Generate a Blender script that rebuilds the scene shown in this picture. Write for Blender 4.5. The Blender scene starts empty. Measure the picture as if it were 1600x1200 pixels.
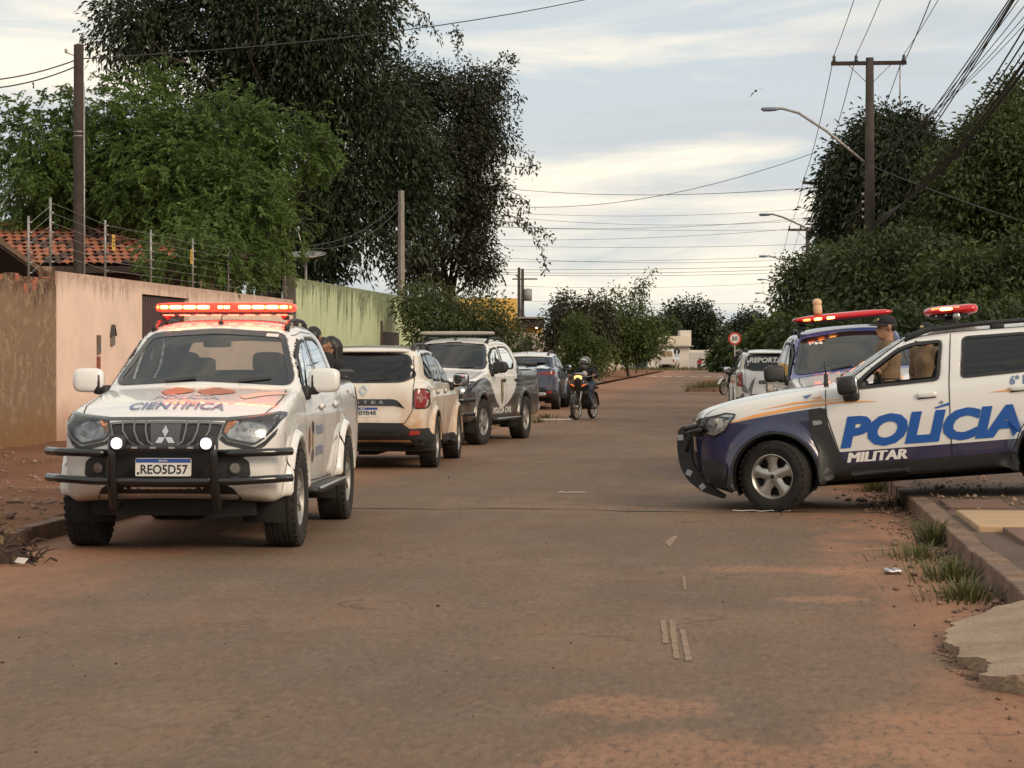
import bpy, bmesh, math, random
import numpy as np
from mathutils import Vector, Matrix, Euler
from mathutils.bvhtree import BVHTree
from mathutils.geometry import delaunay_2d_cdt

random.seed(7)
RNG = np.random.default_rng(11)
R = math.radians
PI = math.pi
SC = bpy.context.scene
COL = SC.collection

# ------------------------------------------------------------------ camera, sky, sun, exposure
# Y runs down the street, X to the right, Z up.  The camera stands on the asphalt, 1.5 m up,
# turned a little to the left of the street's direction.
EYE = 1.5
FPX, HOR = 3560.0, 555.0            # focal length and horizon of the 1600x1200 photograph
PHI = math.atan(360 / FPX)
CP, SP = math.cos(PHI), math.sin(PHI)
cam_d = bpy.data.cameras.new('camera')
cam = bpy.data.objects.new('camera', cam_d)
COL.objects.link(cam)
cam.location = (0, 0, EYE)
cam.rotation_euler = (R(90), 0, PHI)
cam_d.sensor_width = 36
cam_d.lens = FPX / 1600 * 36
cam_d.shift_y = -(600 - HOR) / 1600
cam_d.clip_start = 0.5
cam_d.clip_end = 6000
SC.camera = cam

SUN_EL, SUN_AZ = R(26), R(128)      # azimuth clockwise from the street's direction
world = bpy.data.worlds.new('World')
SC.world = world
world.use_nodes = True


def build_world():
    nt = world.node_tree
    N, L = nt.nodes, nt.links
    N.clear()
    out = N.new('ShaderNodeOutputWorld')
    bg = N.new('ShaderNodeBackground')
    bg.inputs['Strength'].default_value = 0.12
    L.new(bg.outputs[0], out.inputs[0])
    sky = N.new('ShaderNodeTexSky')
    sky.sky_type = 'NISHITA'
    sky.sun_disc = False
    sky.sun_elevation = SUN_EL
    sky.sun_rotation = SUN_AZ
    sky.air_density = 1.0
    sky.dust_density = 2.5
    sky.ozone_density = 1.5
    # broken cloud sheet: long flat banks, the same all round the horizon
    tc = N.new('ShaderNodeTexCoord')

    def noise(scale, loc, sc, detail, rough, dist=0.0):
        mp = N.new('ShaderNodeMapping')
        mp.inputs['Scale'].default_value = sc
        mp.inputs['Location'].default_value = loc
        L.new(tc.outputs['Generated'], mp.inputs['Vector'])
        n = N.new('ShaderNodeTexNoise')
        n.inputs['Scale'].default_value = scale
        n.inputs['Detail'].default_value = detail
        n.inputs['Roughness'].default_value = rough
        n.inputs['Distortion'].default_value = dist
        L.new(mp.outputs[0], n.inputs['Vector'])
        return n

    def ramp(src, stops):
        r = N.new('ShaderNodeValToRGB')
        e = r.color_ramp.elements
        while len(e) < len(stops):
            e.new(0.5)
        for k, (p, c) in enumerate(stops):
            e[k].position = p
            e[k].color = (c[0], c[1], c[2], 1)
        L.new(src, r.inputs['Fac'])
        return r

    def mix(fac, a, b):
        m = N.new('ShaderNodeMix')
        m.data_type = 'RGBA'
        if hasattr(fac, 'links'):
            L.new(fac, m.inputs['Factor'])
        else:
            m.inputs['Factor'].default_value = fac
        for s, v in (('A', a), ('B', b)):
            idx = 6 if s == 'A' else 7
            if hasattr(v, 'links'):
                L.new(v, m.inputs[idx])
            else:
                m.inputs[idx].default_value = (*v, 1)
        return m.outputs[2]
    veil = mix(0.80, sky.outputs[0], (5.45, 5.85, 6.0))          # thin high overcast
    n1 = noise(3.4, (0.35, 0.1, 0.9), (1.0, 1.0, 6.5), 8, 0.58, 0.8)
    cream = ramp(n1.outputs['Fac'], [(0.43, (0, 0, 0)), (0.61, (1, 1, 1))])
    n2 = noise(3.4, (2.1, 0.7, 0.2), (1.0, 1.0, 9.0), 7, 0.58, 0.6)
    grey = ramp(n2.outputs['Fac'], [(0.52, (0, 0, 0)), (0.68, (0.7, 0.7, 0.7))])
    c1 = mix(cream.outputs[0], veil, (8.7, 7.9, 6.5))
    c2 = mix(grey.outputs[0], c1, (4.75, 4.95, 5.15))
    L.new(c2, bg.inputs['Color'])


build_world()
sun_d = bpy.data.lights.new('sun', 'SUN')
sun_d.energy = 2.1
sun_d.angle = R(24)
sun_d.color = (1.0, 0.80, 0.58)
sun = bpy.data.objects.new('sun', sun_d)
COL.objects.link(sun)
sv = Vector((math.sin(SUN_AZ) * math.cos(SUN_EL), math.cos(SUN_AZ) * math.cos(SUN_EL), math.sin(SUN_EL)))
sun.rotation_euler = sv.to_track_quat('Z', 'Y').to_euler()
SC.view_settings.view_transform = 'Standard'
SC.view_settings.look = 'None'
SC.view_settings.exposure = 0.13
SC.view_settings.gamma = 1.0
SC.view_settings.use_curve_mapping = False
SC.render.engine = 'CYCLES'
SC.cycles.max_bounces = 5
SC.cycles.diffuse_bounces = 3
SC.cycles.glossy_bounces = 3
SC.cycles.use_adaptive_sampling = True
SC.cycles.adaptive_threshold = 0.02
SC.cycles.use_denoising = True
SC.cycles.denoiser = 'OPENIMAGEDENOISE'
SC.cycles.denoising_input_passes = 'RGB_ALBEDO_NORMAL'
SC.cycles.transparent_max_bounces = 12
SC.cycles.caustics_reflective = False
SC.cycles.caustics_refractive = False
SC.cycles.sample_clamp_indirect = 6.0


# ------------------------------------------------------------------ placing helpers
def cw(xc, zc, h=0.0):
    """a point given across / away from the camera, in street coordinates"""
    return Vector((xc * CP - zc * SP, zc * CP + xc * SP, h))


def W(px, py, z):
    """where the photograph's pixel lies when it is z metres away"""
    return cw((px - 800) / FPX * z, z, EYE + (HOR - py) / FPX * z)


def on_x(px, x):
    """distance at which the column px of the photograph meets the plane X = x"""
    k = (px - 800) / FPX
    return x / (k * CP - SP)


# ------------------------------------------------------------------ materials
MATS = {}


def nodes_of(m):
    return m.node_tree.nodes, m.node_tree.links


def mat(name, color, rough=0.6, metal=0.0, spec=0.5, vary=0.0, vscale=8.0, bump=0.0, bscale=60.0, emit=None, estr=0.0,
        coat=0.0, color2=None, alpha=1.0, detail=4):
    if name in MATS:
        return MATS[name]
    m = bpy.data.materials.new(name)
    m.use_nodes = True
    N, L = nodes_of(m)
    b = N['Principled BSDF']
    b.inputs['Base Color'].default_value = (*color, 1)
    b.inputs['Roughness'].default_value = rough
    b.inputs['Metallic'].default_value = metal
    b.inputs['Specular IOR Level'].default_value = spec
    b.inputs['Coat Weight'].default_value = coat
    if emit:
        b.inputs['Emission Color'].default_value = (*emit, 1)
        b.inputs['Emission Strength'].default_value = estr
    if vary > 0 or color2:
        tc = N.new('ShaderNodeTexCoord')
        n = N.new('ShaderNodeTexNoise')
        n.inputs['Scale'].default_value = vscale
        n.inputs['Detail'].default_value = detail
        n.inputs['Roughness'].default_value = 0.6
        L.new(tc.outputs['Object'], n.inputs['Vector'])
        rp = N.new('ShaderNodeValToRGB')
        c2 = color2 if color2 else tuple(max(0, c * (1 - vary)) for c in color)
        c1 = color if color2 else tuple(min(1, c * (1 + vary)) for c in color)
        rp.color_ramp.elements[0].position = 0.32
        rp.color_ramp.elements[1].position = 0.68
        rp.color_ramp.elements[0].color = (*c2, 1)
        rp.color_ramp.elements[1].color = (*c1, 1)
        L.new(n.outputs['Fac'], rp.inputs['Fac'])
        L.new(rp.outputs[0], b.inputs['Base Color'])
    if bump > 0:
        tc = N.new('ShaderNodeTexCoord')
        n = N.new('ShaderNodeTexNoise')
        n.inputs['Scale'].default_value = bscale
        n.inputs['Detail'].default_value = 5
        L.new(tc.outputs['Object'], n.inputs['Vector'])
        bp = N.new('ShaderNodeBump')
        bp.inputs['Strength'].default_value = bump
        bp.inputs['Distance'].default_value = 0.02
        L.new(n.outputs['Fac'], bp.inputs['Height'])
        L.new(bp.outputs[0], b.inputs['Normal'])
    MATS[name] = m
    return m


class NT:
    """small wrapper to write node math"""

    def __init__(s, m):
        s.m = m
        s.N, s.L = nodes_of(m)
        s.b = s.N['Principled BSDF']

    def put(s, sock, v):
        if hasattr(v, 'links'):
            s.L.new(v, sock)
        elif isinstance(v, (tuple, list)):
            sock.default_value = (*v, 1) if len(v) == 3 and sock.type == 'RGBA' else v
        else:
            sock.default_value = v

    def math(s, op, a, b=0.0, c=0.0, clamp=False):
        n = s.N.new('ShaderNodeMath')
        n.operation = op
        n.use_clamp = clamp
        for k, v in enumerate((a, b, c)):
            s.put(n.inputs[k], v)
        return n.outputs[0]

    def xyz(s, kind='Object'):
        tc = s.N.new('ShaderNodeTexCoord')
        sp = s.N.new('ShaderNodeSeparateXYZ')
        s.L.new(tc.outputs[kind], sp.inputs[0])
        return tc.outputs[kind], sp.outputs[0], sp.outputs[1], sp.outputs[2]

    def noise(s, vec, scale, detail=4, rough=0.55, stretch=None, dist=0.0):
        if stretch:
            mp = s.N.new('ShaderNodeMapping')
            mp.inputs['Scale'].default_value = stretch
            s.L.new(vec, mp.inputs['Vector'])
            vec = mp.outputs[0]
        n = s.N.new('ShaderNodeTexNoise')
        n.inputs['Scale'].default_value = scale
        n.inputs['Detail'].default_value = detail
        n.inputs['Roughness'].default_value = rough
        n.inputs['Distortion'].default_value = dist
        s.L.new(vec, n.inputs['Vector'])
        return n.outputs['Fac']

    def smooth(s, v, lo, hi, a=0.0, b=1.0):
        n = s.N.new('ShaderNodeMapRange')
        n.interpolation_type = 'SMOOTHSTEP'
        s.put(n.inputs['Value'], v)
        n.inputs['From Min'].default_value = lo
        n.inputs['From Max'].default_value = hi
        n.inputs['To Min'].default_value = a
        n.inputs['To Max'].default_value = b
        return n.outputs['Result']

    def mix(s, fac, a, b):
        n = s.N.new('ShaderNodeMix')
        n.data_type = 'RGBA'
        s.put(n.inputs['Factor'], fac)
        s.put(n.inputs[6], a)
        s.put(n.inputs[7], b)
        return n.outputs[2]

    def curve(s, x, pts, x0, x1, y1):
        """y(x) through pts, straight between them"""
        u = s.math('DIVIDE', s.math('SUBTRACT', x, x0), x1 - x0, clamp=True)
        n = s.N.new('ShaderNodeFloatCurve')
        c = n.mapping.curves[0]
        P = sorted(((px - x0) / (x1 - x0), py / y1) for px, py in pts)
        while len(c.points) < len(P):
            c.points.new(0.5, 0.5)
        for k, (a, b) in enumerate(P):
            c.points[k].location = (a, b)
            c.points[k].handle_type = 'AUTO_CLAMPED'
        n.mapping.update()
        s.L.new(u, n.inputs['Value'])
        return s.math('MULTIPLY', n.outputs[0], y1)

    def bump(s, h, strength, dist=0.02):
        n = s.N.new('ShaderNodeBump')
        n.inputs['Strength'].default_value = strength
        n.inputs['Distance'].default_value = dist
        s.put(n.inputs['Height'], h)
        s.L.new(n.outputs[0], s.b.inputs['Normal'])


def glass(name, tint, rough=0.02, body=(0.02, 0.022, 0.024), opaque=0.0):
    """window glass: tinted see-through with a mirror sheen that grows at grazing angles"""
    if name in MATS:
        return MATS[name]
    m = bpy.data.materials.new(name)
    m.use_nodes = True
    N, L = nodes_of(m)
    N.clear()
    out = N.new('ShaderNodeOutputMaterial')
    tr = N.new('ShaderNodeBsdfTransparent')
    tr.inputs[0].default_value = (*tint, 1)
    df = N.new('ShaderNodeBsdfDiffuse')
    df.inputs[0].default_value = (*body, 1)
    m0 = N.new('ShaderNodeMixShader')
    m0.inputs[0].default_value = opaque
    L.new(tr.outputs[0], m0.inputs[1])
    L.new(df.outputs[0], m0.inputs[2])
    gl = N.new('ShaderNodeBsdfGlossy')
    gl.inputs['Roughness'].default_value = rough
    gl.inputs[0].default_value = (0.9, 0.93, 0.95, 1)
    fr = N.new('ShaderNodeFresnel')
    fr.inputs[0].default_value = 1.5
    mx = N.new('ShaderNodeMixShader')
    L.new(fr.outputs[0], mx.inputs[0])
    L.new(m0.outputs[0], mx.inputs[1])
    L.new(gl.outputs[0], mx.inputs[2])
    L.new(mx.outputs[0], out.inputs[0])
    MATS[name] = m
    return m


def paint(name, base, masks=(), dust=(0.30, 0.19, 0.11), dust_amt=0.5, rough=0.32, below=0.385, trim=(0.02, 0.02, 0.021), dz=(0.25, 1.0)):
    """car paint in vehicle coordinates: livery fields bounded by lines z(x), black underbody, road dust"""
    m = bpy.data.materials.new(name)
    m.use_nodes = True
    t = NT(m)
    vec, x, y, z = t.xyz()
    colr = base
    for pts, c, above in masks:
        zc = t.curve(x, pts, -3.0, 3.0, 2.0)
        f = t.math('GREATER_THAN', z, zc) if above else t.math('LESS_THAN', z, zc)
        colr = t.mix(f, colr, c)
    n = t.noise(vec, 3.0, 6, 0.6)
    n2 = t.noise(vec, 22.0, 4, 0.6, (1, 1, 0.25))
    low = t.smooth(z, dz[0], dz[1], 1.0, 0.0)
    amt = t.math('MULTIPLY', t.math('MULTIPLY', low, t.smooth(n, 0.25, 0.7)), dust_amt, clamp=True)
    film = t.math('MULTIPLY', t.smooth(n2, 0.35, 0.75), 0.10 * dust_amt)
    amt = t.math('ADD', amt, film, clamp=True)
    colr = t.mix(amt, colr, dust)
    f = t.math('LESS_THAN', z, below)
    colr = t.mix(f, colr, trim)
    t.put(t.b.inputs['Base Color'], colr)
    t.put(t.b.inputs['Roughness'], t.math('ADD', t.math('MULTIPLY', amt, 0.5), t.math('ADD', rough, t.math('MULTIPLY', f, 0.3)), clamp=True))
    t.b.inputs['Coat Weight'].default_value = 0.9
    t.b.inputs['Coat Roughness'].default_value = 0.04
    MATS[name] = m
    return m


# ------------------------------------------------------------------ object helpers
def link(name, me, parent=None):
    o = bpy.data.objects.new(name, me)
    COL.objects.link(o)
    if parent is not None:
        o.parent = parent
    return o


def tag(o, label=None, cat=None, group=None, kind=None):
    if label:
        o['label'] = label
    if cat:
        o['category'] = cat
    if group:
        o['group'] = group
    if kind:
        o['kind'] = kind
    return o


def empty(name, loc=(0, 0, 0), rz=0.0, label=None, cat=None, group=None):
    o = link(name, None)
    o.location = loc
    o.rotation_euler = (0, 0, rz)
    o.empty_display_size = 0.2
    return tag(o, label, cat, group)


def mesh_np(name, V, F, material=None, smooth=False):
    """V (n,3), F (m,k) arrays -> mesh"""
    V = np.asarray(V, np.float32)
    F = np.asarray(F, np.int32)
    me = bpy.data.meshes.new(name)
    k = F.shape[1]
    me.vertices.add(len(V))
    me.vertices.foreach_set('co', V.ravel())
    me.loops.add(F.size)
    me.loops.foreach_set('vertex_index', F.ravel())
    me.polygons.add(len(F))
    me.polygons.foreach_set('loop_start', np.arange(0, F.size, k, dtype=np.int32))
    me.polygons.foreach_set('loop_total', np.full(len(F), k, np.int32))
    if smooth:
        me.polygons.foreach_set('use_smooth', np.ones(len(F), bool))
    me.update(calc_edges=True)
    me.validate()
    if material:
        me.materials.append(material)
    return me


def frame(d):
    d = Vector(d).normalized()
    up = Vector((0, 0, 1)) if abs(d.z) < 0.95 else Vector((1, 0, 0))
    a = d.cross(up).normalized()
    return a, a.cross(d).normalized()


class MB:
    """collects shapes for one mesh object"""

    def __init__(s):
        s.v, s.f = [], []

    def add(s, V, F):
        n = len(s.v)
        s.v.extend(tuple(p) for p in V)
        s.f.extend(tuple(i + n for i in q) for q in F)
        return s

    def box(s, c, size, M=None):
        hx, hy, hz = size[0] / 2, size[1] / 2, size[2] / 2
        V = [Vector((x * hx, y * hy, z * hz)) for x in (-1, 1) for y in (-1, 1) for z in (-1, 1)]
        if M is not None:
            V = [M @ p for p in V]
        c = Vector(c)
        V = [p + c for p in V]
        return s.add(V, [(0, 1, 3, 2), (4, 6, 7, 5), (0, 4, 5, 1), (2, 3, 7, 6), (0, 2, 6, 4), (1, 5, 7, 3)])

    def b2(s, a, b):
        return s.box([(a[k] + b[k]) / 2 for k in range(3)], [abs(b[k] - a[k]) for k in range(3)])

    def bar(s, p0, p1, w, h):
        p0, p1 = Vector(p0), Vector(p1)
        a, b = frame(p1 - p0)
        V = [p + a * (i * w / 2) + b * (j * h / 2) for p in (p0, p1) for i, j in ((-1, -1), (1, -1), (1, 1), (-1, 1))]
        return s.add(V, [(3, 2, 1, 0), (4, 5, 6, 7)] + [(k, (k + 1) % 4, 4 + (k + 1) % 4, 4 + k) for k in range(4)])

    def tube(s, P, r, n=8, cap=True):
        P = [Vector(p) for p in P]
        rr = r if isinstance(r, (list, tuple)) else [r] * len(P)
        V = []
        a = None
        for k, p in enumerate(P):
            d = (P[min(k + 1, len(P) - 1)] - P[max(k - 1, 0)]).normalized()
            if a is None:
                a, b = frame(d)
            else:
                a = (a - d * a.dot(d)).normalized()
                b = a.cross(d).normalized()
            for j in range(n):
                t = 2 * PI * j / n
                V.append(p + (a * math.cos(t) + b * math.sin(t)) * rr[k])
        F = [(k * n + j, k * n + (j + 1) % n, (k + 1) * n + (j + 1) % n, (k + 1) * n + j) for k in range(len(P) - 1) for j in range(n)]
        if cap:
            F += [tuple(range(n - 1, -1, -1)), tuple(range((len(P) - 1) * n, len(P) * n))]
        return s.add(V, F)

    def lathe(s, prof, n=32, axis='y', c=(0, 0, 0), cap=False):
        """prof: (radius, along axis)"""
        V = []
        for r, h in prof:
            for j in range(n):
                t = 2 * PI * j / n
                u, w = r * math.cos(t), r * math.sin(t)
                V.append({'y': (c[0] + u, c[1] + h, c[2] + w), 'z': (c[0] + u, c[1] + w, c[2] + h), 'x': (c[0] + h, c[1] + u, c[2] + w)}[axis])
        m = len(prof)
        F = [(k * n + j, k * n + (j + 1) % n, (k + 1) * n + (j + 1) % n, (k + 1) * n + j) for k in range(m - 1) for j in range(n)]
        if cap:
            F += [tuple(range(n)), tuple(range((m - 1) * n, m * n))]
        return s.add(V, F)

    def prism(s, poly, M, depth):
        """poly: 2D outline, placed by matrix M (x, y in plane), pushed out by depth along M's z"""
        n = len(poly)
        V = [M @ Vector((p[0], p[1], 0)) for p in poly] + [M @ Vector((p[0], p[1], depth)) for p in poly]
        return s.add(V, [tuple(range(n - 1, -1, -1)), tuple(range(n, 2 * n))] + [(k, (k + 1) % n, n + (k + 1) % n, n + k) for k in range(n)])

    def blob(s, c, size, e=(0.5, 0.5), n=(16, 10), M=None):
        """superellipsoid: e small = boxy"""
        def sp(v, p):
            return math.copysign(abs(v) ** p, v)
        nu, nv = n
        V = []
        for i in range(nv + 1):
            ph = -PI / 2 + PI * i / nv
            for j in range(nu):
                th = 2 * PI * j / nu
                cphi = sp(math.cos(ph), e[0])
                p = Vector((size[0] / 2 * cphi * sp(math.cos(th), e[1]), size[1] / 2 * cphi * sp(math.sin(th), e[1]), size[2] / 2 * sp(math.sin(ph), e[0])))
                V.append((M @ p if M is not None else p) + Vector(c))
        F = [(i * nu + j, i * nu + (j + 1) % nu, (i + 1) * nu + (j + 1) % nu, (i + 1) * nu + j) for i in range(nv) for j in range(nu)]
        return s.add(V, F)

    def build(s, name, material, parent=None, smooth=False, bevel=0.0, weld=False):
        me = bpy.data.meshes.new(name)
        me.from_pydata([tuple(p) for p in s.v], [], s.f)
        if weld or bevel:
            bm = bmesh.new()
            bm.from_mesh(me)
            bmesh.ops.remove_doubles(bm, verts=bm.verts, dist=0.0005)
            bmesh.ops.recalc_face_normals(bm, faces=bm.faces)
            if bevel:
                ed = [e for e in bm.edges if len(e.link_faces) == 2 and e.calc_face_angle(0) > 0.6]
                bmesh.ops.bevel(bm, geom=ed, offset=bevel, segments=2, affect='EDGES', profile=0.5)
            bm.to_mesh(me)
            bm.free()
        me.validate()
        me.update()
        if smooth:
            for p in me.polygons:
                p.use_smooth = True
            if smooth == 'auto':
                me.set_sharp_from_angle(angle=R(38))
        me.materials.append(material)
        return link(name, me, parent)


def copy_tree(o, parent=None):
    c = o.copy()
    COL.objects.link(c)
    c.parent = parent
    for ch in list(o.children):
        copy_tree(ch, c)
    return c


def text_mesh(txt, bold=0.0, shear=0.0, align='LEFT'):
    """lettering as flat triangles, 1 unit cap height roughly; returns verts, faces, width"""
    cu = bpy.data.curves.new('t', 'FONT')
    cu.body = txt
    cu.size = 1.0
    cu.offset = bold
    cu.shear = shear
    cu.align_x = align
    cu.resolution_u = 3
    o = bpy.data.objects.new('t', cu)
    tsc = bpy.data.scenes.new('lettering')
    tsc.collection.objects.link(o)
    tsc.view_layers[0].update()
    dg = tsc.view_layers[0].depsgraph
    me = o.evaluated_get(dg).to_mesh()
    V = [v.co.copy() for v in me.vertices]
    F = [tuple(p.vertices) for p in me.polygons]
    o.evaluated_get(dg).to_mesh_clear()
    bpy.data.objects.remove(o)
    bpy.data.curves.remove(cu)
    bpy.data.scenes.remove(tsc)
    if not V:
        return [], [], 1, 1
    x0, x1 = min(v.x for v in V), max(v.x for v in V)
    y0 = min(v.y for v in V)
    y1 = max(v.y for v in V)
    V = [Vector((v.x - x0, v.y - y0, 0)) for v in V]
    return V, F, x1 - x0, y1 - y0


def flat_text(name, txt, material, parent, M, width, height, bold=0.02, shear=0.0):
    """a line of lettering on a flat face: M's x along the line, y up, z out"""
    V, F, w, h = text_mesh(txt, bold, shear)
    mb = MB()
    mb.add([M @ Vector((v.x / w * width, v.y / h * height, 0)) for v in V], F)
    return mb.build(name, material, parent)


def basis(o, x, y, z=None):
    x, y = Vector(x).normalized(), Vector(y).normalized()
    z = x.cross(y) if z is None else Vector(z)
    M = Matrix((x, y, z)).transposed().to_4x4()
    M.translation = Vector(o)
    return M


# ------------------------------------------------------------------ solids from distance fields
def smax(a, b, k):
    h = np.maximum(k - np.abs(a - b), 0) / k
    return np.maximum(a, b) + h * h * k * 0.25


def smin(a, b, k):
    return -smax(-a, -b, k)


def round_poly(P, r=0.2, n=5):
    out = []
    P = [p for i, p in enumerate(P) if abs(p[0] - P[i - 1][0]) + abs(p[1] - P[i - 1][1]) > 1e-5]
    m = len(P)
    for i in range(m):
        p = np.array(P[i][:2], float)
        rr = P[i][2] if len(P[i]) > 2 else r
        a, b = np.array(P[i - 1][:2], float), np.array(P[(i + 1) % m][:2], float)
        la, lb = np.linalg.norm(a - p), np.linalg.norm(b - p)
        ca, cb = min(rr, la * 0.45), min(rr, lb * 0.45)
        A, B = p + (a - p) / la * ca, p + (b - p) / lb * cb
        if rr < 1e-3:
            out.append(tuple(p))
            continue
        for k in range(n + 1):
            t = k / n
            out.append(tuple((1 - t) ** 2 * A + 2 * t * (1 - t) * p + t * t * B))
    return out


def poly_sdf(px, py, P):
    P = np.asarray(P, float)
    d = np.full(px.shape, 1e9)
    s = np.ones(px.shape)
    n = len(P)
    j = n - 1
    for i in range(n):
        ex, ey = P[j] - P[i]
        wx, wy = px - P[i, 0], py - P[i, 1]
        L2 = ex * ex + ey * ey
        if L2 > 1e-12:
            t = np.clip((wx * ex + wy * ey) / L2, 0, 1)
            bx, by = wx - ex * t, wy - ey * t
            d = np.minimum(d, bx * bx + by * by)
            c1, c2, c3 = py >= P[i, 1], py < P[j, 1], ex * wy > ey * wx
            s = np.where((c1 & c2 & c3) | (~c1 & ~c2 & ~c3), -s, s)
        j = i
    return s * np.sqrt(d)


class SDF2:
    """a rounded 2D outline sampled on a fine grid, read back with interpolation"""

    cache = {}

    def __init__(s, P, r=0.2, g=0.0175, pad=0.5):
        key = (tuple(map(tuple, P)), r)
        if key in SDF2.cache:
            s.__dict__ = SDF2.cache[key].__dict__
            return
        SDF2.cache[key] = s
        P = round_poly(P, r)
        A = np.array(P)
        s.lo = A.min(0) - pad
        hi = A.max(0) + pad
        s.g = g
        nx, ny = (np.ceil((hi - s.lo) / g)).astype(int) + 1
        X, Y = np.meshgrid(s.lo[0] + g * np.arange(nx), s.lo[1] + g * np.arange(ny), indexing='ij')
        s.D = poly_sdf(X, Y, P)

    def __call__(s, x, y):
        x, y = np.broadcast_arrays(x, y)
        u = np.clip((x - s.lo[0]) / s.g, 0, s.D.shape[0] - 1.001)
        v = np.clip((y - s.lo[1]) / s.g, 0, s.D.shape[1] - 1.001)
        i, j = u.astype(np.int32), v.astype(np.int32)
        fu, fv = u - i, v - j
        D = s.D
        return (D[i, j] * (1 - fu) * (1 - fv) + D[i + 1, j] * fu * (1 - fv) + D[i, j + 1] * (1 - fu) * fv + D[i + 1, j + 1] * fu * fv)


def surface_nets(F, lo, h, relax=1):
    """zero surface of the sampled field -> verts, quads"""
    nx, ny, nz = F.shape
    S = F < 0
    D = np.array([nx - 1, ny - 1, nz - 1])
    FI, PP = [], []
    edges = []
    for ax in range(3):
        sl0 = [slice(None)] * 3
        sl1 = [slice(None)] * 3
        sl0[ax], sl1[ax] = slice(0, -1), slice(1, None)
        m = S[tuple(sl0)] != S[tuple(sl1)]
        I = np.argwhere(m)
        edges.append((ax, I))
        if len(I) == 0:
            continue
        f0 = F[tuple(sl0)][m]
        f1 = F[tuple(sl1)][m]
        p = I.astype(np.float32).copy()
        p[:, ax] += f0 / (f0 - f1)
        o1, o2 = [k for k in range(3) if k != ax]
        for da in (0, 1):
            for db in (0, 1):
                c = I.copy()
                c[:, o1] -= da
                c[:, o2] -= db
                ok = ((c >= 0) & (c < D)).all(1)
                cc = c[ok]
                FI.append((cc[:, 0] * D[1] + cc[:, 1]) * D[2] + cc[:, 2])
                PP.append(p[ok])
    uq, inv = np.unique(np.concatenate(FI), return_inverse=True)
    PP = np.concatenate(PP)
    cnt = np.bincount(inv, minlength=len(uq))
    V = np.stack([np.bincount(inv, PP[:, k], len(uq)) for k in range(3)], 1) / cnt[:, None]
    idx = np.full(tuple(D), -1, np.int64)
    idx.ravel()[uq] = np.arange(len(uq))
    quads = []
    for ax, I in edges:
        if len(I) == 0:
            continue
        o1, o2 = (ax + 1) % 3, (ax + 2) % 3
        ok = (I[:, o1] > 0) & (I[:, o2] > 0) & (I[:, o1] < F.shape[o1] - 1) & (I[:, o2] < F.shape[o2] - 1)
        I = I[ok]
        q = []
        for da, db in ((1, 1), (0, 1), (0, 0), (1, 0)):
            c = I.copy()
            c[:, o1] -= da
            c[:, o2] -= db
            q.append(idx[c[:, 0], c[:, 1], c[:, 2]])
        q = np.stack(q, 1)
        inside = S[I[:, 0], I[:, 1], I[:, 2]]
        q[~inside] = q[~inside][:, ::-1]
        quads.append(q)
    Q = np.concatenate(quads)
    Q = Q[(Q >= 0).all(1)]
    for _ in range(relax):
        a, b = Q.ravel(), np.roll(Q, -1, 1).ravel()
        ct = np.bincount(a, minlength=len(V)) + np.bincount(b, minlength=len(V))
        sm = np.stack([np.bincount(a, V[b, k], len(V)) + np.bincount(b, V[a, k], len(V)) for k in range(3)], 1)
        V = V * 0.5 + 0.5 * sm / np.maximum(ct, 1)[:, None]
    return V * h + np.asarray(lo, np.float32), Q


# ------------------------------------------------------------------ vehicles: shared builder
M_TYRE = mat('tyre_rubber', (0.022, 0.020, 0.018), 0.85, vary=0.35, vscale=14, bump=0.3, bscale=90)
M_TYRE_D = mat('dusty_tyre', (0.016, 0.0135, 0.0115), 0.9, vary=0.5, vscale=10, bump=0.3, bscale=90)
M_ALLOY = mat('alloy', (0.42, 0.40, 0.37), 0.35, 0.8, vary=0.2, vscale=9)
M_STEEL = mat('worn_steel', (0.30, 0.29, 0.27), 0.45, 0.7, vary=0.3, vscale=9)
M_DARKRIM = mat('dark_alloy', (0.10, 0.10, 0.10), 0.4, 0.7)
M_BLACK = mat('black_plastic', (0.018, 0.018, 0.019), 0.55, vary=0.25, vscale=12)
M_GLOSSBLACK = mat('gloss_black', (0.010, 0.010, 0.011), 0.18, coat=0.4)
M_SEAM = mat('seam_shadow', (0.012, 0.012, 0.012), 0.9)
M_PRESS = mat('panel_crease', (0.16, 0.15, 0.14), 0.8)
M_GRILLE = mat('grille_grey', (0.20, 0.20, 0.20), 0.35, 0.7)
M_PANEL = mat('badge_grey', (0.10, 0.10, 0.105), 0.35, 0.5)
M_CHROME = mat('chrome', (0.62, 0.61, 0.60), 0.14, 1.0)
M_BOWL = mat('reflector_bowl', (0.30, 0.30, 0.31), 0.3, 0.9, vary=0.5, vscale=24)
M_SILVER = mat('silver_plastic', (0.40, 0.40, 0.40), 0.32, 0.6)
M_WELL = mat('wheel_well', (0.010, 0.009, 0.008), 0.95)
M_TRIMIN = mat('cabin_trim', (0.05, 0.048, 0.045), 0.85)
M_SEAT = mat('seat_cloth', (0.035, 0.034, 0.034), 0.9)
M_PLATE = mat('plate_white', (0.62, 0.60, 0.56), 0.5, vary=0.08)
M_PLATEBLUE = mat('plate_blue', (0.02, 0.06, 0.26), 0.5)
M_INK = mat('plate_ink', (0.012, 0.012, 0.014), 0.6)
M_TAIL = mat('tail_lamp_red', (0.22, 0.012, 0.012), 0.15, coat=0.6)
M_TAILC = mat('tail_lamp_clear', (0.30, 0.13, 0.12), 0.2, coat=0.6)
M_REFL = mat('reflector_red', (0.30, 0.03, 0.02), 0.2)
M_AMBER = mat('amber_lens', (0.50, 0.20, 0.09), 0.25, coat=0.5)
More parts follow.
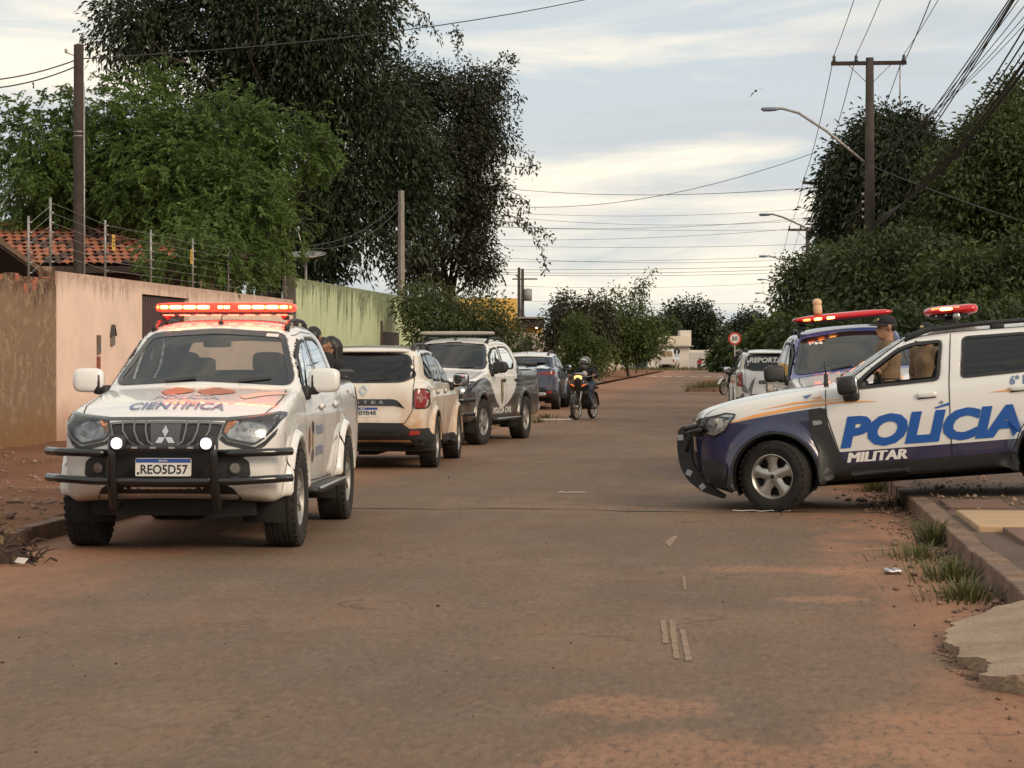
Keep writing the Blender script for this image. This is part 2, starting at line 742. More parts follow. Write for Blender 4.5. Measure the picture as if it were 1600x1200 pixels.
M_LAMPIN = mat('lamp_bowl', (0.34, 0.34, 0.34), 0.22, 0.85, vary=0.45, vscale=16)
M_LAMPGLASS = glass('lamp_glass', (0.92, 0.93, 0.94))
M_MIRROR = mat('mirror_glass', (0.6, 0.62, 0.64), 0.05, 1.0)
M_BARRED = mat('red_lens', (0.55, 0.012, 0.016), 0.22, coat=0.5)
M_BARLIT = mat('red_lens_lit', (0.60, 0.02, 0.02), 0.3, emit=(1.0, 0.03, 0.015), estr=3.2)
M_LED = mat('red_led', (0.9, 0.2, 0.1), 0.4, emit=(1.0, 0.20, 0.03), estr=26.0)
M_LEDHOT = mat('red_led_hot', (0.9, 0.2, 0.1), 0.4, emit=(1.0, 0.36, 0.06), estr=22.0)
M_LEDDIM = mat('red_led_dim', (0.9, 0.1, 0.05), 0.4, emit=(1.0, 0.10, 0.02), estr=9.0)
M_WHITELED = mat('white_led', (0.9, 0.9, 0.95), 0.3, emit=(1.0, 0.94, 0.97), estr=45.0)
M_ADDGLOW = mat('red_led_down', (0.9, 0.05, 0.03), 0.4, emit=(1.0, 0.015, 0.008), estr=60.0)  # added glow under the light bar
M_WHITEDIM = mat('white_led_rim', (0.9, 0.9, 0.95), 0.3, emit=(0.92, 0.80, 1.0), estr=1.6)
M_BARGREY = mat('unlit_bar_lens', (0.42, 0.38, 0.33), 0.35, vary=0.1, vscale=5)
GL_CLEAR = glass('windscreen_glass', (0.66, 0.69, 0.68), opaque=0.13, body=(0.22, 0.23, 0.225))
GL_REAR = glass('rear_cab_glass', (0.75, 0.75, 0.73), opaque=0.10, body=(0.3, 0.3, 0.3))
GL_TINT = glass('tinted_glass', (0.10, 0.105, 0.11), opaque=0.30)
GL_DARK = glass('dark_tinted_glass', (0.02, 0.02, 0.022), opaque=0.55)
GL_MIRROR = glass('sky_reflecting_glass', (0.12, 0.12, 0.12), opaque=0.4)


def resample(P, step, closed=True):
    out = []
    n = len(P)
    for i in range(n if closed else n - 1):
        a, b = Vector(P[i]), Vector(P[(i + 1) % n])
        k = max(1, int(math.ceil((b - a).length / step)))
        out += [a + (b - a) * (j / k) for j in range(k)]
    if not closed:
        out.append(Vector(P[-1]))
    return out


def inset(P, d):
    """shift a closed 2D outline inwards by d (outline either way round)"""
    n = len(P)
    area = sum(P[i][0] * P[(i + 1) % n][1] - P[(i + 1) % n][0] * P[i][1] for i in range(n))
    s = 1 if area > 0 else -1
    out = []
    for i in range(n):
        a, p, b = Vector(P[i - 1]), Vector(P[i]), Vector(P[(i + 1) % n])
        t = ((p - a).normalized() + (b - p).normalized())
        t = t.normalized() if t.length > 1e-6 else (b - p).normalized()
        out.append(p + Vector((-t.y, t.x)) * (s * d))
    return out


class Veh:
    def __init__(s, name, label, cat, group=None):
        s.root = empty(name, label=label, cat=cat, group=group)

    def body(s, sp, paint_mat, h=0.025, carve=True):
        s.sp = sp
        xr, yr, zr = sp['box']
        nx = int((xr[1] - xr[0]) / h)
        ny = int(yr / h)
        nz = int((zr[1] - zr[0]) / h)
        X = (xr[0] + h * np.arange(nx))[:, None, None]
        Y = (h * (np.arange(ny) + 0.5))[None, :, None]
        Z = (zr[0] + h * np.arange(nz))[None, None, :]
        c = sp['crown']
        y2 = Y * Y
        side = SDF2(sp['side'], sp.get('rs', 0.18))(X + sp['bow'] * y2, Z + c[0] * y2)
        low = smax(side, SDF2(sp['front'], 0.12)(Y, Z), 0.07)
        low = smax(low, SDF2(sp['plan'], 0.2)(X, Y), 0.10)
        if 'gside' in sp:
            g = SDF2(sp['gside'], 0.16)(X + sp['gbow'] * y2, Z + c[1] * y2)
            g = smax(g, SDF2(sp['gfront'], 0.14)(Y, Z), 0.09)
            if 'gplan' in sp:
                g = smax(g, SDF2(sp['gplan'], 0.15)(X, Y), 0.08)
            low = smin(low, g, 0.035)
        for xa, zw, rf, ra, yf in sp['arch']:
            d = np.sqrt((X - xa) ** 2 + (Z - zw) ** 2)
            ring = smax(smax(d - rf, Y - yf, 0.03), sp.get('ringz', zw - 0.12) - Z, 0.03)
            low = smin(low, ring, sp.get('kf', 0.04))
        for op in sp.get('extra', []):
            low = op(low, X, Y, Z)
        full = low
        for xa, zw, rf, ra, yf in sp['arch']:
            d = np.sqrt((X - xa) ** 2 + (Z - zw) ** 2)
            full = np.maximum(full, -np.maximum(d - ra, 0.50 - Y))
        lo = (xr[0], -h * (ny - 0.5), zr[0])

        def net(Fh):
            return surface_nets(np.concatenate([Fh[:, ::-1], Fh], 1), lo, h)
        V, Q = net(low)
        s.bvh = BVHTree.FromPolygons([Vector(p) for p in V.tolist()], Q.tolist())
        if carve:
            x0, x1, z0 = sp['cabin']
            cav = np.maximum(np.maximum(low + 0.05, z0 - Z), np.maximum(x0 - X, X - x1))
            full = np.maximum(full, -cav)
            for P in sp['swin']:
                o = SDF2(P, 0.05)(X, Z)
                full = np.maximum(full, -np.maximum(o + 0.014, 0.40 - Y))
            o = SDF2(sp['wscreen'], 0.06)(Y, Z)
            full = np.maximum(full, -np.maximum(o + 0.014, sp['xmid'] - X))
            o = SDF2(sp['rscreen'], 0.06)(Y, Z)
            full = np.maximum(full, -np.maximum(o + 0.014, np.maximum(X - sp['xrear'], sp.get('xrmin', -9) - X)))
        V, Q = net(full)
        me = mesh_np('body', V, Q, paint_mat, True)
        if carve:                        # the cabin side of the shell is dark trim
            me.materials.append(M_TRIMIN)
            C = V[Q].mean(1)
            near = (C[:, 2] > sp['cabin'][2] - .02) & (C[:, 0] > sp['cabin'][0] - .03) & (C[:, 0] < sp['cabin'][1] + .03)
            inn = np.zeros(len(C), bool)
            for q in np.nonzero(near)[0]:
                inn[q] = s.bvh.find_nearest(Vector(C[q]))[3] > .007
            if len(me.polygons) == len(Q):
                me.polygons.foreach_set('material_index', inn.astype(np.int32))
        return link('body', me, s.root)

    # ---- skins laid on the body ----
    def hit(s, u, v, view, off):
        if view == 'L':
            o, d = Vector((u, 2.5, v)), Vector((0, -1, 0))
        elif view == 'R':
            o, d = Vector((u, -2.5, v)), Vector((0, 1, 0))
        elif view == 'F':
            o, d = Vector((5, u, v)), Vector((-1, 0, 0))
        elif view == 'B':
            o, d = Vector((-5, u, v)), Vector((1, 0, 0))
        else:
            o, d = Vector((u, v, 4)), Vector((0, 0, -1))
        p, n, i, t = s.bvh.ray_cast(o, d)
        if p is None:
            p, n, i, t = s.bvh.find_nearest(o + d * 1.6 if view in 'LR' else o + d * 3)
        xr = s.sp['box'][0]
        if view == 'F' and v < 1.12 and p.x < xr[1] - .80:
            p, n, i, t = s.bvh.find_nearest(Vector((xr[1] - .80, u * 1.1, v)))
        if view == 'B' and v < 1.12 and p.x > xr[0] + .55:
            p, n, i, t = s.bvh.find_nearest(Vector((xr[0] + .55, u * 1.1, v)))
        if n.dot(d) > 0:
            n = -n
        return p + (n * 0.5 - d * 0.5) * off

    def skin(s, name, poly, view, material, off=0.006, step=0.06, r=0.03, parent=None):
        P = [Vector(p) for p in round_poly(poly, r, 4)] if r > 0 else [Vector(p[:2]) for p in poly]
        B = resample(P, step)
        x0, x1 = min(p.x for p in B), max(p.x for p in B)
        y0, y1 = min(p.y for p in B), max(p.y for p in B)
        pts = list(B)
        gx = np.arange(x0 + step / 2, x1, step)
        gy = np.arange(y0 + step / 2, y1, step)
        if len(gx) and len(gy):
            GX, GY = np.meshgrid(gx, gy)
            D = poly_sdf(GX, GY, [(p.x, p.y) for p in P])
            pts += [Vector((a, b)) for a, b, d in zip(GX.ravel(), GY.ravel(), D.ravel()) if d < -step * 0.4]
        V, _, F, *_ = delaunay_2d_cdt(pts, [], [list(range(len(B)))], 1, 1e-5)
        mb = MB()
        mb.add([s.hit(p.x, p.y, view, off) for p in V], F)
        return mb.build(name, material, parent or s.root, True)

    def rim(s, name, poly, view, material, width, off=0.009, step=0.06, r=0.03, parent=None):
        P = resample([Vector(p) for p in round_poly(poly, r, 4)], step)
        Q = inset(P, width)
        n = len(P)
        mb = MB()
        mb.add([s.hit(p.x, p.y, view, off) for p in P] + [s.hit(p.x, p.y, view, off) for p in Q],
               [(k, (k + 1) % n, n + (k + 1) % n, n + k) for k in range(n)])
        return mb.build(name, material, parent or s.root, True)

    def line(s, name, pts, view, material, width=0.008, off=0.005, step=0.05, parent=None, closed=False):
        P = resample([Vector(p) for p in pts], step, closed)
        A, B = [], []
        n = len(P)
        for k, p in enumerate(P):
            a, b = (P[k - 1], P[(k + 1) % n]) if closed else (P[max(0, k - 1)], P[min(n - 1, k + 1)])
            t = (b - a).normalized()
            q = Vector((-t.y, t.x)) * width / 2
            A.append(p + q)
            B.append(p - q)
        mb = MB()
        m = n if closed else n - 1
        mb.add([s.hit(p.x, p.y, view, off) for p in A] + [s.hit(p.x, p.y, view, off) for p in B],
               [(k, (k + 1) % n, n + (k + 1) % n, n + k) for k in range(m)])
        return mb.build(name, material, parent or s.root, True)

    def text(s, name, txt, view, u0, v0, width, height, material, bold=0.02, shear=0.0, off=0.007, flip=False, slope=0.0, parent=None):
        """lettering on the skin, reading the right way round from outside"""
        V, F, w, h = text_mesh(txt, bold, shear)
        sg = {'L': -1, 'R': 1, 'F': 1, 'B': -1, 'T': 1}[view]
        mb = MB()
        P = []
        for v in V:
            a, b = v.x / w * width, v.y / h * height
            if view == 'T':          # hood lettering read from the front: line runs along +y, up = towards the windscreen (-x)
                P.append(s.hit(u0 - b, v0 + a, 'T', off))
            else:
                P.append(s.hit(u0 + sg * a, v0 + b + slope * a, view, off))
        mb.add(P, F)
        return mb.build(name, material, parent or s.root)

    # ---- wheels ----
    def wheel(s, x, y, r, w, rr, style='five', steer=0.0, rim_mat=None, tyre=None):
        sg = 1 if y > 0 else -1
        e = link('wheel', None, s.root)
        e.location = (x, y, r)
        e.rotation_euler = (0, 0, steer)
        h = w / 2
        pr = [(rr - .012, -h * .8), (rr + .012, -h * .93), (rr + .05, -h * 1.0), (r - .06, -h * 1.03), (r - .022, -h * .95), (r - .006, -h * .80)]
        for k in range(-2, 3):
            a = k * h * 0.30
            pr += [(r, a - h * .125), (r, a + h * .125), (r - .009, a + h * .13), (r - .009, a + h * .17)]
        pr = pr[:-2] + [(r - .006, h * .80), (r - .022, h * .95), (r - .06, h * 1.03), (rr + .05, h), (rr + .012, h * .93), (rr - .012, h * .8)]
        mb = MB().lathe(pr, 44)
        for k in range(36):                      # shoulder lugs
            t = 2 * PI * k / 36
            for q in (-1, 1):
                p = Vector((math.cos(t) * (r - .012), q * h * .88, math.sin(t) * (r - .012)))
                mb.box(p, (.018, h * .2, .032), Matrix.Rotation(-t, 3, 'Y'))
        mb.build('tyre', tyre or M_TYRE_D, e, 'auto')
        rm = rim_mat or M_ALLOY
        mb = MB().lathe([(rr + .006, sg * h * .86), (rr - .006, sg * h * .88), (rr - .02, sg * h * .75), (rr - .035, sg * h * .2), (rr - .04, -sg * h * .7)], 40)
        n, hub, wid = {'five': (5, .055, .105), 'six': (6, .07, .06), 'ten': (10, .06, .03), 'steel': (8, .10, .10)}[style]
        ro = rr - .012
        for k in range(n):
            t = 2 * PI * k / n + PI / 2
            c, sn = math.cos(t), math.sin(t)
            rad, tan = Vector((c, 0, sn)), Vector((-sn, 0, c))
            yo, yi = sg * h * .74, sg * h * .40
            wi, wo = wid * .55, wid * (.78 if style == 'five' else .55)
            rows = []
            for rdist, ww, lift in ((hub * .6, wi, -.004), ((hub + ro) / 2, wid * .42, .004), (ro, wo, .0)):
                for q, yy in ((-ww, yo - sg * .02), (-ww * .45, yo + sg * lift), (ww * .45, yo + sg * lift), (ww, yo - sg * .02), (ww, yi), (-ww, yi)):
                    rows.append(rad * rdist + tan * q + Vector((0, yy, 0)))
            mb.add(rows, [(i * 6 + j, i * 6 + (j + 1) % 6, (i + 1) * 6 + (j + 1) % 6, (i + 1) * 6 + j) for i in range(2) for j in range(6)])
        mb.build('rim', rm, e, 'auto', weld=True)
        mb = MB().lathe([(.001, sg * h * .80), (.028, sg * h * .80), (hub * .95, sg * h * .74), (hub, sg * h * .5)], 24)
        for k in range(5):
            t = 2 * PI * k / 5 + 0.3
            mb.lathe([(.001, sg * h * .84), (.010, sg * h * .83), (.011, sg * h * .68)], 8, c=(math.cos(t) * hub * .72 * 1.3, 0, math.sin(t) * hub * .72 * 1.3))
        mb.build('hub_cap', rm, e, 'auto')
        if style == 'five':
            MB().lathe([(.001, sg * h * .82), (.022, sg * h * .82), (.026, sg * h * .78)], 16).build('hub_badge', M_BLACK, e, True)
        MB().lathe([(rr - .045, sg * h * .12), (.03, sg * h * .12)], 28).build('brake_disc', M_WELL, e)
        return e

    def wells(s):
        for xa, zw, rf, ra, yf in s.sp['arch']:
            for sg in (-1, 1):
                mb = MB()
                n = 28
                a0, a1 = R(-25), R(205)
                pr = [(ra - .004, .505), (ra - .004, yf - .07), (ra - .02, yf - .07)]
                V = []
                for k in range(n + 1):
                    t = a0 + (a1 - a0) * k / n
                    for rr, yy in [(0.0, .506)] + pr:
                        V.append((xa + rr * math.cos(t), sg * yy, zw + rr * math.sin(t)))
                m = len(pr) + 1
                mb.add(V, [(k * m + j, k * m + j + 1, (k + 1) * m + j + 1, (k + 1) * m + j) for k in range(n) for j in range(m - 1)])
                mb.build('wheel_well', M_WELL, s.root, True)

    def under(s, x0, x1, z=0.34, w=0.62):
        mb = MB()
        mb.b2((x0, -w, z - .06), (x1, w, z + .06))
        mb.b2((x0 + .2, -.12, z - .12), (x1 - .4, .12, z - .05))
        for xa, zw, rf, ra, yf in s.sp['arch']:
            mb.tube([(xa, -.7, zw), (xa, .7, zw)], .05, 10)
            mb.blob((xa, .1, zw), (.26, .3, .26))
        mb.build('chassis', M_WELL, s.root)

    def seats(s, x, rows=1, z=0.62, hr=1.36, mat_=None):
        for sg in (-1, 1):
            mb = MB()
            Mx = Matrix.Rotation(R(-14), 3, 'Y')
            mb.blob((x, sg * .37, z + .05), (.50, .48, .18), (.4, .4))
            mb.blob((x - .27, sg * .37, z + .33), (.16, .48, .62), (.45, .4), M=Mx)
            mb.blob((x - .35, sg * .37, hr), (.11, .28, .17), (.5, .45), M=Mx)
            mb.tube([(x - .33, sg * .37 - .06, hr - .16), (x - .35, sg * .37 - .06, hr)], .008, 6)
            mb.tube([(x - .33, sg * .37 + .06, hr - .16), (x - .35, sg * .37 + .06, hr)], .008, 6)
            mb.build('seat', mat_ or M_SEAT, s.root, True)
        mb = MB()
        mb.blob((x - .95, 0, z + .06), (.45, 1.25, .2), (.35, .35))
        mb.blob((x - 1.20, 0, z + .35), (.15, 1.25, .6), (.4, .3))
        for q in (-.38, .38):
            mb.blob((x - 1.24, q, hr - .03), (.10, .26, .14), (.5, .45))
        mb.build('rear_bench', mat_ or M_SEAT, s.root, True)

    def dash(s, x, z, w=0.66):
        mb = MB()
        mb.blob((x, 0, z - .10), (.42, w * 2, .24), (.5, .35))
        mb.blob((x - .12, .37, z + .02), (.2, .34, .12), (.6, .6))
        mb.build('dashboard', M_BLACK, s.root, True)
        c, t = Vector((x - .38, .37, z - .04)), R(24)
        up, rt = Vector((math.sin(t), 0, math.cos(t))), Vector((0, 1, 0))
        mb = MB()
        mb.tube([c + (up * math.cos(a) + rt * math.sin(a)) * .185 for a in np.linspace(0, 2 * PI, 25)], .016, 8, False)
        for a in (0.5 * PI, 1.5 * PI, PI):
            mb.bar(c, c + (up * math.cos(a) + rt * math.sin(a)) * .18, .03, .02)
        mb.blob(c, (.07, .13, .11), (.6, .6))
        mb.build('steering_wheel', M_BLACK, s.root, True)

    def plate(s, M, txt, w=0.40, h=0.13, bar=True):
        o = MB().prism(round_poly([(-w / 2, -h / 2), (w / 2, -h / 2), (w / 2, h / 2), (-w / 2, h / 2)], .012, 3), M, .006).build('licence_plate', M_PLATE, s.root)
        T = M @ Matrix.Translation((0, 0, .0075))
        if bar:
            MB().prism([(-w / 2 + .004, h / 2 - .034), (w / 2 - .004, h / 2 - .034), (w / 2 - .004, h / 2 - .004), (-w / 2 + .004, h / 2 - .004)], T, .001).build('plate_band', M_PLATEBLUE, o)
            flat_text('plate_country', 'BRASIL', M_PLATE, o, T @ Matrix.Translation((-.033, h / 2 - .026, .003)), .066, .013)
            MB().prism([(-w / 2 + .012, -h / 2 + .012), (-w / 2 + .03, -h / 2 + .012), (-w / 2 + .03, -h / 2 + .03), (-w / 2 + .012, -h / 2 + .03)], T, .001).build('plate_stamp', M_INK, o)
        flat_text('plate_number', txt, M_INK, o, T @ Matrix.Translation((-w / 2 + .04, -h / 2 + .016, .001)), w - .065, .070, .018)
        return o

    def rails(s, y, x0, x1, lift, material, r=0.02, feet=True, arch=0.03):
        for sg in (-1, 1):
            mb = MB()
            P = []
            for k in range(15):
                t = k / 14
                x = x0 + (x1 - x0) * t
                b = s.hit(x, sg * y, 'T', 0)
                up = lift * min(1, math.sin(PI * min(max(t, 0.0), 1)) * 3.2)
                P.append(b + Vector((0, 0, up - .012 * (1 - min(1, up / lift)))))
            mb.tube(P, [r * 1.5 if k in (0, 14) else r * (1.25 if k in (1, 13) else 1) for k in range(15)], 8)
            if feet:
                for t in (0.04, 0.5, 0.96):
                    x = x0 + (x1 - x0) * t
                    b = s.hit(x, sg * y, 'T', 0)
                    mb.blob(b + Vector((0, 0, lift * .4)), (.14, .04, lift * 1.2), (.6, .6), (10, 6))
            mb.build('roof_rail', material, s.root, True)

    def mirrors(s, x, y, z, material, size=(.12, .26, .19), stalk=None):
        for sg in (-1, 1):
            e = MB()
            e.blob((x, sg * (y + size[1] / 2), z), size, (.55, .5), (20, 12), Matrix.Rotation(sg * R(-8), 3, 'Z'))
            o = e.build('wing_mirror', material, s.root, True)
            MB().blob((x - size[0] * .42, sg * (y + size[1] / 2), z), (.025, size[1] * .88, size[2] * .84), (.3, .4)).build('mirror_glass', M_MIRROR, o, True)
            st = MB()
            st.blob((x - .01, sg * (y + .01), z - size[2] * .42), (.10, .16, .07), (.5, .5))
            st.blob((x - .02, sg * (y - .015), z - size[2] * .5), (.16, .06, .12), (.5, .5))
            st.blob((x - .005, sg * (y + .055), z - .015), (.115, .07, size[2] * .92), (.5, .5))
            st.build('mirror_arm', stalk or M_BLACK, o, True)

    def place(s, xc, zc, fwd, h=0.0, pitch=0.0, roll=0.0, anchor=(0, 0, 0)):
        """put the vehicle's anchor point at that place, its nose along fwd (camera axes: right, away)"""
        f = cw(fwd[0], fwd[1])
        yaw = math.atan2(f.y, f.x)
        Rm = (Matrix.Rotation(yaw, 3, 'Z') @ Matrix.Rotation(R(pitch), 3, 'Y') @ Matrix.Rotation(R(roll), 3, 'X'))
        s.root.rotation_euler = Rm.to_euler()
        s.root.location = cw(xc, zc, h) - Rm @ Vector(anchor)


def sym(P):
    """half outline (y >= 0, from top centre round to bottom centre) to a full one"""
    return list(P) + [(-p[0], *p[1:]) for p in reversed(P)]


def half(P):
    """cross-section outline given on the left side only, closed well past the middle"""
    return [(-1.0, P[0][1])] + list(P) + [(-1.0, P[-1][1])]


# ------------------------------------------------------------------ the double-cab pickup
TRITON = dict(
    box=((-3.05, 2.55), 1.02, (0.22, 1.90)), crown=(0.055, 0.075), bow=0.10, gbow=0.20, rs=0.16, ringz=0.42,
    side=[(2.12, .40), (2.32, .47), (2.40, .62), (2.40, .80), (2.375, .96), (2.28, 1.035), (1.9, 1.13), (1.4, 1.20), (0.95, 1.255), (0.0, 1.215), (-1.1, 1.245),
          (-1.2, 1.265), (-2.75, 1.285, .05), (-2.84, 1.27, .04), (-2.85, 1.0), (-2.83, .66), (-2.90, .62, .05), (-2.90, .46, .05), (-2.5, .42), (-1.0, .38), (1.0, .38)],
    front=half([(.70, .30), (.80, .37), (.845, .50), (.868, .72), (.872, .88), (.858, 1.02), (.825, 1.15), (.80, 1.24), (.775, 1.32), (.6, 1.5)]),
    plan=[(-2.92, -1), (-2.91, .70), (-2.84, .83), (-2.6, .875), (-1.0, .885), (1.2, .885), (1.85, .88), (2.12, .835), (2.27, .74), (2.36, .52), (2.42, .2), (2.425, -1)],
    gside=[(1.12, 1.12), (1.03, 1.245), (0.26, 1.70), (0.05, 1.775), (-0.35, 1.815), (-0.80, 1.80), (-1.08, 1.735), (-1.18, 1.63), (-1.34, 1.22), (-1.34, 1.10)],
    gfront=half([(.83, 1.0), (.812, 1.22), (.70, 1.56), (.64, 1.715), (.55, 1.80), (.30, 1.89)]),
    arch=[(1.5, .40, .505, .445, .905), (-1.5, .40, .505, .445, .905)],
    cabin=(-1.25, 1.0, .80), xmid=0.1, xrear=-1.0,
    swin=[[(.78, 1.215), (-.10, 1.235), (-.14, 1.64), (.16, 1.625), (.40, 1.52)],
          [(-.22, 1.24), (-.90, 1.255), (-1.06, 1.39), (-.92, 1.60), (-.72, 1.655), (-.25, 1.655)]],
    wscreen=sym([(0, 1.725), (.50, 1.695), (.575, 1.67), (.735, 1.305), (.70, 1.252), (0, 1.29)]),
    rscreen=sym([(0, 1.66), (.52, 1.64), (.66, 1.33), (0, 1.33)]),
)


def triton(name, label, cat, pm, glass_front, glass_side, h, steer=0.0, cover=True, trim=None, handle=None, mirror=None, detail=True, group=None,
           rim_mat=None, flare=None, carve=True, glass_rear=None):
    v = Veh(name, label, cat, group)
    v.body(TRITON, pm, h, carve)
    sp = TRITON
    v.wells()
    v.under(-2.6, 2.1)
    for x, st in ((1.5, steer), (-1.5, 0)):
        for sg in (1, -1):
            v.wheel(x, sg * .775, .385, .255, .225, 'six', st, rim_mat or M_STEEL)
    # glass
    v.skin('windscreen', sp['wscreen'], 'F', glass_front, .004, .07, .06)
    v.rim('windscreen_band', sp['wscreen'], 'F', M_GLOSSBLACK, .045, .008, .05, .06)
    v.skin('rear_window', sp['rscreen'], 'B', glass_rear or glass_side, .004, .08, .06)
    v.rim('rear_window_seal', sp['rscreen'], 'B', M_BLACK, .03, .008, .06, .06)
    for w in sp['swin']:
        for sd in 'LR':
            v.skin('side_window', w, sd, glass_side, .003, .09, .05)
            v.rim('window_seal', w, sd, M_BLACK, .028, .008, .06, .05)
    # shut lines
    door = [(.93, 1.16), (.94, .95), (.90, .62), (.78, .47), (-.10, .45), (-.16, .80), (-.16, 1.235)]
    for sd in 'LR':
        v.line('shut_line', door, sd, M_SEAM, .009)
        v.line('shut_line', [(-.16, .45), (-.75, .45), (-.97, .75), (-1.03, 1.0), (-1.08, 1.25)], sd, M_SEAM, .009)
        v.line('shut_line', [(-1.19, 1.27), (-1.15, 1.05), (-1.13, .75), (-1.10, .46)], sd, M_SEAM, .016)
        v.line('window_frame_line', [(.95, 1.19), (.43, 1.56), (.16, 1.665), (-.20, 1.70), (-.75, 1.69), (-.97, 1.625), (-1.10, 1.40)][2:], sd, M_PRESS, .006)
        v.line('shut_line', [(1.98, .92), (1.97, .80), (1.93, .62), (1.92, .5)], sd, M_SEAM, .008)
        for x in (-.02, -.98 + .06):
            y = v.hit(x, 1.06, sd, 0).y
            sg = 1 if y > 0 else -1
            hb = MB()
            hb.blob((x, y + sg * .022, 1.065), (.21, .035, .038), (.5, .5))
            hb.blob((x - .06, y + sg * .006, 1.06), (.09, .02, .075), (.7, .7))
            hb.build('door_handle', handle or pm, v.root, True)
        # side step
        sg = 1 if sd == 'L' else -1
        sb = MB()
        sb.blob((-.02, sg * .86, .40), (1.75, .20, .055), (.3, .25), (24, 8))
        for x in (-.6, .55):
            sb.bar((x, sg * .5, .42), (x, sg * .84, .40), .05, .03)
        sb.build('side_step', M_BLACK, v.root, True)
        MB().tube([(-.86, sg * .955, .418), (.82, sg * .955, .418)], .012, 8).build('step_edge', M_SILVER, v.root, True)
        # arch lips
        for xa, zw, rf, ra, yf in sp['arch']:
            pts = [(xa + (rf + .022) * math.cos(t), zw + (rf + .022) * math.sin(t)) for t in np.linspace(R(-2), R(178), 24)]
            v.line('arch_line', pts, sd, M_PRESS, .005)
    v.line('hood_line', [(.98, .70), (1.4, .735), (1.8, .735), (2.05, .70), (2.17, .62)], 'T', M_SEAM, .008)
    v.line('hood_line', [(.98, -.70), (1.4, -.735), (1.8, -.735), (2.05, -.70), (2.17, -.62)], 'T', M_SEAM, .008)
    # face
    hl = [(.415, .925), (.46, .865), (.60, .835), (.66, .825), (.72, .865), (.79, .945), (.835, 1.035), (.825, 1.065), (.70, 1.05), (.52, 1.02), (.445, 1.01)]
    for sg in (1, -1):
        P = [(sg * a, b) for a, b in hl]
        e = v.skin('headlight', P, 'F', M_LAMPIN, .008, .04, .02)
        v.skin('bulb_bowl', [(sg * (.60 + .085 * math.cos(t)), .935 + .058 * math.sin(t)) for t in np.linspace(0, 2 * PI, 14)[:-1]], 'F', M_BOWL, .014, .04, 0, e)
        v.skin('inner_bowl', [(sg * (.51 + .045 * math.cos(t)), .915 + .035 * math.sin(t)) for t in np.linspace(0, 2 * PI, 12)[:-1]], 'F', M_SILVER, .014, .04, 0, e)
        v.skin('indicator', [(sg * a, b) for a, b in [(.425, .935), (.452, .905), (.535, 1.02), (.45, 1.008)]], 'F', M_AMBER, .016, .04, .01, e)
        v.rim('lamp_edge', P, 'F', M_GLOSSBLACK, .016, .018, .04, .02, e)
        v.skin('lamp_glass', P, 'F', M_LAMPGLASS, .022, .05, .02, e)
        v.skin('lamp_skirt', [(sg * a, b) for a, b in [(.42, .90), (.46, .855), (.60, .825), (.66, .812), (.73, .855), (.81, .95), (.80, .90), (.73, .815), (.665, .775), (.60, .79), (.45, .83), (.40, .87)]], 'F', M_GLOSSBLACK, .006, .04, .01)
    gp = sym([(0, 1.0), (.30, 1.0), (.44, .99), (.41, .89), (.33, .815), (0, .80)])
    v.skin('grille', gp, 'F', M_BLACK, .006, .06, .02)
    v.rim('grille_surround', gp, 'F', M_GRILLE, .016, .014, .05, .02)
    v.line('hood_edge', [(-.80, 1.06), (-.70, 1.04), (-.44, 1.018), (0, 1.022), (.44, 1.018), (.70, 1.04), (.80, 1.06)], 'F', M_GLOSSBLACK, .022, .008)
    for sg in (1, -1):
        for a, b in ((.155, .13), (.245, .205), (.335, .275)):
            v.line('grille_bar', [(sg * a, 1.005), (sg * (a * .97), .93), (sg * b, .855), (sg * (b - .05), .82)], 'F', M_GRILLE, .014, .018)
    v.skin('badge_panel', [(-.105, .83), (.105, .83), (.12, 1.0), (-.12, 1.0)], 'F', M_PANEL, .016, .06, .01)
    for rot in (0, 120, 240):
        q = [(0, .0), (.024, .042), (0, .084), (-.024, .042)]
        c, sn = math.cos(R(rot)), math.sin(R(rot))
        v.skin('emblem', [(a * c - b * sn, a * sn + b * c + .885) for a, b in q], 'F', M_CHROME, .024, .05, 0)
    bp = sym([(0, .79), (.36, .79), (.42, .745), (.56, .745), (.62, .70), (.63, .60), (.58, .555), (.40, .545), (0, .545)])
    v.skin('bumper_mouth', bp, 'F', M_BLACK, .006, .06, .02)
    v.skin('lower_guard', sym([(0, .545), (.42, .545), (.50, .50), (.55, .42), (.5, .36), (0, .36)]), 'F', M_BLACK, .010, .07, .01)
    for sg in (1, -1):
        v.skin('fog_lamp', [(sg * .52 + .042 * math.cos(t), .655 + .042 * math.sin(t)) for t in np.linspace(0, 2 * PI, 14)[:-1]], 'F', M_LAMPIN, .016, .04, 0)
        v.rim('fog_lamp_ring', [(sg * .52 + .05 * math.cos(t), .655 + .05 * math.sin(t)) for t in np.linspace(0, 2 * PI, 14)[:-1]], 'F', M_BLACK, .012, .022, .04, 0)
    # rear
    for sg in (1, -1):
        v.skin('tail_lamp', [(sg * .72, .84), (sg * .85, .84), (sg * .85, 1.19), (sg * .74, 1.19)], 'B', M_TAIL, .008, .05, .03)
        v.skin('tail_lamp_side', [(-2.84, .86), (-2.72, .95), (-2.70, 1.12), (-2.76, 1.19), (-2.84, 1.19)], 'L' if sg > 0 else 'R', M_TAIL, .008, .05, .03)
    rb = MB()
    rb.blob((-2.90, 0, .53), (.20, 1.62, .17), (.3, .25), (28, 8))
    rb.build('rear_bumper', M_SILVER, v.root, True)
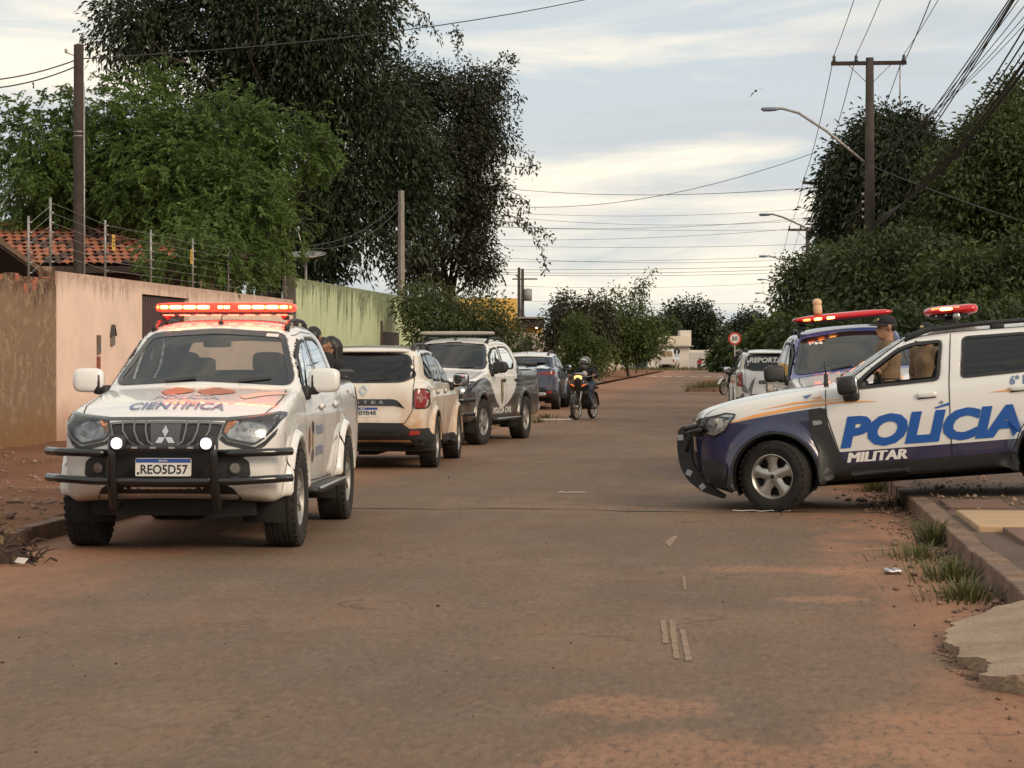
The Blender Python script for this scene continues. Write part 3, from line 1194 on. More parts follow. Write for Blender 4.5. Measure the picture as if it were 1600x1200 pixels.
    if cover:
        cv = MB()
        n = 9
        V, F = [], []
        for i, x in enumerate(np.linspace(-2.79, -1.30, n)):
            for j, y in enumerate(np.linspace(-.74, .74, 7)):
                V.append((x, y, 1.315 + .015 * math.sin(i * 1.7) * math.cos(y * 3) - .02 * (abs(y) / .74) ** 4))
        F = [(i * 7 + j, i * 7 + j + 1, (i + 1) * 7 + j + 1, (i + 1) * 7 + j) for i in range(n - 1) for j in range(6)]
        cv.add(V, F)
        cv.build('bed_cover', M_BLACK, v.root, True)
    for sg in (1, -1):
        MB().tube([(-1.36, sg * .77, 1.335), (-2.0, sg * .775, 1.345), (-2.78, sg * .77, 1.335)], .024, 8).build('bed_rail', M_BLACK, v.root, True)
    v.rails(.565, .10, -1.02, .045, M_BLACK, .018)
    v.mirrors(.74, .845, 1.295, mirror or pm, (.13, .26, .20))
    for yy, a in ((.30, .55), (-.30, -.05)):
        v.line('wiper', [(yy, 1.285), (a, 1.31)], 'F', M_BLACK, .022, .02)
    if carve:
        v.seats(.18, z=.72, hr=1.44)
        v.dash(.80, 1.20)
        MB().blob((.24, 0, 1.60), (.03, .24, .07), (.4, .4)).build('rear_view_mirror', M_BLACK, v.root, True)
    return v


# ------------------------------------------------------------------ the compact SUV (two generations share the shell)
DUSTER = dict(
    box=((-2.36, 2.36), 1.02, (0.16, 1.80)), crown=(0.055, 0.06), bow=0.11, gbow=0.17, rs=0.16, kf=0.05,
    side=[(1.85, .26), (2.08, .33), (2.17, .46), (2.20, .62), (2.195, .80), (2.15, .94), (2.05, 1.03), (1.7, 1.105), (1.3, 1.15), (.78, 1.19), (0, 1.13), (-1.8, 1.18),
          (-2.03, 1.16), (-2.10, .98), (-2.12, .76), (-2.17, .66, .05), (-2.18, .46), (-2.05, .36), (-1.7, .30), (1.0, .27)],
    front=half([(.70, .22), (.80, .27), (.855, .38), (.872, .60), (.885, .80), (.88, .94), (.855, 1.06), (.825, 1.15), (.79, 1.24), (.6, 1.4)]),
    plan=[(-2.2, -1), (-2.19, .55), (-2.12, .74), (-1.95, .85), (-1.6, .885), (0, .895), (1.4, .895), (1.70, .872), (1.90, .805), (2.03, .69), (2.12, .50), (2.18, .25), (2.205, .05), (2.21, -1)],
    gside=[(.92, 1.06), (.80, 1.17), (.12, 1.555), (-.05, 1.605), (-.55, 1.64), (-1.2, 1.635), (-1.72, 1.60), (-1.86, 1.565, .05), (-1.93, 1.42), (-2.04, 1.12), (-2.04, 1.0)],
    gfront=half([(.845, 1.0), (.832, 1.14), (.74, 1.40), (.665, 1.56), (.57, 1.635), (.3, 1.70)]),
    gplan=[(1.2, -1), (1.2, .85), (.3, .85), (-1.3, .85), (-1.85, .73), (-2.06, .62), (-2.15, -1)],
    arch=[(1.3365, .345, .47, .405, .905), (-1.3365, .345, .47, .405, .905)],
    cabin=(-1.85, .85, .70), xmid=0.0, xrear=-1.6,
    swin=[[(.60, 1.105), (-.27, 1.135), (-.33, 1.52), (-.05, 1.515), (.10, 1.47), (.36, 1.30)],
          [(-.47, 1.14), (-1.15, 1.16), (-1.22, 1.30), (-1.12, 1.53), (-.52, 1.535)],
          [(-1.30, 1.17), (-1.62, 1.21), (-1.70, 1.30), (-1.55, 1.50), (-1.22, 1.525)]],
    wscreen=sym([(0, 1.575), (.50, 1.545), (.58, 1.525), (.755, 1.20), (.70, 1.175), (0, 1.215)]),
    rscreen=sym([(0, 1.535), (.52, 1.52), (.60, 1.49), (.69, 1.215), (.50, 1.145), (0, 1.135)]),
)


def duster(name, label, cat, pm, glass_front, glass_side, h, steer=0.0, gen=2, group=None, open_front=False, rim='five', rim_mat=None, carve=True, plate='', cladding=True, spec=None):
    v = Veh(name, label, cat, group)
    sp = spec or DUSTER
    v.body(sp, pm, h, carve)
    v.wells()
    v.under(-1.9, 1.8, .30)
    for x, st in ((1.3365, steer), (-1.3365, 0)):
        for sg in (1, -1):
            v.wheel(x, sg * .785, .343, .222, .215, rim, st, rim_mat)
    v.skin('windscreen', sp['wscreen'], 'F', glass_front, .004, .07, .06)
    v.rim('windscreen_band', sp['wscreen'], 'F', M_GLOSSBLACK, .04, .008, .05, .06)
    v.skin('rear_window', sp['rscreen'], 'B', glass_side, .004, .07, .06)
    v.rim('rear_window_seal', sp['rscreen'], 'B', M_GLOSSBLACK, .03, .008, .06, .06)
    for k, w in enumerate(sp['swin']):
        for sd in 'LR':
            if not (k == 0 and open_front):
                v.skin('side_window', w, sd, glass_side, .003, .09, .05)
            v.rim('window_seal', w, sd, M_BLACK, .026 if not (k == 0 and open_front) else .030, .008, .06, .05)
    for sd in 'LR':
        sg = 1 if sd == 'L' else -1
        v.line('shut_line', [(.80, 1.13), (.81, .9), (.72, .55), (.66, .36), (-.33, .36), (-.345, .8), (-.36, 1.11), (-.41, 1.57)], sd, M_SEAM, .009)
        v.line('shut_line', [(-.33, .36), (-.86, .36), (-.98, .62), (-1.16, .86), (-1.23, 1.15), (-1.26, 1.30), (-1.17, 1.56)], sd, M_SEAM, .009)
        v.line('roof_line', [(.72, 1.20), (.32, 1.415), (.0, 1.56), (-.4, 1.585), (-1.2, 1.58), (-1.6, 1.54)], sd, M_SEAM, .006)
        for x in (-.14, -1.0):
            v.skin('handle_recess', [(x - .10, .965), (x + .08, .965), (x + .05, 1.03), (x - .09, 1.035)], sd, pm, .004, .06, .03)
            y = v.hit(x, 1.0, sd, 0).y
            hb = MB()
            hb.blob((x - .005, y + sg * .016, 1.012), (.19, .034, .055), (.6, .6))
            hb.build('door_handle', pm, v.root, True)
            v.line('handle_gap', [(x - .09, .982), (x + .085, .978)], sd, M_SEAM, .010, .010)
        if cladding:
            v.skin('sill_cladding', [(.90, .29), (.86, .40), (-.92, .42), (-.95, .30), (-.9, .255), (.85, .235)], sd, M_BLACK, .012, .08, .02)
        for xa, zw, rf, ra, yf in sp['arch']:
            pts = [(xa + (ra + .012) * math.cos(t), zw + (ra + .012) * math.sin(t)) for t in np.linspace(R(-6), R(186), 30)]
            v.line('arch_trim', pts, sd, M_BLACK, .022, .006)
    # nose
    hl = [(.44, .80), (.56, .765), (.70, .775), (.80, .84), (.855, .935), (.80, .96), (.62, .935), (.46, .915)]
    for sg in (1, -1):
        P = [(sg * a, b) for a, b in hl]
        e = v.skin('headlight', P, 'F', M_LAMPIN, .008, .04, .02)
        v.rim('lamp_edge', P, 'F', M_GLOSSBLACK, .012, .018, .04, .02, e)
        v.skin('bulb_bowl', [(sg * (.63 + .07 * math.cos(t)), .86 + .05 * math.sin(t)) for t in np.linspace(0, 2 * PI, 14)[:-1]], 'F', M_BOWL, .014, .04, 0, e)
        v.skin('lamp_glass', P, 'F', M_LAMPGLASS, .022, .05, .02, e)
        sd = 'L' if sg > 0 else 'R'
        S = [(1.66, .965), (1.76, .985), (1.95, .950), (2.025, .87), (1.99, .785), (1.90, .755), (1.79, .80)]
        e = v.skin('headlight_side', S, sd, M_LAMPIN, .010, .04, .02)
        v.skin('bulb_bowl', [(1.92 + .048 * math.cos(t), .87 + .05 * math.sin(t)) for t in np.linspace(0, 2 * PI, 12)[:-1]], sd, M_BOWL, .016, .04, 0, e)
        v.skin('inner_bowl', [(1.82 + .033 * math.cos(t), .885 + .045 * math.sin(t)) for t in np.linspace(0, 2 * PI, 12)[:-1]], sd, M_SILVER, .016, .04, 0, e)
        v.rim('lamp_edge', S, sd, M_GLOSSBLACK, .014, .018, .04, .02, e)
    v.skin('grille', sym([(0, .94), (.42, .92), (.42, .80), (.36, .77), (0, .76)]), 'F', M_BLACK, .008, .06, .02)
    for z in (.80, .85, .90):
        v.line('grille_bar', [(-.40, z), (0, z + .01), (.40, z)], 'F', M_SILVER, .014, .02)
    v.skin('lower_grille', sym([(0, .62), (.55, .62), (.62, .52), (.55, .42), (0, .40)]), 'F', M_BLACK, .008, .06, .02)
    v.line('hood_line', [(.85, .72), (1.4, .755), (1.8, .75), (2.0, .70), (2.1, .5)], 'T', M_SEAM, .008)
    v.line('hood_line', [(.85, -.72), (1.4, -.755), (1.8, -.75), (2.0, -.70), (2.1, -.5)], 'T', M_SEAM, .008)
    # tail
    for sg in (1, -1):
        if gen == 2:
            P = [(sg * .665, .80), (sg * .84, .80), (sg * .86, .98), (sg * .83, 1.065), (sg * .665, 1.065)]
            e = v.skin('tail_lamp', P, 'B', M_TAIL, .012, .04, .05)
            v.skin('lamp_cross', [(sg * .725, .93), (sg * .745, .88), (sg * .77, .88), (sg * .78, .93), (sg * .81, .935), (sg * .81, .955), (sg * .78, .96), (sg * .77, 1.0), (sg * .745, 1.0), (sg * .735, .96), (sg * .70, .955), (sg * .70, .935)], 'B', M_TAILC, .018, .04, .004, e)
            v.rim('lamp_edge', P, 'B', M_GLOSSBLACK, .012, .016, .04, .05, e)
            sd = 'L' if sg > 0 else 'R'
            v.skin('tail_lamp_side', [(-2.10, .83), (-1.98, .86), (-1.96, 1.0), (-2.0, 1.06), (-2.09, 1.06)], sd, M_TAIL, .010, .04, .04)
        elif gen == 3:
            P = [(sg * .30, .985), (sg * .60, .96), (sg * .80, .955), (sg * .80, 1.06), (sg * .60, 1.045), (sg * .30, 1.02)]
            v.skin('tail_lamp', P, 'B', M_TAIL, .012, .04, .01)
            v.skin('tail_lamp_side', [(-2.08, .96), (-1.86, .99), (-1.84, 1.03), (-2.06, 1.06)], 'L' if sg > 0 else 'R', M_TAIL, .010, .04, .02)
        else:
            P = [(sg * .70, .78), (sg * .83, .80), (sg * .86, 1.02), (sg * .80, 1.13), (sg * .72, 1.13)]
            e = v.skin('tail_lamp', P, 'B', M_TAIL, .012, .04, .03)
            v.skin('reversing_lamp', [(sg * .72, .84), (sg * .79, .84), (sg * .80, .91), (sg * .72, .91)], 'B', M_TAILC, .018, .04, .01, e)
            v.rim('lamp_edge', P, 'B', M_GLOSSBLACK, .010, .016, .04, .03, e)
        v.skin('reflector', [(sg * .61, .455), (sg * .74, .465), (sg * .74, .515), (sg * .62, .515)], 'B', M_REFL, .022, .05, .015)
    if gen == 2:
        v.skin('tailgate_trim', sym([(0, .925), (.40, .925), (.46, .905), (.56, .80), (.50, .825), (.42, .84), (0, .84)]), 'B', M_GLOSSBLACK, .012, .06, .01)
    elif gen == 1:
        v.skin('tailgate_trim', sym([(0, .93), (.34, .93), (.36, .90), (.34, .85), (0, .85)]), 'B', M_GLOSSBLACK, .012, .06, .02)
    for k, ch in enumerate('DUSTER' if gen < 3 else ''):
        v.text('badge_letter', ch, 'B', .30 - k * .108 + .02, .862, .055, .040, M_SILVER, .01, 0, .020)
    v.line('shut_line', [(-.645, 1.49), (-.66, 1.2), (-.655, .78), (-.56, .615), (-.4, .60), (.4, .60), (.56, .615), (.655, .78), (.66, 1.2), (.645, 1.49)], 'B', M_SEAM, .009)
    v.skin('rear_bumper', sym([(0, .62), (.52, .615), (.62, .54), (.79, .545), (.80, .36), (.6, .33), (0, .30)]), 'B', M_BLACK, .012, .07, .02)
    for sd in 'LR':
        v.skin('bumper_end', [(-2.16, .33), (-2.15, .545), (-1.86, .545), (-1.79, .47), (-1.76, .36), (-1.80, .29)], sd, M_BLACK, .012, .05, .02)
    v.line('bumper_groove', [(-.5, .53), (-.46, .50), (.46, .50), (.5, .53)], 'B', M_SEAM, .012, .018)
    if plate:
        c = v.hit(0, .755, 'B', .014)
        v.plate(basis(c, (0, -1, 0), (0.05, 0, 1)), plate)
    v.line('emblem', [(a, b + .975) for a, b in [(0, .0), (.045, .065), (0, .13), (-.045, .065)]], 'B', M_CHROME, .022, .016, .05, closed=True)
    v.line('wiper', [(.0, 1.175), (-.32, 1.19)], 'B', M_BLACK, .024, .022)
    MB().blob(v.hit(-1.84, 0, 'T', 0) + Vector((-.03, 0, -.012)), (.16, 1.16, .030), (.4, .25), (24, 6)).build('spoiler', pm, v.root, True)
    v.rails(.60, .02, -1.72, .055, M_BLACK, .024)
    v.mirrors(.58, .885, 1.155, M_BLACK, (.19, .23, .185) if gen == 2 else (.12, .18, .15))
    for yy, a in ((.34, .60), (-.28, -.02)):
        v.line('wiper', [(yy, 1.21), (a, 1.225)], 'F', M_BLACK, .02, .02)
    if carve:
        v.seats(.05, z=.62, hr=1.34)
        v.dash(.62, 1.12)
        MB().blob((.16, 0, 1.47), (.03, .22, .06), (.4, .4)).build('rear_view_mirror', M_BLACK, v.root, True)
    return v


# ------------------------------------------------------------------ people (one skin mesh each, clothes as children)
M_SKIN = mat('skin', (0.36, 0.19, 0.12), 0.55, vary=0.08, vscale=20)
M_SKIN2 = mat('skin_brown', (0.22, 0.11, 0.065), 0.55, vary=0.08, vscale=20)
M_HAIR = mat('black_hair', (0.010, 0.008, 0.007), 0.5)
M_KHAKI = mat('khaki_cloth', (0.15, 0.098, 0.052), 0.9, vary=0.2, vscale=14, bump=0.4, bscale=22)
M_BLACKCLOTH = mat('black_cloth', (0.015, 0.015, 0.017), 0.9, vary=0.3, vscale=14, bump=0.4, bscale=22)
M_JEANS = mat('blue_jeans', (0.035, 0.05, 0.085), 0.9, vary=0.3, vscale=12)
M_TEE = mat('pale_tee', (0.50, 0.44, 0.38), 0.9, vary=0.1)
M_RED = mat('red_cloth', (0.30, 0.03, 0.035), 0.9, vary=0.2)
M_GREYCLOTH = mat('grey_cloth', (0.12, 0.12, 0.125), 0.9, vary=0.2)
M_BOOT = mat('black_boot', (0.012, 0.012, 0.012), 0.4)
M_EYE = mat('eye_dark', (0.02, 0.015, 0.012), 0.3)
M_LIP = mat('lips', (0.25, 0.09, 0.07), 0.5)
M_GOLD = mat('gold_badge', (0.55, 0.42, 0.18), 0.4, 0.5)
M_HELM = mat('helmet_grey', (0.07, 0.07, 0.07), 0.25, coat=0.5, vary=0.3, vscale=9)
M_VISOR = mat('visor_clear', (0.03, 0.026, 0.025), 0.15, coat=0.5)


def field_mesh(caps, h, k=0.03, ell=(), planes=(), relax=1):
    """smooth union of tapered capsules (p0, p1, r0, r1) and ellipsoids (c, radii) -> verts, quads"""
    lo = np.full(3, 1e9)
    hi = -lo
    for p0, p1, r0, r1 in caps:
        for p, r in ((p0, r0), (p1, r1)):
            lo = np.minimum(lo, np.array(p) - r)
            hi = np.maximum(hi, np.array(p) + r)
    for c, rad in ell:
        lo = np.minimum(lo, np.array(c) - rad)
        hi = np.maximum(hi, np.array(c) + rad)
    lo -= 2.5 * h
    n = np.ceil((hi - lo) / h).astype(int) + 3
    G = np.stack(np.meshgrid(*[lo[i] + h * np.arange(n[i]) for i in range(3)], indexing='ij'), -1)
    F = np.full(G.shape[:3], 9.0)
    for p0, p1, r0, r1 in caps:
        a, b = np.array(p0, float), np.array(p1, float)
        ab = b - a
        L2 = max(ab @ ab, 1e-9)
        t = np.clip(((G - a) @ ab) / L2, 0, 1)
        d = np.linalg.norm(G - a - t[..., None] * ab, axis=-1) - (r0 + (r1 - r0) * t)
        F = smin(F, d, k)
    for c, rad in ell:
        q = (G - np.array(c)) / np.array(rad)
        l = np.linalg.norm(q, axis=-1)
        F = smin(F, (l - 1) * min(rad), k * .6)
    for nrm, off in planes:
        F = np.maximum(F, G @ np.array(nrm) - off)
    return surface_nets(F, lo, h, relax)


def join_np(parts):
    V, Q, n = [], [], 0
    for v, q in parts:
        V.append(v)
        Q.append(q + n)
        n += len(v)
    return np.concatenate(V), np.concatenate(Q)


def person(name, label, H=1.72, pose=None, skin=None, shirt=None, trousers=None, shoes=None, hair='short', hat=None, sleeve=1.0, jacket=None,
           turn=0.0, group=None, belt=False):
    """faces +x, stands at the origin; pose overrides joints given for a 1.75 m figure"""
    s = H / 1.75
    J = dict(pelvis=(0, 0, .96), waist=(.0, 0, 1.10), chest=(.0, 0, 1.30), neck=(-.01, 0, 1.47), head=(.015, 0, 1.635))
    for q, sg in (('l', 1), ('r', -1)):
        J['sh' + q] = (-.01, sg * .185, 1.415)
        J['el' + q] = (-.03, sg * .235, 1.13)
        J['wr' + q] = (.06, sg * .235, .89)
        J['hi' + q] = (0, sg * .09, .93)
        J['kn' + q] = (.02, sg * .10, .50)
        J['an' + q] = (-.02, sg * .11, .09)
    J.update(pose or {})
    J = {k: np.array(v, float) * s for k, v in J.items()}
    root = empty(name, label=label, cat='person', group=group)
    sk = skin or M_SKIN
    C = [(J['pelvis'], J['waist'], .135 * s, .12 * s), (J['waist'], J['chest'], .12 * s, .14 * s), (J['chest'], J['neck'], .12 * s, .062 * s)]
    arms, legs = [], []
    for q in 'lr':
        arms += [(J['sh' + q], J['el' + q], .050 * s, .040 * s), (J['el' + q], J['wr' + q], .040 * s, .029 * s)]
        legs += [(J['hi' + q], J['kn' + q], .082 * s, .056 * s), (J['kn' + q], J['an' + q], .054 * s, .036 * s)]
    shoulder = [(J['shl'], J['neck'] - (0, 0, .06 * s), .06 * s, .07 * s), (J['shr'], J['neck'] - (0, 0, .06 * s), .06 * s, .07 * s)]
    hd = J['head']
    ca, sa = math.cos(turn), math.sin(turn)
    fw, lf, up = np.array((ca, sa, 0)), np.array((-sa, ca, 0)), np.array((0, 0, 1.0))

    def at(a, b, c):
        return hd + (fw * a + lf * b + up * c) * s
    headc = [(at(-.015, 0, .03), at(.0, 0, .035), .092 * s, .088 * s), (at(.03, 0, -.05), at(.055, 0, -.085), .062 * s, .042 * s),
             (at(.092, 0, .005), at(.112, 0, -.028), .010 * s, .015 * s), (at(.085, -.035, .026), at(.085, .035, .026), .014 * s, .014 * s),
             (at(-.02, 0, -.05), J['neck'], .062 * s, .058 * s), (at(-.01, .088, -.01), at(-.015, .094, .015), .012 * s, .016 * s), (at(-.01, -.088, -.01), at(-.015, -.094, .015), .012 * s, .016 * s),
             (at(.075, 0, -.062), at(.083, 0, -.058), .02 * s, .02 * s)]
    hands = []
    for q in 'lr':
        w, e = J['wr' + q], J['el' + q]
        d = (w - e) / np.linalg.norm(w - e)
        sgn = 1 if q == 'l' else -1
        side = np.cross(d, np.array((0, sgn, 0.0)))
        side = side / (np.linalg.norm(side) + 1e-6)
        palmn = np.cross(d, side)
        cp = [(w, w + d * .085 * s, .026 * s, .032 * s)]
        for i, L in enumerate((.070, .082, .076, .058)):
            o = w + d * .085 * s + side * (.030 - .020 * i) * s
            m = o + d * L * .5 * s
            cp += [(o, m, .0095 * s, .009 * s), (m, m + (d * .8 + palmn * .6) * L * .5 * s, .009 * s, .008 * s)]
        o = w + d * .03 * s + side * .026 * s
        cp += [(o, o + (d * .6 + side * .7) * .045 * s, .012 * s, .010 * s), (o + (d * .6 + side * .7) * .045 * s, o + (d * 1.1 + side * .8) * .07 * s, .010 * s, .008 * s)]
        hands.append(field_mesh(cp, .009 * s, .008))
    V, Q = join_np([field_mesh(C + arms + legs + shoulder, .024 * s, .05), field_mesh(headc, .0125 * s, .02)] + hands)
    link('skin', mesh_np('skin', V, Q, sk, True), root)
    for b in (-.033, .033):
        MB().blob(at(.086, b, .008), (.016, .026, .011), (.8, .8), (8, 6)).build('eye', M_EYE, root, True)
    MB().blob(at(.090, 0, -.062), (.02, .045, .012), (.8, .8), (8, 6)).build('lips', M_LIP, root, True)
    # clothes
    g = 1.0

    def grow(L, r):
        return [(a, b, ra + r, rb + r) for a, b, ra, rb in L]
    sl = []
    for q in 'lr':
        if sleeve >= 1:
            sl += [(J['sh' + q], J['el' + q], .068 * s, .056 * s), (J['el' + q], J['el' + q] + (J['wr' + q] - J['el' + q]) * .92, .056 * s, .043 * s)]
        else:
            sl += [(J['sh' + q], J['sh' + q] + (J['el' + q] - J['sh' + q]) * .85, .068 * s, .066 * s)]
    upper = [(J['pelvis'] + (0, 0, .02 * s), J['waist'], .150 * s, .138 * s), (J['waist'], J['chest'], .138 * s, .158 * s), (J['chest'], J['neck'] - (0, 0, .05 * s), .138 * s, .078 * s)] + grow(shoulder, .016 * s) + sl
    V, Q = field_mesh(upper, .021 * s, .045)
    o = link('jacket' if jacket else 'shirt', mesh_np('shirt', V, Q, jacket or shirt, True), root)
    if jacket:
        V, Q = field_mesh([(J['waist'] + (.085 * s, 0, 0), J['chest'] + (.098 * s, 0, 0), .070 * s, .078 * s), (J['chest'] + (.098 * s, 0, 0), J['neck'] + (.05 * s, 0, -.05 * s), .076 * s, .05 * s)], .02 * s, .04)
        link('tee_shirt', mesh_np('tee', V, Q, shirt, True), root)
    if belt:
        V, Q = field_mesh([(J['pelvis'] + (0, 0, .03 * s), J['pelvis'] + (0, 0, .06 * s), .160 * s, .158 * s)], .02 * s, .02)
        link('belt', mesh_np('belt', V, Q, M_BLACKCLOTH, True), root)
        MB().blob(J['pelvis'] + np.array((.0, -.17, -.04)) * s, (.12, .05, .2), (.5, .5)).build('holster', M_BLACK, root, True)
    collar = MB()
    collar.lathe([(.072 * s, -.02 * s), (.082 * s, .0), (.078 * s, .028 * s), (.068 * s, .03 * s)], 16, 'z', J['neck'] + np.array((0, 0, -.02)) * s)
    collar.build('collar', jacket or shirt, root, True)
    lg = []
    for q in 'lr':
        a = J['kn' + q] + (J['an' + q] - J['kn' + q]) * .93
        lg += [(J['hi' + q], J['kn' + q], .098 * s, .075 * s), (J['kn' + q], a, .073 * s, .062 * s)]
    V, Q = field_mesh([(J['pelvis'] + (0, .05 * s, 0), J['pelvis'] + (0, -.05 * s, 0), .142 * s, .142 * s)] + lg, .022 * s, .04)
    link('trousers', mesh_np('trousers', V, Q, trousers, True), root)
    for q in 'lr':
        a = J['an' + q]
        f = np.array((.9, .1 * (1 if q == 'l' else -1), 0))
        V, Q = field_mesh([(a + (0, 0, .04 * s), a + (0, 0, -.03 * s), .046 * s, .048 * s), (a + (-.02 * s, 0, -.045 * s), a + f * .15 * s + np.array((0, 0, -.05 * s)), .046 * s, .040 * s)], .014 * s, .03)
        link('shoe', mesh_np('shoe', V, Q, shoes or M_BOOT, True), root)
    # hair, hats
    if hair == 'short':
        V, Q = field_mesh([(at(-.03, 0, .035), at(-.005, 0, .055), .094 * s, .088 * s)], .0125 * s, .02, planes=[(tuple(fw * .75 - up * .75), float((fw * .75 - up * .75) @ at(.035, 0, .05)))])
        link('hair', mesh_np('hair', V, Q, M_HAIR, True), root)
    elif hair == 'long':
        V, Q = field_mesh([(at(-.03, 0, .035), at(-.01, 0, .05), .104 * s, .10 * s), (at(-.06, 0, 0), at(-.08, 0, -.26), .10 * s, .085 * s), (at(-.03, .07, 0), at(-.04, .085, -.22), .05 * s, .035 * s),
                           (at(-.03, -.07, 0), at(-.04, -.085, -.22), .05 * s, .035 * s)], .0135 * s, .03, planes=[(tuple(fw), float(fw @ at(.055, 0, 0)))])
        link('hair', mesh_np('hair', V, Q, M_HAIR, True), root)
    if hat == 'cap':
        V, Q = field_mesh([(at(-.015, 0, .05), at(.0, 0, .058), .106 * s, .10 * s)], .0125 * s, .02, planes=[((0, 0, -1), -float(at(0, 0, .045)[2]))])
        c = link('cap', mesh_np('cap', V, Q, M_BLACKCLOTH, True), root)
        bm = MB()
        n = 12
        Vv, Ff = [], []
        for i in range(n + 1):
            a = -PI / 2 + PI * i / n
            for rr, dz in ((.09, .055), (.10 + .085 * math.cos(a) ** .7 if math.cos(a) > 0 else .1, .035), (.10 + .085 * math.cos(a) ** .7 if math.cos(a) > 0 else .1, .028), (.09, .045)):
                Vv.append(at(rr * math.cos(a), rr * math.sin(a), dz))
        for i in range(n):
            for j in range(4):
                Ff.append((i * 4 + j, i * 4 + (j + 1) % 4, (i + 1) * 4 + (j + 1) % 4, (i + 1) * 4 + j))
        bm.add(Vv, Ff)
        bm.build('cap_peak', M_BLACKCLOTH, c, True)
        MB().blob(at(.088, 0, .095), (.02, .05, .035), (.8, .8)).build('cap_badge', M_GOLD, c, True)
    if hat == 'helmet':
        V, Q = field_mesh([(at(-.02, 0, .03), at(.005, 0, .035), .136 * s, .13 * s), (at(.03, 0, -.07), at(.05, 0, -.085), .105 * s, .09 * s)], .0135 * s, .03,
                          planes=[((0, 0, -1), -float(at(0, 0, -.155)[2]))])
        c = link('helmet', mesh_np('helmet', V, Q, M_HELM, True), root)
        V, Q = field_mesh([(at(.045, -.035, .0), at(.045, .035, .0), .096 * s, .096 * s)], .0125 * s, .02, planes=[((0, 0, 1), float(at(0, 0, .052)[2])), ((0, 0, -1), -float(at(0, 0, -.052)[2]))])
        link('visor', mesh_np('visor', V, Q, M_VISOR, True), c)
        MB().blob(at(.10, 0, .085), (.09, .12, .05), (.7, .7)).build('helmet_crest', mat('helmet_white', (.6, .58, .55), .3), c, True)
    root['H'] = H
    return root


# ------------------------------------------------------------------ motorcycles
M_BIKE = mat('bike_black', (0.010, 0.010, 0.011), 0.3, coat=0.3)
M_ORANGE = mat('bike_orange_lens', (0.55, 0.11, 0.02), 0.3, emit=(1.0, 0.25, 0.04), estr=0.5)
M_HEADLIT = mat('bike_headlamp_lit', (0.9, 0.6, 0.25), 0.3, emit=(1.0, 0.55, 0.13), estr=1.6)


def bike_wheel(root, x, r, w, steer=0.0):
    e = link('wheel', None, root)
    e.location = (x, 0, r)
    e.rotation_euler = (0, 0, steer)
    MB().lathe([(r - .045, -w * .4), (r - .02, -w * .5), (r - .004, -w * .3), (r, 0), (r - .004, w * .3), (r - .02, w * .5), (r - .045, w * .4)], 32).build('tyre', M_TYRE, e, True)
    mb = MB().lathe([(r - .04, -w * .42), (r - .058, -w * .3), (r - .058, w * .3), (r - .04, w * .42)], 32)
    for k in range(14):
        t = 2 * PI * k / 14
        q = .03 if k % 2 else -.03
        mb.tube([(.03 * math.cos(t + .6), q, .03 * math.sin(t + .6)), ((r - .05) * math.cos(t), 0, (r - .05) * math.sin(t))], .004, 5)
    mb.lathe([(.001, -.05), (.045, -.05), (.045, .05), (.001, .05)], 14)
    mb.build('rim', M_STEEL, e, True)
    return e


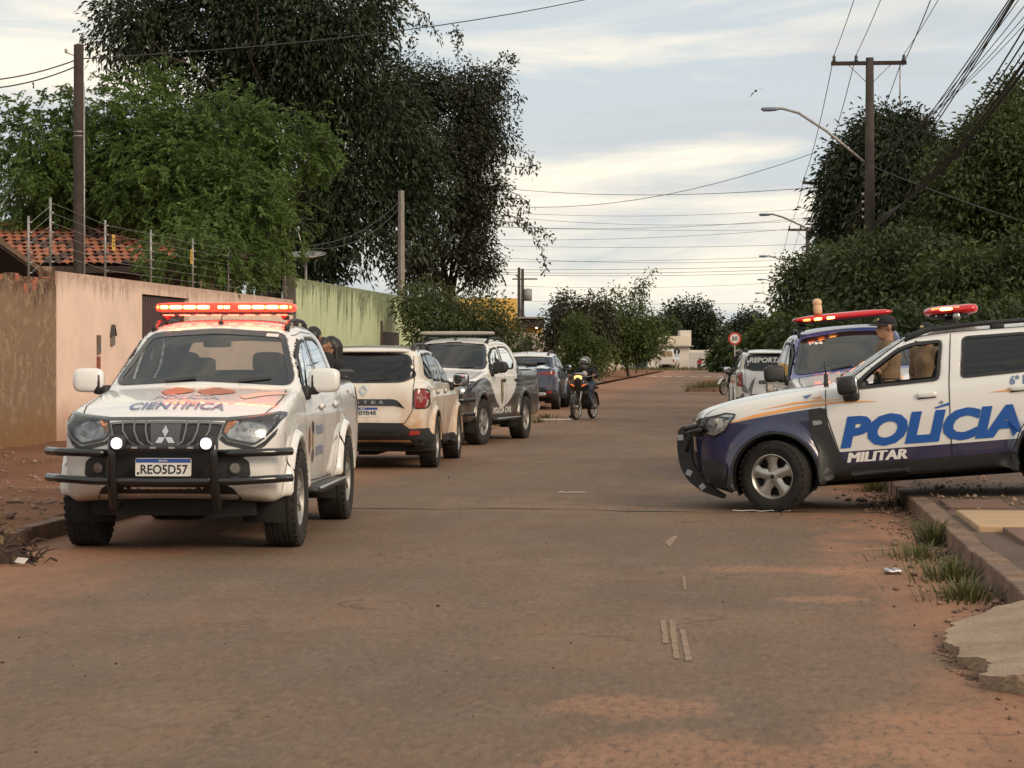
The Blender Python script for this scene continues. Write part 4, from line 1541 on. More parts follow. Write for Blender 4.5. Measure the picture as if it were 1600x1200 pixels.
def scooter(name, label, lit=True, steer=0.0, group=None, trail=False):
    root = empty(name, label=label, cat='motorcycle', group=group)
    r = .30
    xf, xr = .63, -.61
    bike_wheel(root, xf, r, .075 if not trail else .09, steer)
    bike_wheel(root, xr, r, .09)
    mb = MB()
    for q in (-.07, .07):
        mb.tube([(xf, q, r), (xf - .22, q, .78)], [.022, .028], 8)
    mb.build('fork', M_STEEL, root, True)
    mb = MB()
    n = 12
    V = []
    for i in range(n + 1):
        a = R(20) + R(130) * i / n
        for q in (-.055, 0, .055):
            rr = r + .035 - abs(q) * .35
            V.append((xf + rr * math.cos(a), q, r + rr * math.sin(a)))
    mb.add(V, [(i * 3 + j, i * 3 + j + 1, (i + 1) * 3 + j + 1, (i + 1) * 3 + j) for i in range(n) for j in range(2)])
    mb.build('front_mudguard', M_BIKE if not trail else M_PLATE, root, True)
    if not trail:
        V, Q = field_mesh([((.40, .0, .92), (.33, 0, .62), .14, .17), ((.33, .12, .62), (.22, .20, .36), .10, .08), ((.33, -.12, .62), (.22, -.20, .36), .10, .08), ((.38, -.14, .80), (.38, .14, .80), .11, .11), ((.28, -.12, .40), (.28, .12, .40), .09, .09)], .02, .05)
        link('leg_shield', mesh_np('leg_shield', V, Q, M_BIKE, True), root)
        V, Q = field_mesh([((.40, -.05, .98), (.40, .05, .98), .095, .095), ((.30, 0, 1.02), (.40, 0, 1.0), .07, .09)], .016, .04)
        link('handlebar_cowl', mesh_np('cowl', V, Q, M_BIKE, True), root)
        MB().blob((.492, 0, .97), (.06, .19, .12), (.6, .6)).build('headlamp', M_HEADLIT if lit else M_LAMPIN, root, True)
        for q in (-1, 1):
            MB().blob((.485, q * .13, .80), (.05, .12, .04), (.7, .7), M=Matrix.Rotation(q * R(28), 3, 'X')).build('indicator', M_ORANGE, root, True)
        MB().blob((.43, 0, 1.07), (.10, .20, .05), (.6, .7)).build('fly_screen', M_STEEL, root, True)
    else:
        MB().blob((.36, 0, .92), (.12, .18, .20), (.6, .6)).build('number_board', M_BIKE, root, True)
        MB().blob((.44, 0, .92), (.05, .12, .12), (.7, .7)).build('headlamp', M_LAMPIN, root, True)
        V, Q = field_mesh([((.25, 0, .82), (-.05, 0, .80), .11, .10), ((.12, 0, .62), (.05, 0, .5), .1, .12)], .02, .05)
        link('fuel_tank', mesh_np('tank', V, Q, M_BIKE, True), root)
    mb = MB()
    mb.tube([(.22, -.34, 1.03), (.28, -.18, 1.0), (.33, 0, .99), (.28, .18, 1.0), (.22, .34, 1.03)], .013, 8)
    mb.build('handlebar', M_STEEL, root, True)
    for q in (-1, 1):
        MB().tube([(.20, q * .25, 1.025), (.17, q * .38, 1.04)], .019, 8).build('grip', M_BLACK, root, True)
        e = MB().tube([(.24, q * .27, 1.03), (.26, q * .33, 1.20)], .006, 6)
        e.blob((.26, q * .35, 1.23), (.03, .12, .075), (.7, .7))
        e.build('mirror', M_BLACK, root, True)
    V, Q = field_mesh([((.0, 0, .74), (-.62, 0, .80), .11, .10), ((-.1, 0, .66), (-.65, 0, .74), .10, .08)], .02, .05)
    link('seat', mesh_np('seat', V, Q, M_BLACK, True), root)
    V, Q = field_mesh([((.05, 0, .36), (-.18, 0, .36), .12, .12), ((.20, 0, .33), (.1, 0, .36), .09, .11), ((-.18, 0, .4), (-.35, 0, .62), .08, .10)], .02, .05)
    link('engine', mesh_np('engine', V, Q, M_WELL, True), root)
    MB().tube([(.1, -.13, .24), (-.3, -.15, .28), (-.75, -.16, .40)], [.025, .045, .05], 10).build('exhaust', M_STEEL, root, True)
    MB().tube([(-.15, -.10, .32), (xr, -.10, r)], .025, 8).tube([(-.15, .10, .32), (xr, .10, r)], .025, 8).build('swingarm', M_STEEL, root, True)
    MB().blob((-.86, 0, .74), (.10, .16, .08), (.6, .6)).build('tail_lamp', M_TAIL, root, True)
    MB().tube([(-.66, -.12, .84), (-.92, -.10, .86), (-.95, 0, .86), (-.92, .10, .86), (-.66, .12, .84)], .012, 8).build('grab_rail', M_STEEL, root, True)
    mb = MB()
    V = []
    for i in range(9):
        a = R(30) + R(150) * i / 8
        for q in (-.06, .06):
            V.append((xr + (r + .05) * math.cos(a), q, r + (r + .05) * math.sin(a)))
    mb.add(V, [(i * 2, i * 2 + 1, i * 2 + 3, i * 2 + 2) for i in range(8)])
    mb.build('rear_mudguard', M_BIKE, root, True)
    MB().bar((-.05, -.28, .26), (-.05, .28, .26), .05, .03).build('foot_rest', M_BLACK, root)
    return root


def face_dir(o, fwd, loc):
    f = cw(fwd[0], fwd[1])
    o.rotation_euler = (0, 0, math.atan2(f.y, f.x))
    o.location = loc
    return o


# ------------------------------------------------------------------ roof light bars
def light_bar(v, x, z, width, lit='full', mount=0.08, thick=0.065, depth=0.26, tilt=0.0, body=None, dome=False):
    e = link('light_bar', None, v.root)
    e.location = (x, 0, z)
    e.rotation_euler = (R(tilt), 0, 0)
    bodym = body or M_BARLIT
    if dome:
        MB().blob((0, 0, 0), (depth, width, thick), (.75, .35), (32, 10)).build('lens', bodym, e, True)
        MB().blob((0, 0, -thick * .42), (depth * .8, width * .94, thick * .35), (.5, .3), (28, 6)).build('base', M_BLACK, e, True)
    else:
        MB().blob((0, 0, 0), (depth, width, thick), (.35, .22), (32, 10)).build('lens', bodym, e, True)
        MB().b2((-depth * .46, -width * .47, -thick * .72), (depth * .46, width * .47, -thick * .44)).build('base', M_BLACK, e, bevel=.008)
    for q in (-1, 1):
        m = MB()
        m.bar((0, q * width * .40, -thick * .6), (0, q * width * .42, -mount - thick * .5), .09, .03)
        m.blob((0, q * width * .43, -mount - thick * .5), (.16, .05, .04), (.5, .5))
        m.build('foot', M_BLACK, e, True)
    xf = depth * .5 - .002
    if lit == 'full':
        def seg(y0, y1, mt, hh=.030):
            MB().blob((xf, (y0 + y1) / 2, .002), (.026, abs(y1 - y0), hh), (.4, .35), (12, 6)).build('led', mt, e, True)
        for sg in (-1, 1):
            for k in range(3):
                a = .125 + k * .118
                seg(sg * a, sg * (a + .108), M_LEDHOT)
            seg(sg * .482, sg * .548, M_LED)
            MB().blob((xf - .012, sg * .572, .002), (.026, .026, .028), (.8, .8), (8, 6)).build('led', M_LEDDIM, e, True)
        for k in range(4):
            y = -.039 + k * .026
            seg(y - .011, y + .011, M_LEDHOT, .026)
    return e


# ------------------------------------------------------------------ white forensic police pickup, facing the camera on the left
P_WHITE = paint('white_police_paint', (0.71, 0.70, 0.68), dust_amt=0.5, dz=(0.2, 0.95))
v1 = triton('police_pickup', 'white forensic police pickup facing the camera with lit red light bar and nudge bars', 'pickup',
            P_WHITE, GL_CLEAR, GL_MIRROR, .0235, steer=0.0, glass_rear=GL_REAR)
v1.place(-2.55, 17.95, (-0.052, -1), anchor=(1.5, 0, 0))
lb1 = light_bar(v1, -.20, 1.91, 1.20, thick=.085, mount=.045)
for k in range(8):
    MB().b2((.02, -.53 + k * .14, -.068), (.10, -.45 + k * .14, -.060)).build('led', M_ADDGLOW, lb1)  # glowing boxes added under the bar to redden the roof, not its own LEDs
# nudge bars
for z, yy in ((.765, .40), (.565, .0)):
    for sg in ((-1, 1) if yy else (1,)):
        if yy:
            P = [(2.43, sg * .40, z), (2.42, sg * .60, z + .005), (2.35, sg * .80, z + .008), (2.24, sg * .93, z + .012)]
        else:
            P = [(2.24, -.93, z + .012), (2.35, -.80, z + .008), (2.44, -.55, z - .004), (2.47, 0, z - .008), (2.44, .55, z - .004), (2.35, .80, z + .008), (2.24, .93, z + .012)]
        MB().tube(P, .031, 12).build('nudge_bar', M_GLOSSBLACK, v1.root, True)
for sg in (-1, 1):
    MB().tube([(2.47, sg * .38, .90), (2.485, sg * .38, .78), (2.475, sg * .385, .56), (2.40, sg * .39, .38), (2.2, sg * .40, .36)], .036, 12).build('nudge_upright', M_GLOSSBLACK, v1.root, True)
    o = MB().blob((2.50, sg * .335, .845), (.09, .125, .12), (.5, .9), (20, 12)).build('spot_lamp', M_BLACK, v1.root, True)
    MB().blob((2.543, sg * .335, .845), (.03, .085, .085), (.9, .9), (18, 10)).build('lamp_lens', M_WHITEDIM, o, True)
    MB().blob((2.553, sg * .335, .845), (.025, .058, .058), (.9, .9), (18, 10)).build('lamp_led', M_WHITELED, o, True)
o = MB().blob((2.475, 0, .805), (.05, .78, .055), (.35, .2), (24, 8)).build('centre_bar', M_GLOSSBLACK, v1.root, True)
for k in range(4):
    MB().box((2.502, -.21 + k * .14, .812), (.006, .045, .014)).build('bar_led', M_SILVER, o)
v1.plate(basis((2.458, 0, .665), (0, 1, 0), (-.06, 0, 1)), 'REO5D57', .42, .135)
M_TXTBLUE = mat('livery_slate_blue', (0.10, 0.17, 0.30), 0.4)
M_TXTFADE = mat('livery_pale_blue', (0.36, 0.42, 0.52), 0.4)
M_CREST = mat('livery_brown_orange', (0.28, 0.10, 0.055), 0.4, vary=0.2, vscale=16)
M_CREST2 = mat('livery_pale_orange', (0.72, 0.48, 0.38), 0.4)
v1.text('hood_lettering', 'CIENTÍFICA', 'T', 2.07, -.36, .74, .27, M_TXTBLUE, .02)
v1.text('hood_lettering', 'POLÍCIA', 'T', 1.70, -.24, .52, .24, M_TXTFADE, .02)
for cy, w in ((-.12, .12), (.19, .14)):
    P = [(1.31 + .19 * math.sin(t) * (1 + .18 * math.cos(3 * t)), cy + w * math.cos(t) * (1 + .12 * math.cos(4 * t))) for t in np.linspace(0, 2 * PI, 25)[:-1]]
    v1.skin('hood_crest', P, 'T', M_CREST, .006, .05, 0)
v1.skin('hood_flash', [(1.50, .40), (1.62, .46), (1.35, .62), (1.22, .76), (1.16, .70), (1.28, .52)], 'T', M_CREST2, .006, .05, .02)
v1.text('door_lettering', 'POLÍCIA', 'L', .36, .835, .42, .10, M_TXTBLUE, .02)
v1.text('door_lettering', 'CIENTÍFICA', 'L', .38, .66, .46, .10, M_TXTBLUE, .02)
for x, z, w, hh, mt in ((.74, .80, .05, .12, M_CREST), (.54, .90, .055, .06, M_GLOSSBLACK), (.54, .79, .045, .07, M_GOLD), (.54, .67, .055, .06, M_GLOSSBLACK)):
    v1.skin('door_crest', [(x + w * math.cos(t), z + hh * math.sin(t)) for t in np.linspace(0, 2 * PI, 17)[:-1]], 'L', mt, .006, .05, 0)
b = v1.hit(.06, 0, 'T', 0)
MB().blob(b + Vector((0, 0, .012)), (.07, .045, .035), (.6, .7)).tube([b + Vector((0, 0, .02)), b + Vector((-.10, .005, .17))], .005, 6).build('aerial', M_BLACK, v1.root, True)
v1.skin('toll_tag', [(.42, 1.655), (.52, 1.648), (.52, 1.675), (.42, 1.682)], 'F', M_PLATE, .010, .06, .005)

# ------------------------------------------------------------------ white compact SUV, seen from behind
P_DUSTY = paint('dusty_white_paint', (0.70, 0.66, 0.59), dust=(0.46, 0.27, 0.14), dust_amt=1.35, dz=(0.15, 1.35), rough=0.36, below=0.36)
v2 = duster('parked_suv', 'dusty white SUV parked behind the forensic pickup, its tail towards the camera', 'car', P_DUSTY, GL_DARK, GL_DARK, .026,
            plate='QSB9B48', rim_mat=M_STEEL)
v2.place(-1.10, 30.5, (0.085, 1), anchor=(-1.3365, -.785, 0))
# ------------------------------------------------------------------ black and white civil police pickup
P_CIVIL = paint('civil_police_paint', (0.74, 0.72, 0.69),
                [([(-3, 1.45), (-1.32, 1.40), (-1.12, 1.22), (-.95, 1.0), (-.65, .80), (-.25, .655), (.10, .60), (.42, .68), (.70, .88), (.92, 1.05), (1.15, 1.12), (1.6, 1.09), (2.1, 1.02), (2.42, .97), (3, .9)], (0.022, 0.023, 0.026), False)],
                dust_amt=0.45)
v3 = triton('police_pickup', 'black and white police pickup with CIVIL on its side and an unlit light bar', 'pickup', P_CIVIL, GL_TINT, GL_DARK, .028, steer=R(-6), mirror=M_BLACK, handle=M_BLACK)
v3.place(-.58, 38.2, (-.72, -2.9), anchor=(1.5, .775, 0))
light_bar(v3, -.05, 1.885, 1.32, lit=None, body=M_BARGREY, mount=.06)
M_LETTER = mat('livery_white', (0.72, 0.70, 0.66), 0.4)
v3.text('door_lettering', 'POLÍCIA CIVIL', 'L', .70, .50, 1.28, .13, M_LETTER, .03, .15)
cr = v3.skin('door_crest', [(.10 + .09 * math.cos(t), .90 + .20 * math.sin(t) * (1 if math.sin(t) > 0 else 1.2)) for t in np.linspace(0, 2 * PI, 21)[:-1]], 'L', mat('crest_olive', (.16, .14, .09), .5, vary=.3, vscale=30), .007, .05, 0)
v3.skin('crest_centre', [(.10 + .045 * math.cos(t), .90 + .06 * math.sin(t)) for t in np.linspace(0, 2 * PI, 13)[:-1]], 'L', M_GOLD, .012, .05, 0, cr)
b = v3.hit(.06, 0, 'T', 0)
MB().blob(b + Vector((0, 0, .012)), (.07, .045, .035), (.6, .7)).tube([b + Vector((0, 0, .02)), b + Vector((-.16, .0, .14))], .006, 6).build('aerial', M_BLACK, v3.root, True)
for z in (.76, .53):
    MB().tube([(2.24, -.93, z), (2.42, -.6, z), (2.47, 0, z), (2.42, .6, z), (2.24, .93, z)], .034, 10).build('nudge_bar', M_GLOSSBLACK, v3.root, True)

# ------------------------------------------------------------------ blue SUV with a white roof
SUV = dict(DUSTER)
SUV['gside'] = [(.92, 1.06), (.80, 1.16), (.10, 1.53), (-.05, 1.575), (-.55, 1.60), (-1.2, 1.58), (-1.62, 1.53), (-1.72, 1.49, .05), (-1.98, 1.12), (-2.02, 1.0)]
SUV['rscreen'] = sym([(0, 1.47), (.50, 1.455), (.58, 1.43), (.70, 1.16), (.6, 1.11), (0, 1.10)])
SUV['swin'] = [DUSTER['swin'][0][:2] + [(-.33, 1.48), (-.05, 1.475), (.10, 1.44), (.34, 1.29)], [(-.45, 1.14), (-1.15, 1.16), (-1.20, 1.28), (-1.12, 1.48), (-.50, 1.49)],
               [(-1.28, 1.17), (-1.50, 1.20), (-1.58, 1.26), (-1.45, 1.42), (-1.22, 1.47)]]
P_BLUE = paint('deep_blue_paint', (0.020, 0.038, 0.085), [([(-3, 1.45), (-1.6, 1.455), (-.6, 1.495), (.5, 1.49), (3, 1.5)], (0.70, 0.69, 0.67), True)], dust_amt=0.3, rough=0.25, below=0.36)
v4 = duster('parked_suv', 'dark blue SUV with a white roof parked beyond the civil police pickup', 'car', P_BLUE, GL_DARK, GL_DARK, .033, steer=R(24), gen=3, rim='ten', rim_mat=M_DARKRIM, carve=False, spec=SUV)
v4.place(1.22, 63.2, (0.11, 1), anchor=(-1.3365, -.785, 0))
b = v4.hit(-1.45, 0, 'T', 0)
MB().tube([b, b + Vector((-.1, 0, .24))], .008, 6).build('aerial', M_BLACK, v4.root, True)
MB().blob((-2.17, 0, .43), (.10, 1.2, .12), (.4, .3), (20, 8)).build('bumper_skid', M_SILVER, v4.root, True)

# ------------------------------------------------------------------ military police SUV, side on at the right
WHITE = (0.69, 0.68, 0.66)
NAVY = (0.009, 0.012, 0.062)
P_PM = paint('military_police_paint', WHITE,
             [([(-3, .56), (.70, .53), (.815, .53), (.825, .965), (1.0, .955), (1.3, .93), (1.6, .895), (1.78, .865), (1.9, .79), (2.2, .78), (3, .78)], NAVY, False)],
             dust_amt=0.15, below=0.385, dz=(0.2, 0.8))
v5 = duster('police_suv', 'white and blue police SUV lettered MILITAR pulling out of the driveway', 'car', P_PM, GL_TINT, GL_DARK, .0235, steer=R(-20), open_front=True, plate='QKE6A12')
v5.place(2.56, 21.85, (-.983, .185), pitch=4.6, anchor=(1.3365, .785, 0))
M_PMBLUE = mat('livery_royal_blue', (0.010, 0.085, 0.34), 0.35)
M_PMORANGE = mat('livery_orange', (0.78, 0.36, 0.12), 0.4)
v5.text('door_lettering', 'POLICIA', 'L', .70, .56, 1.70, .305, M_PMBLUE, .055, .25)
v5.skin('lettering_accent', [(-.20, .885), (-.35, .925), (-.35, .90), (-.225, .875)], 'L', M_PMBLUE, .007, .05, 0)
for k, (dx, dz) in enumerate(((0, 0), (.009, .003), (.018, 0))):
    v5.text('door_lettering', 'MILITAR', 'L', .65 - dx, .425 + dz, .55, .090, M_LETTER, .0, .22, .007 + .0007 * k)
v5.text('door_lettering', '6º BPM', 'L', -.92, 1.045, .30, .085, M_TXTBLUE, .03, .1)
for P in ([(1.78, .875), (1.5, .945), (1.1, .995), (.75, 1.012), (.56, 1.01), (.80, .990), (1.1, .965), (1.5, .915)], [(1.45, .985), (1.1, 1.018), (.80, 1.028), (.62, 1.028), (.85, 1.042), (1.1, 1.035)],
          [(.80, 1.00), (.55, .99), (.30, .985), (.55, 1.01)], [(-.72, .99), (-.95, 1.01), (-1.3, 1.015), (-.95, .985)], [(.95, 1.06), (.84, 1.075), (.84, 1.05)]):
    v5.skin('orange_stripe', P, 'L', M_PMORANGE, .007, .05, .004)
v5.skin('flag_mark', [(1.02, 1.085), (.93, 1.10), (.985, 1.055)], 'L', M_TXTBLUE, .007, .05, .002)
for sd in 'LR':
    v5.skin('fender_vent', [(.975, .955), (.80, .955), (.80, .80), (.72, .53), (.62, .36), (.62, .26), (.92, .26), (.93, .35), (.905, .55), (.965, .70)], sd, M_BLACK, .014, .05, .02)
    v5.skin('side_repeater', [(.945, .845), (.86, .845), (.85, .81), (.94, .80)], sd, M_LAMPIN, .022, .05, .006)
    v5.skin('bumper_corner', [(1.80, .36), (1.78, .47), (1.88, .53), (2.0, .545), (2.06, .53), (2.04, .42), (1.95, .30), (1.82, .27)], sd, M_BLACK, .012, .05, .02)
v5.skin('key_hole', [(-.275 + .016 * math.cos(t), .93 + .016 * math.sin(t)) for t in np.linspace(0, 2 * PI, 11)[:-1]], 'L', M_STEEL, .010, .05, 0)
for sg in (-1, 1):                       # push bar with side plates
    P = [(2.29, .88, .05), (2.41, .87, .05), (2.44, .70), (2.43, .50), (2.36, .34), (2.22, .22), (2.02, .14, .02), (1.99, .17, .02), (2.13, .28), (2.25, .41), (2.30, .55), (2.30, .72)]
    pb = MB().prism(round_poly(P, .06, 4), basis((-.135, sg * .47, 0), (1, 0, 0), (0, 0, 1), (0, -1, 0)), .055).build('push_bar_plate', M_BLACK, v5.root, bevel=.006)
    for x, z in ((2.26, .77), (2.205, .42), (2.085, .275)):
        MB().box((x, sg * .47 + (.004 if sg > 0 else -.059), z), (.055, .006, .055), Matrix.Rotation(R({.77: 0, .42: -30, .275: -55}[z]), 3, 'Y')).build('reflective_patch', M_SILVER, pb)
for z, x, w in ((.85, 2.22, .62), (.66, 2.23, .44), (.44, 2.19, .44)):
    MB().tube([(x - .16 if w > .5 else x, -w, z + (.02 if w > .5 else 0)), (x, -.44, z), (x, .44, z), (x - .16 if w > .5 else x, w, z + (.02 if w > .5 else 0))], .024, 10).build('push_bar_tube', M_BLACK, v5.root, True)
for sg in (-1, 1):
    MB().tube([(2.21, sg * .44, .80), (2.14, sg * .68, .82), (2.02, sg * .76, .84)], .02, 8).tube([(2.22, sg * .44, .62), (2.17, sg * .60, .72), (2.14, sg * .68, .82)], .018, 8).build('push_bar_wing', M_BLACK, v5.root, True)
lb = light_bar(v5, -.42, 1.795, 1.16, lit=None, body=M_BARRED, thick=.115, depth=.50, dome=True, mount=.07)
for x, w, mt in ((.12, .10, M_LEDDIM), (.03, .12, M_LEDHOT), (-.07, .07, M_LEDDIM)):
    MB().blob((x, .535 + (.02 if mt is M_LEDHOT else 0), .012), (w, .05, .032), (.5, .4)).build('led', mt, lb, True)
MB().blob((-.16, .42, .0), (.22, .30, .10), (.7, .6)).build('lens', M_BARRED, lb, True)
for x in (.13, .04):
    MB().blob((x, .53, -.045), (.022, .02, .022), (.9, .9), (8, 6)).build('screw', M_SILVER, lb, True)
MB().blob((-.06, .545, -.065), (.075, .04, .075), (.7, .9)).build('siren_lamp', M_LAMPIN, lb, True)
b = v5.hit(.80, .62, 'T', 0)
MB().blob(b + Vector((0, 0, .02)), (.05, .05, .06), (.6, .6)).tube([b, b + Vector((-.005, 0, .12))], .020, 8).tube([b + Vector((-.005, 0, .12)), b + Vector((.0, 0, .24))], .007, 6).build('aerial', M_BLACK, v5.root, True)
MB().blob((.42, -.6, 1.05), (.16, .1, .10), (.6, .6)).build('dash_vent', M_SILVER, v5.root, True)

# ------------------------------------------------------------------ blue-cab police pickup behind it, two wheels up on the kerb
P_PMT = paint('blue_cab_paint', WHITE, [([(-3, 1.30), (-1.3, 1.22), (0, 1.21), (.9, 1.20), (1.1, 1.26), (3, 1.3)], (0.05, 0.07, 0.24), True)], dust_amt=0.3)
v6 = triton('police_pickup', 'police pickup with a blue cab and white hood behind the lettered police SUV', 'pickup', P_PMT, GL_CLEAR, GL_DARK, .028, mirror=M_BLACK)
v6.place(4.32, 28.3, (-.035, -1), h=.075, roll=5.4, anchor=(.3, 0, 0))
lb = light_bar(v6, -.05, 1.925, 1.26, lit=None, body=M_BARRED, thick=.10, depth=.34, dome=True, mount=.09)
for y, mt in ((-.46, M_LEDDIM), (-.32, M_LED), (-.16, M_LEDHOT)):
    MB().blob((.165, y, -.008), (.03, .095, .028), (.4, .4)).build('led', mt, lb, True)
MB().blob((.05, -.30, .115), (.11, .11, .15), (.6, .8)).blob((.05, -.30, .20), (.12, .12, .10), (.9, .9)).build('rotating_beacon', mat('cream_beacon', (.62, .42, .25), .5), lb, True)
v6.skin('orange_stripe', [(1.10, .25), (1.75, .30), (1.95, .42), (1.75, .44), (1.15, .42)], 'T', M_PMORANGE, .006, .05, .02)
v6.text('windscreen_sticker', 'PM', 'F', -.48, 1.60, .16, .03, M_LETTER, .02)

# ------------------------------------------------------------------ white press SUV, tail towards the camera
P_PRESS = paint('press_white_paint', (0.74, 0.73, 0.71), dust_amt=0.25, below=0.40)
v7 = duster('press_suv', 'white press SUV with grey marks and REPORTAGEM across its rear window', 'car', P_PRESS, GL_DARK, GL_DARK, .032, gen=1, rim='ten', plate='RXK2G90', carve=False)
v7.place(5.93, 51.5, (0.06, 1), anchor=(-2.1, 0, 0))
v7.text('window_lettering', 'REPORTAGEM', 'B', .56, 1.33, 1.10, .12, M_LETTER, .035, .2)
M_SMOKE = mat('livery_grey_marks', (0.16, 0.16, 0.165), 0.5, vary=0.5, vscale=6)
for P in ([(.60, .62), (.74, .70), (.70, .84), (.62, .78)], [(.52, .60), (.60, .72), (.50, .92), (.42, 1.02), (.47, .85)], [(.80, .52), (.70, .66), (.66, .52)]):
    v7.skin('grey_mark', P, 'B', M_SMOKE, .008, .05, .03)

# ------------------------------------------------------------------ old white van far down the street
VAN = dict(box=((-2.4, 2.4), 1.02, (0.2, 2.3)), crown=(0.05, 0.05), bow=0.05, gbow=0.05,
           side=[(1.9, .32), (2.2, .40), (2.25, .9), (2.1, 1.2), (1.75, 1.9), (1.5, 2.1), (-1.9, 2.15), (-2.1, 2.05), (-2.2, 1.2), (-2.22, .45), (-1.9, .35)],
           front=half([(.74, .28), (.82, .36), (.85, .8), (.845, 1.15), (.74, 1.95), (.62, 2.12), (.3, 2.2)]),
           plan=[(-2.24, -1), (-2.22, .70), (-2.1, .83), (-1.7, .87), (1.4, .87), (1.9, .82), (2.15, .65), (2.26, -1)],
           arch=[(1.35, .32, .40, .38, .87), (-1.35, .32, .40, .38, .87)], cabin=(-2, 1.6, .8), xmid=0, xrear=-1.9,
           swin=[], wscreen=sym([(0, 1.85), (.62, 1.83), (.72, 1.3), (0, 1.28)]), rscreen=sym([(0, 1.93), (.58, 1.90), (.68, 1.35), (0, 1.33)]))
v8 = Veh('old_van', 'old white van parked at the far end of the street', 'van')
v8.body(VAN, paint('van_paint', (.58, .55, .50), dust_amt=.5), .05, False)
v8.wells()
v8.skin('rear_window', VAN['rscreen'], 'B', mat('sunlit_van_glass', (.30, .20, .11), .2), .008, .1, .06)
v8.skin('bumper', sym([(0, .56), (.8, .56), (.8, .40), (0, .38)]), 'B', M_BLACK, .02, .1, .02)
for sg in (1, -1):
    v8.skin('tail_lamp', [(sg * .68, .8), (sg * .80, .8), (sg * .80, 1.1), (sg * .70, 1.1)], 'B', M_TAIL, .01, .06, .02)
    v8.skin('side_window', [(-1.8, 1.35), (1.3, 1.3), (1.2, 1.85), (-1.7, 1.88)], 'L' if sg > 0 else 'R', GL_DARK, .008, .15, .05)
    for x in (1.35, -1.35):
        v8.wheel(x, sg * .74, .31, .2, .19, 'steel')
v8.place(16.3, 236, (0.22, 1))

# ------------------------------------------------------------------ motorcycles and people
sc = scooter('motorcycle', 'black scooter with its amber headlamp lit, ridden towards the camera', steer=R(-4))
BASE = cw(1.70, 53.4)
face_dir(sc, (-.36, -1), BASE)
rd = person('person', 'rider in helmet and black jacket sitting on the lit scooter', 1.66,
            dict(pelvis=(-.22, 0, .87), waist=(-.19, 0, .98), chest=(-.13, 0, 1.12), neck=(-.09, 0, 1.26), head=(-.04, 0, 1.385),
                 shl=(-.11, .185, 1.215), shr=(-.11, -.185, 1.215), ell=(.0, .30, 1.07), elr=(.0, -.30, 1.07), wrl=(.17, .31, 1.08), wrr=(.17, -.31, 1.08),
                 hil=(-.18, .10, .86), hir=(-.18, -.10, .86), knl=(.22, .18, .74), knr=(.22, -.18, .74), anl=(.03, .20, .34), anr=(.03, -.30, .12)),
            M_SKIN2, M_TEE, M_JEANS, M_BOOT, 'none', 'helmet', 1.0, M_BLACKCLOTH)
face_dir(rd, (-.36, -1), BASE)
tr = scooter('motorcycle', 'trail motorcycle with a pale mudguard parked at the corner by the speed sign', False, R(8), trail=True)
face_dir(tr, (-.62, -.8), cw(8.36, 86.6, .0))
p = person('person', 'person in black standing behind the trail motorcycle at the corner', 1.70, None, M_SKIN2, M_BLACKCLOTH, M_BLACKCLOTH, M_BOOT, 'short', 'helmet')
face_dir(p, (-.7, -.7), cw(8.85, 88.8, .0))
p = person('person', 'person in red sitting by the white wall at the street end', 1.65,
           dict(pelvis=(0, 0, .45), waist=(0, 0, .60), chest=(.0, 0, .80), neck=(0, 0, .97), head=(.02, 0, 1.13), shl=(0, .185, .92), shr=(0, -.185, .92), ell=(.1, .25, .68), elr=(.1, -.25, .68),
                wrl=(.3, .15, .55), wrr=(.3, -.15, .55), hil=(0, .09, .42), hir=(0, -.09, .42), knl=(.42, .12, .45), knr=(.42, -.12, .45), anl=(.45, .12, .08), anr=(.45, -.12, .08)),
           M_SKIN2, M_RED, M_JEANS, M_BOOT)
face_dir(p, (-.3, -1), cw(19.6, 238, .05))
MB().b2((-.22, -.22, 0), (.22, .22, .40)).build('stool', mat('stool_wood', (.2, .12, .07), .7), None, bevel=.02)
st = bpy.data.objects['stool']
tag(st, 'low wooden stool under the person in red', 'stool')
st.location = cw(19.6, 238, 0)
# three people talking between the two parked white vehicles
for k, (px, zz, hh, hr, fw, sh, lb_) in enumerate([(489, 25.6, 1.80, 'short', (.5, 1), M_BLACKCLOTH, 'tall person in black between the forensic pickup and the dusty SUV'),
                                                   (504, 26.6, 1.69, 'short', (1, .2), M_GREYCLOTH, 'dark-haired person in grey, middle of the three beside the dusty SUV'),
                                                   (518, 27.2, 1.70, 'long', (-1, -.55), M_BLACKCLOTH, 'person with long dark hair turned left beside the dusty SUV')]):
    p = person('person', lb_, hh, None, M_SKIN2, sh, M_JEANS, M_BOOT, hr)
    face_dir(p, fw, cw((px - 800) / FPX * zz, zz, .0))
# officers beyond the lettered police SUV
p = person('person', 'officer in khaki shirt and black cap, in profile, with one arm stretched forward', 1.71,
           dict(wrl=(.42, .16, 1.11), ell=(.17, .24, 1.16), shl=(.03, .185, 1.415), wrr=(.14, -.24, .90), elr=(-.04, -.24, 1.13)), M_SKIN, M_KHAKI, M_KHAKI, M_BOOT, 'short', 'cap', .8, belt=True)
face_dir(p, (-1, -.10), cw(4.15, 25.2, .20))
p = person('person', 'second officer in khaki half hidden behind the roof of the police SUV', 1.64, None, M_SKIN2, M_KHAKI, M_KHAKI, M_BOOT, 'short', 'cap', .8, belt=True)
face_dir(p, (-.75, -.65), cw(4.72, 25.9, .20))


# ------------------------------------------------------------------ ground, road, kerbs
LK, RK = -5.62, 1.58                # the two kerb lines
WALL = -11.5                        # face of the garden walls on the left


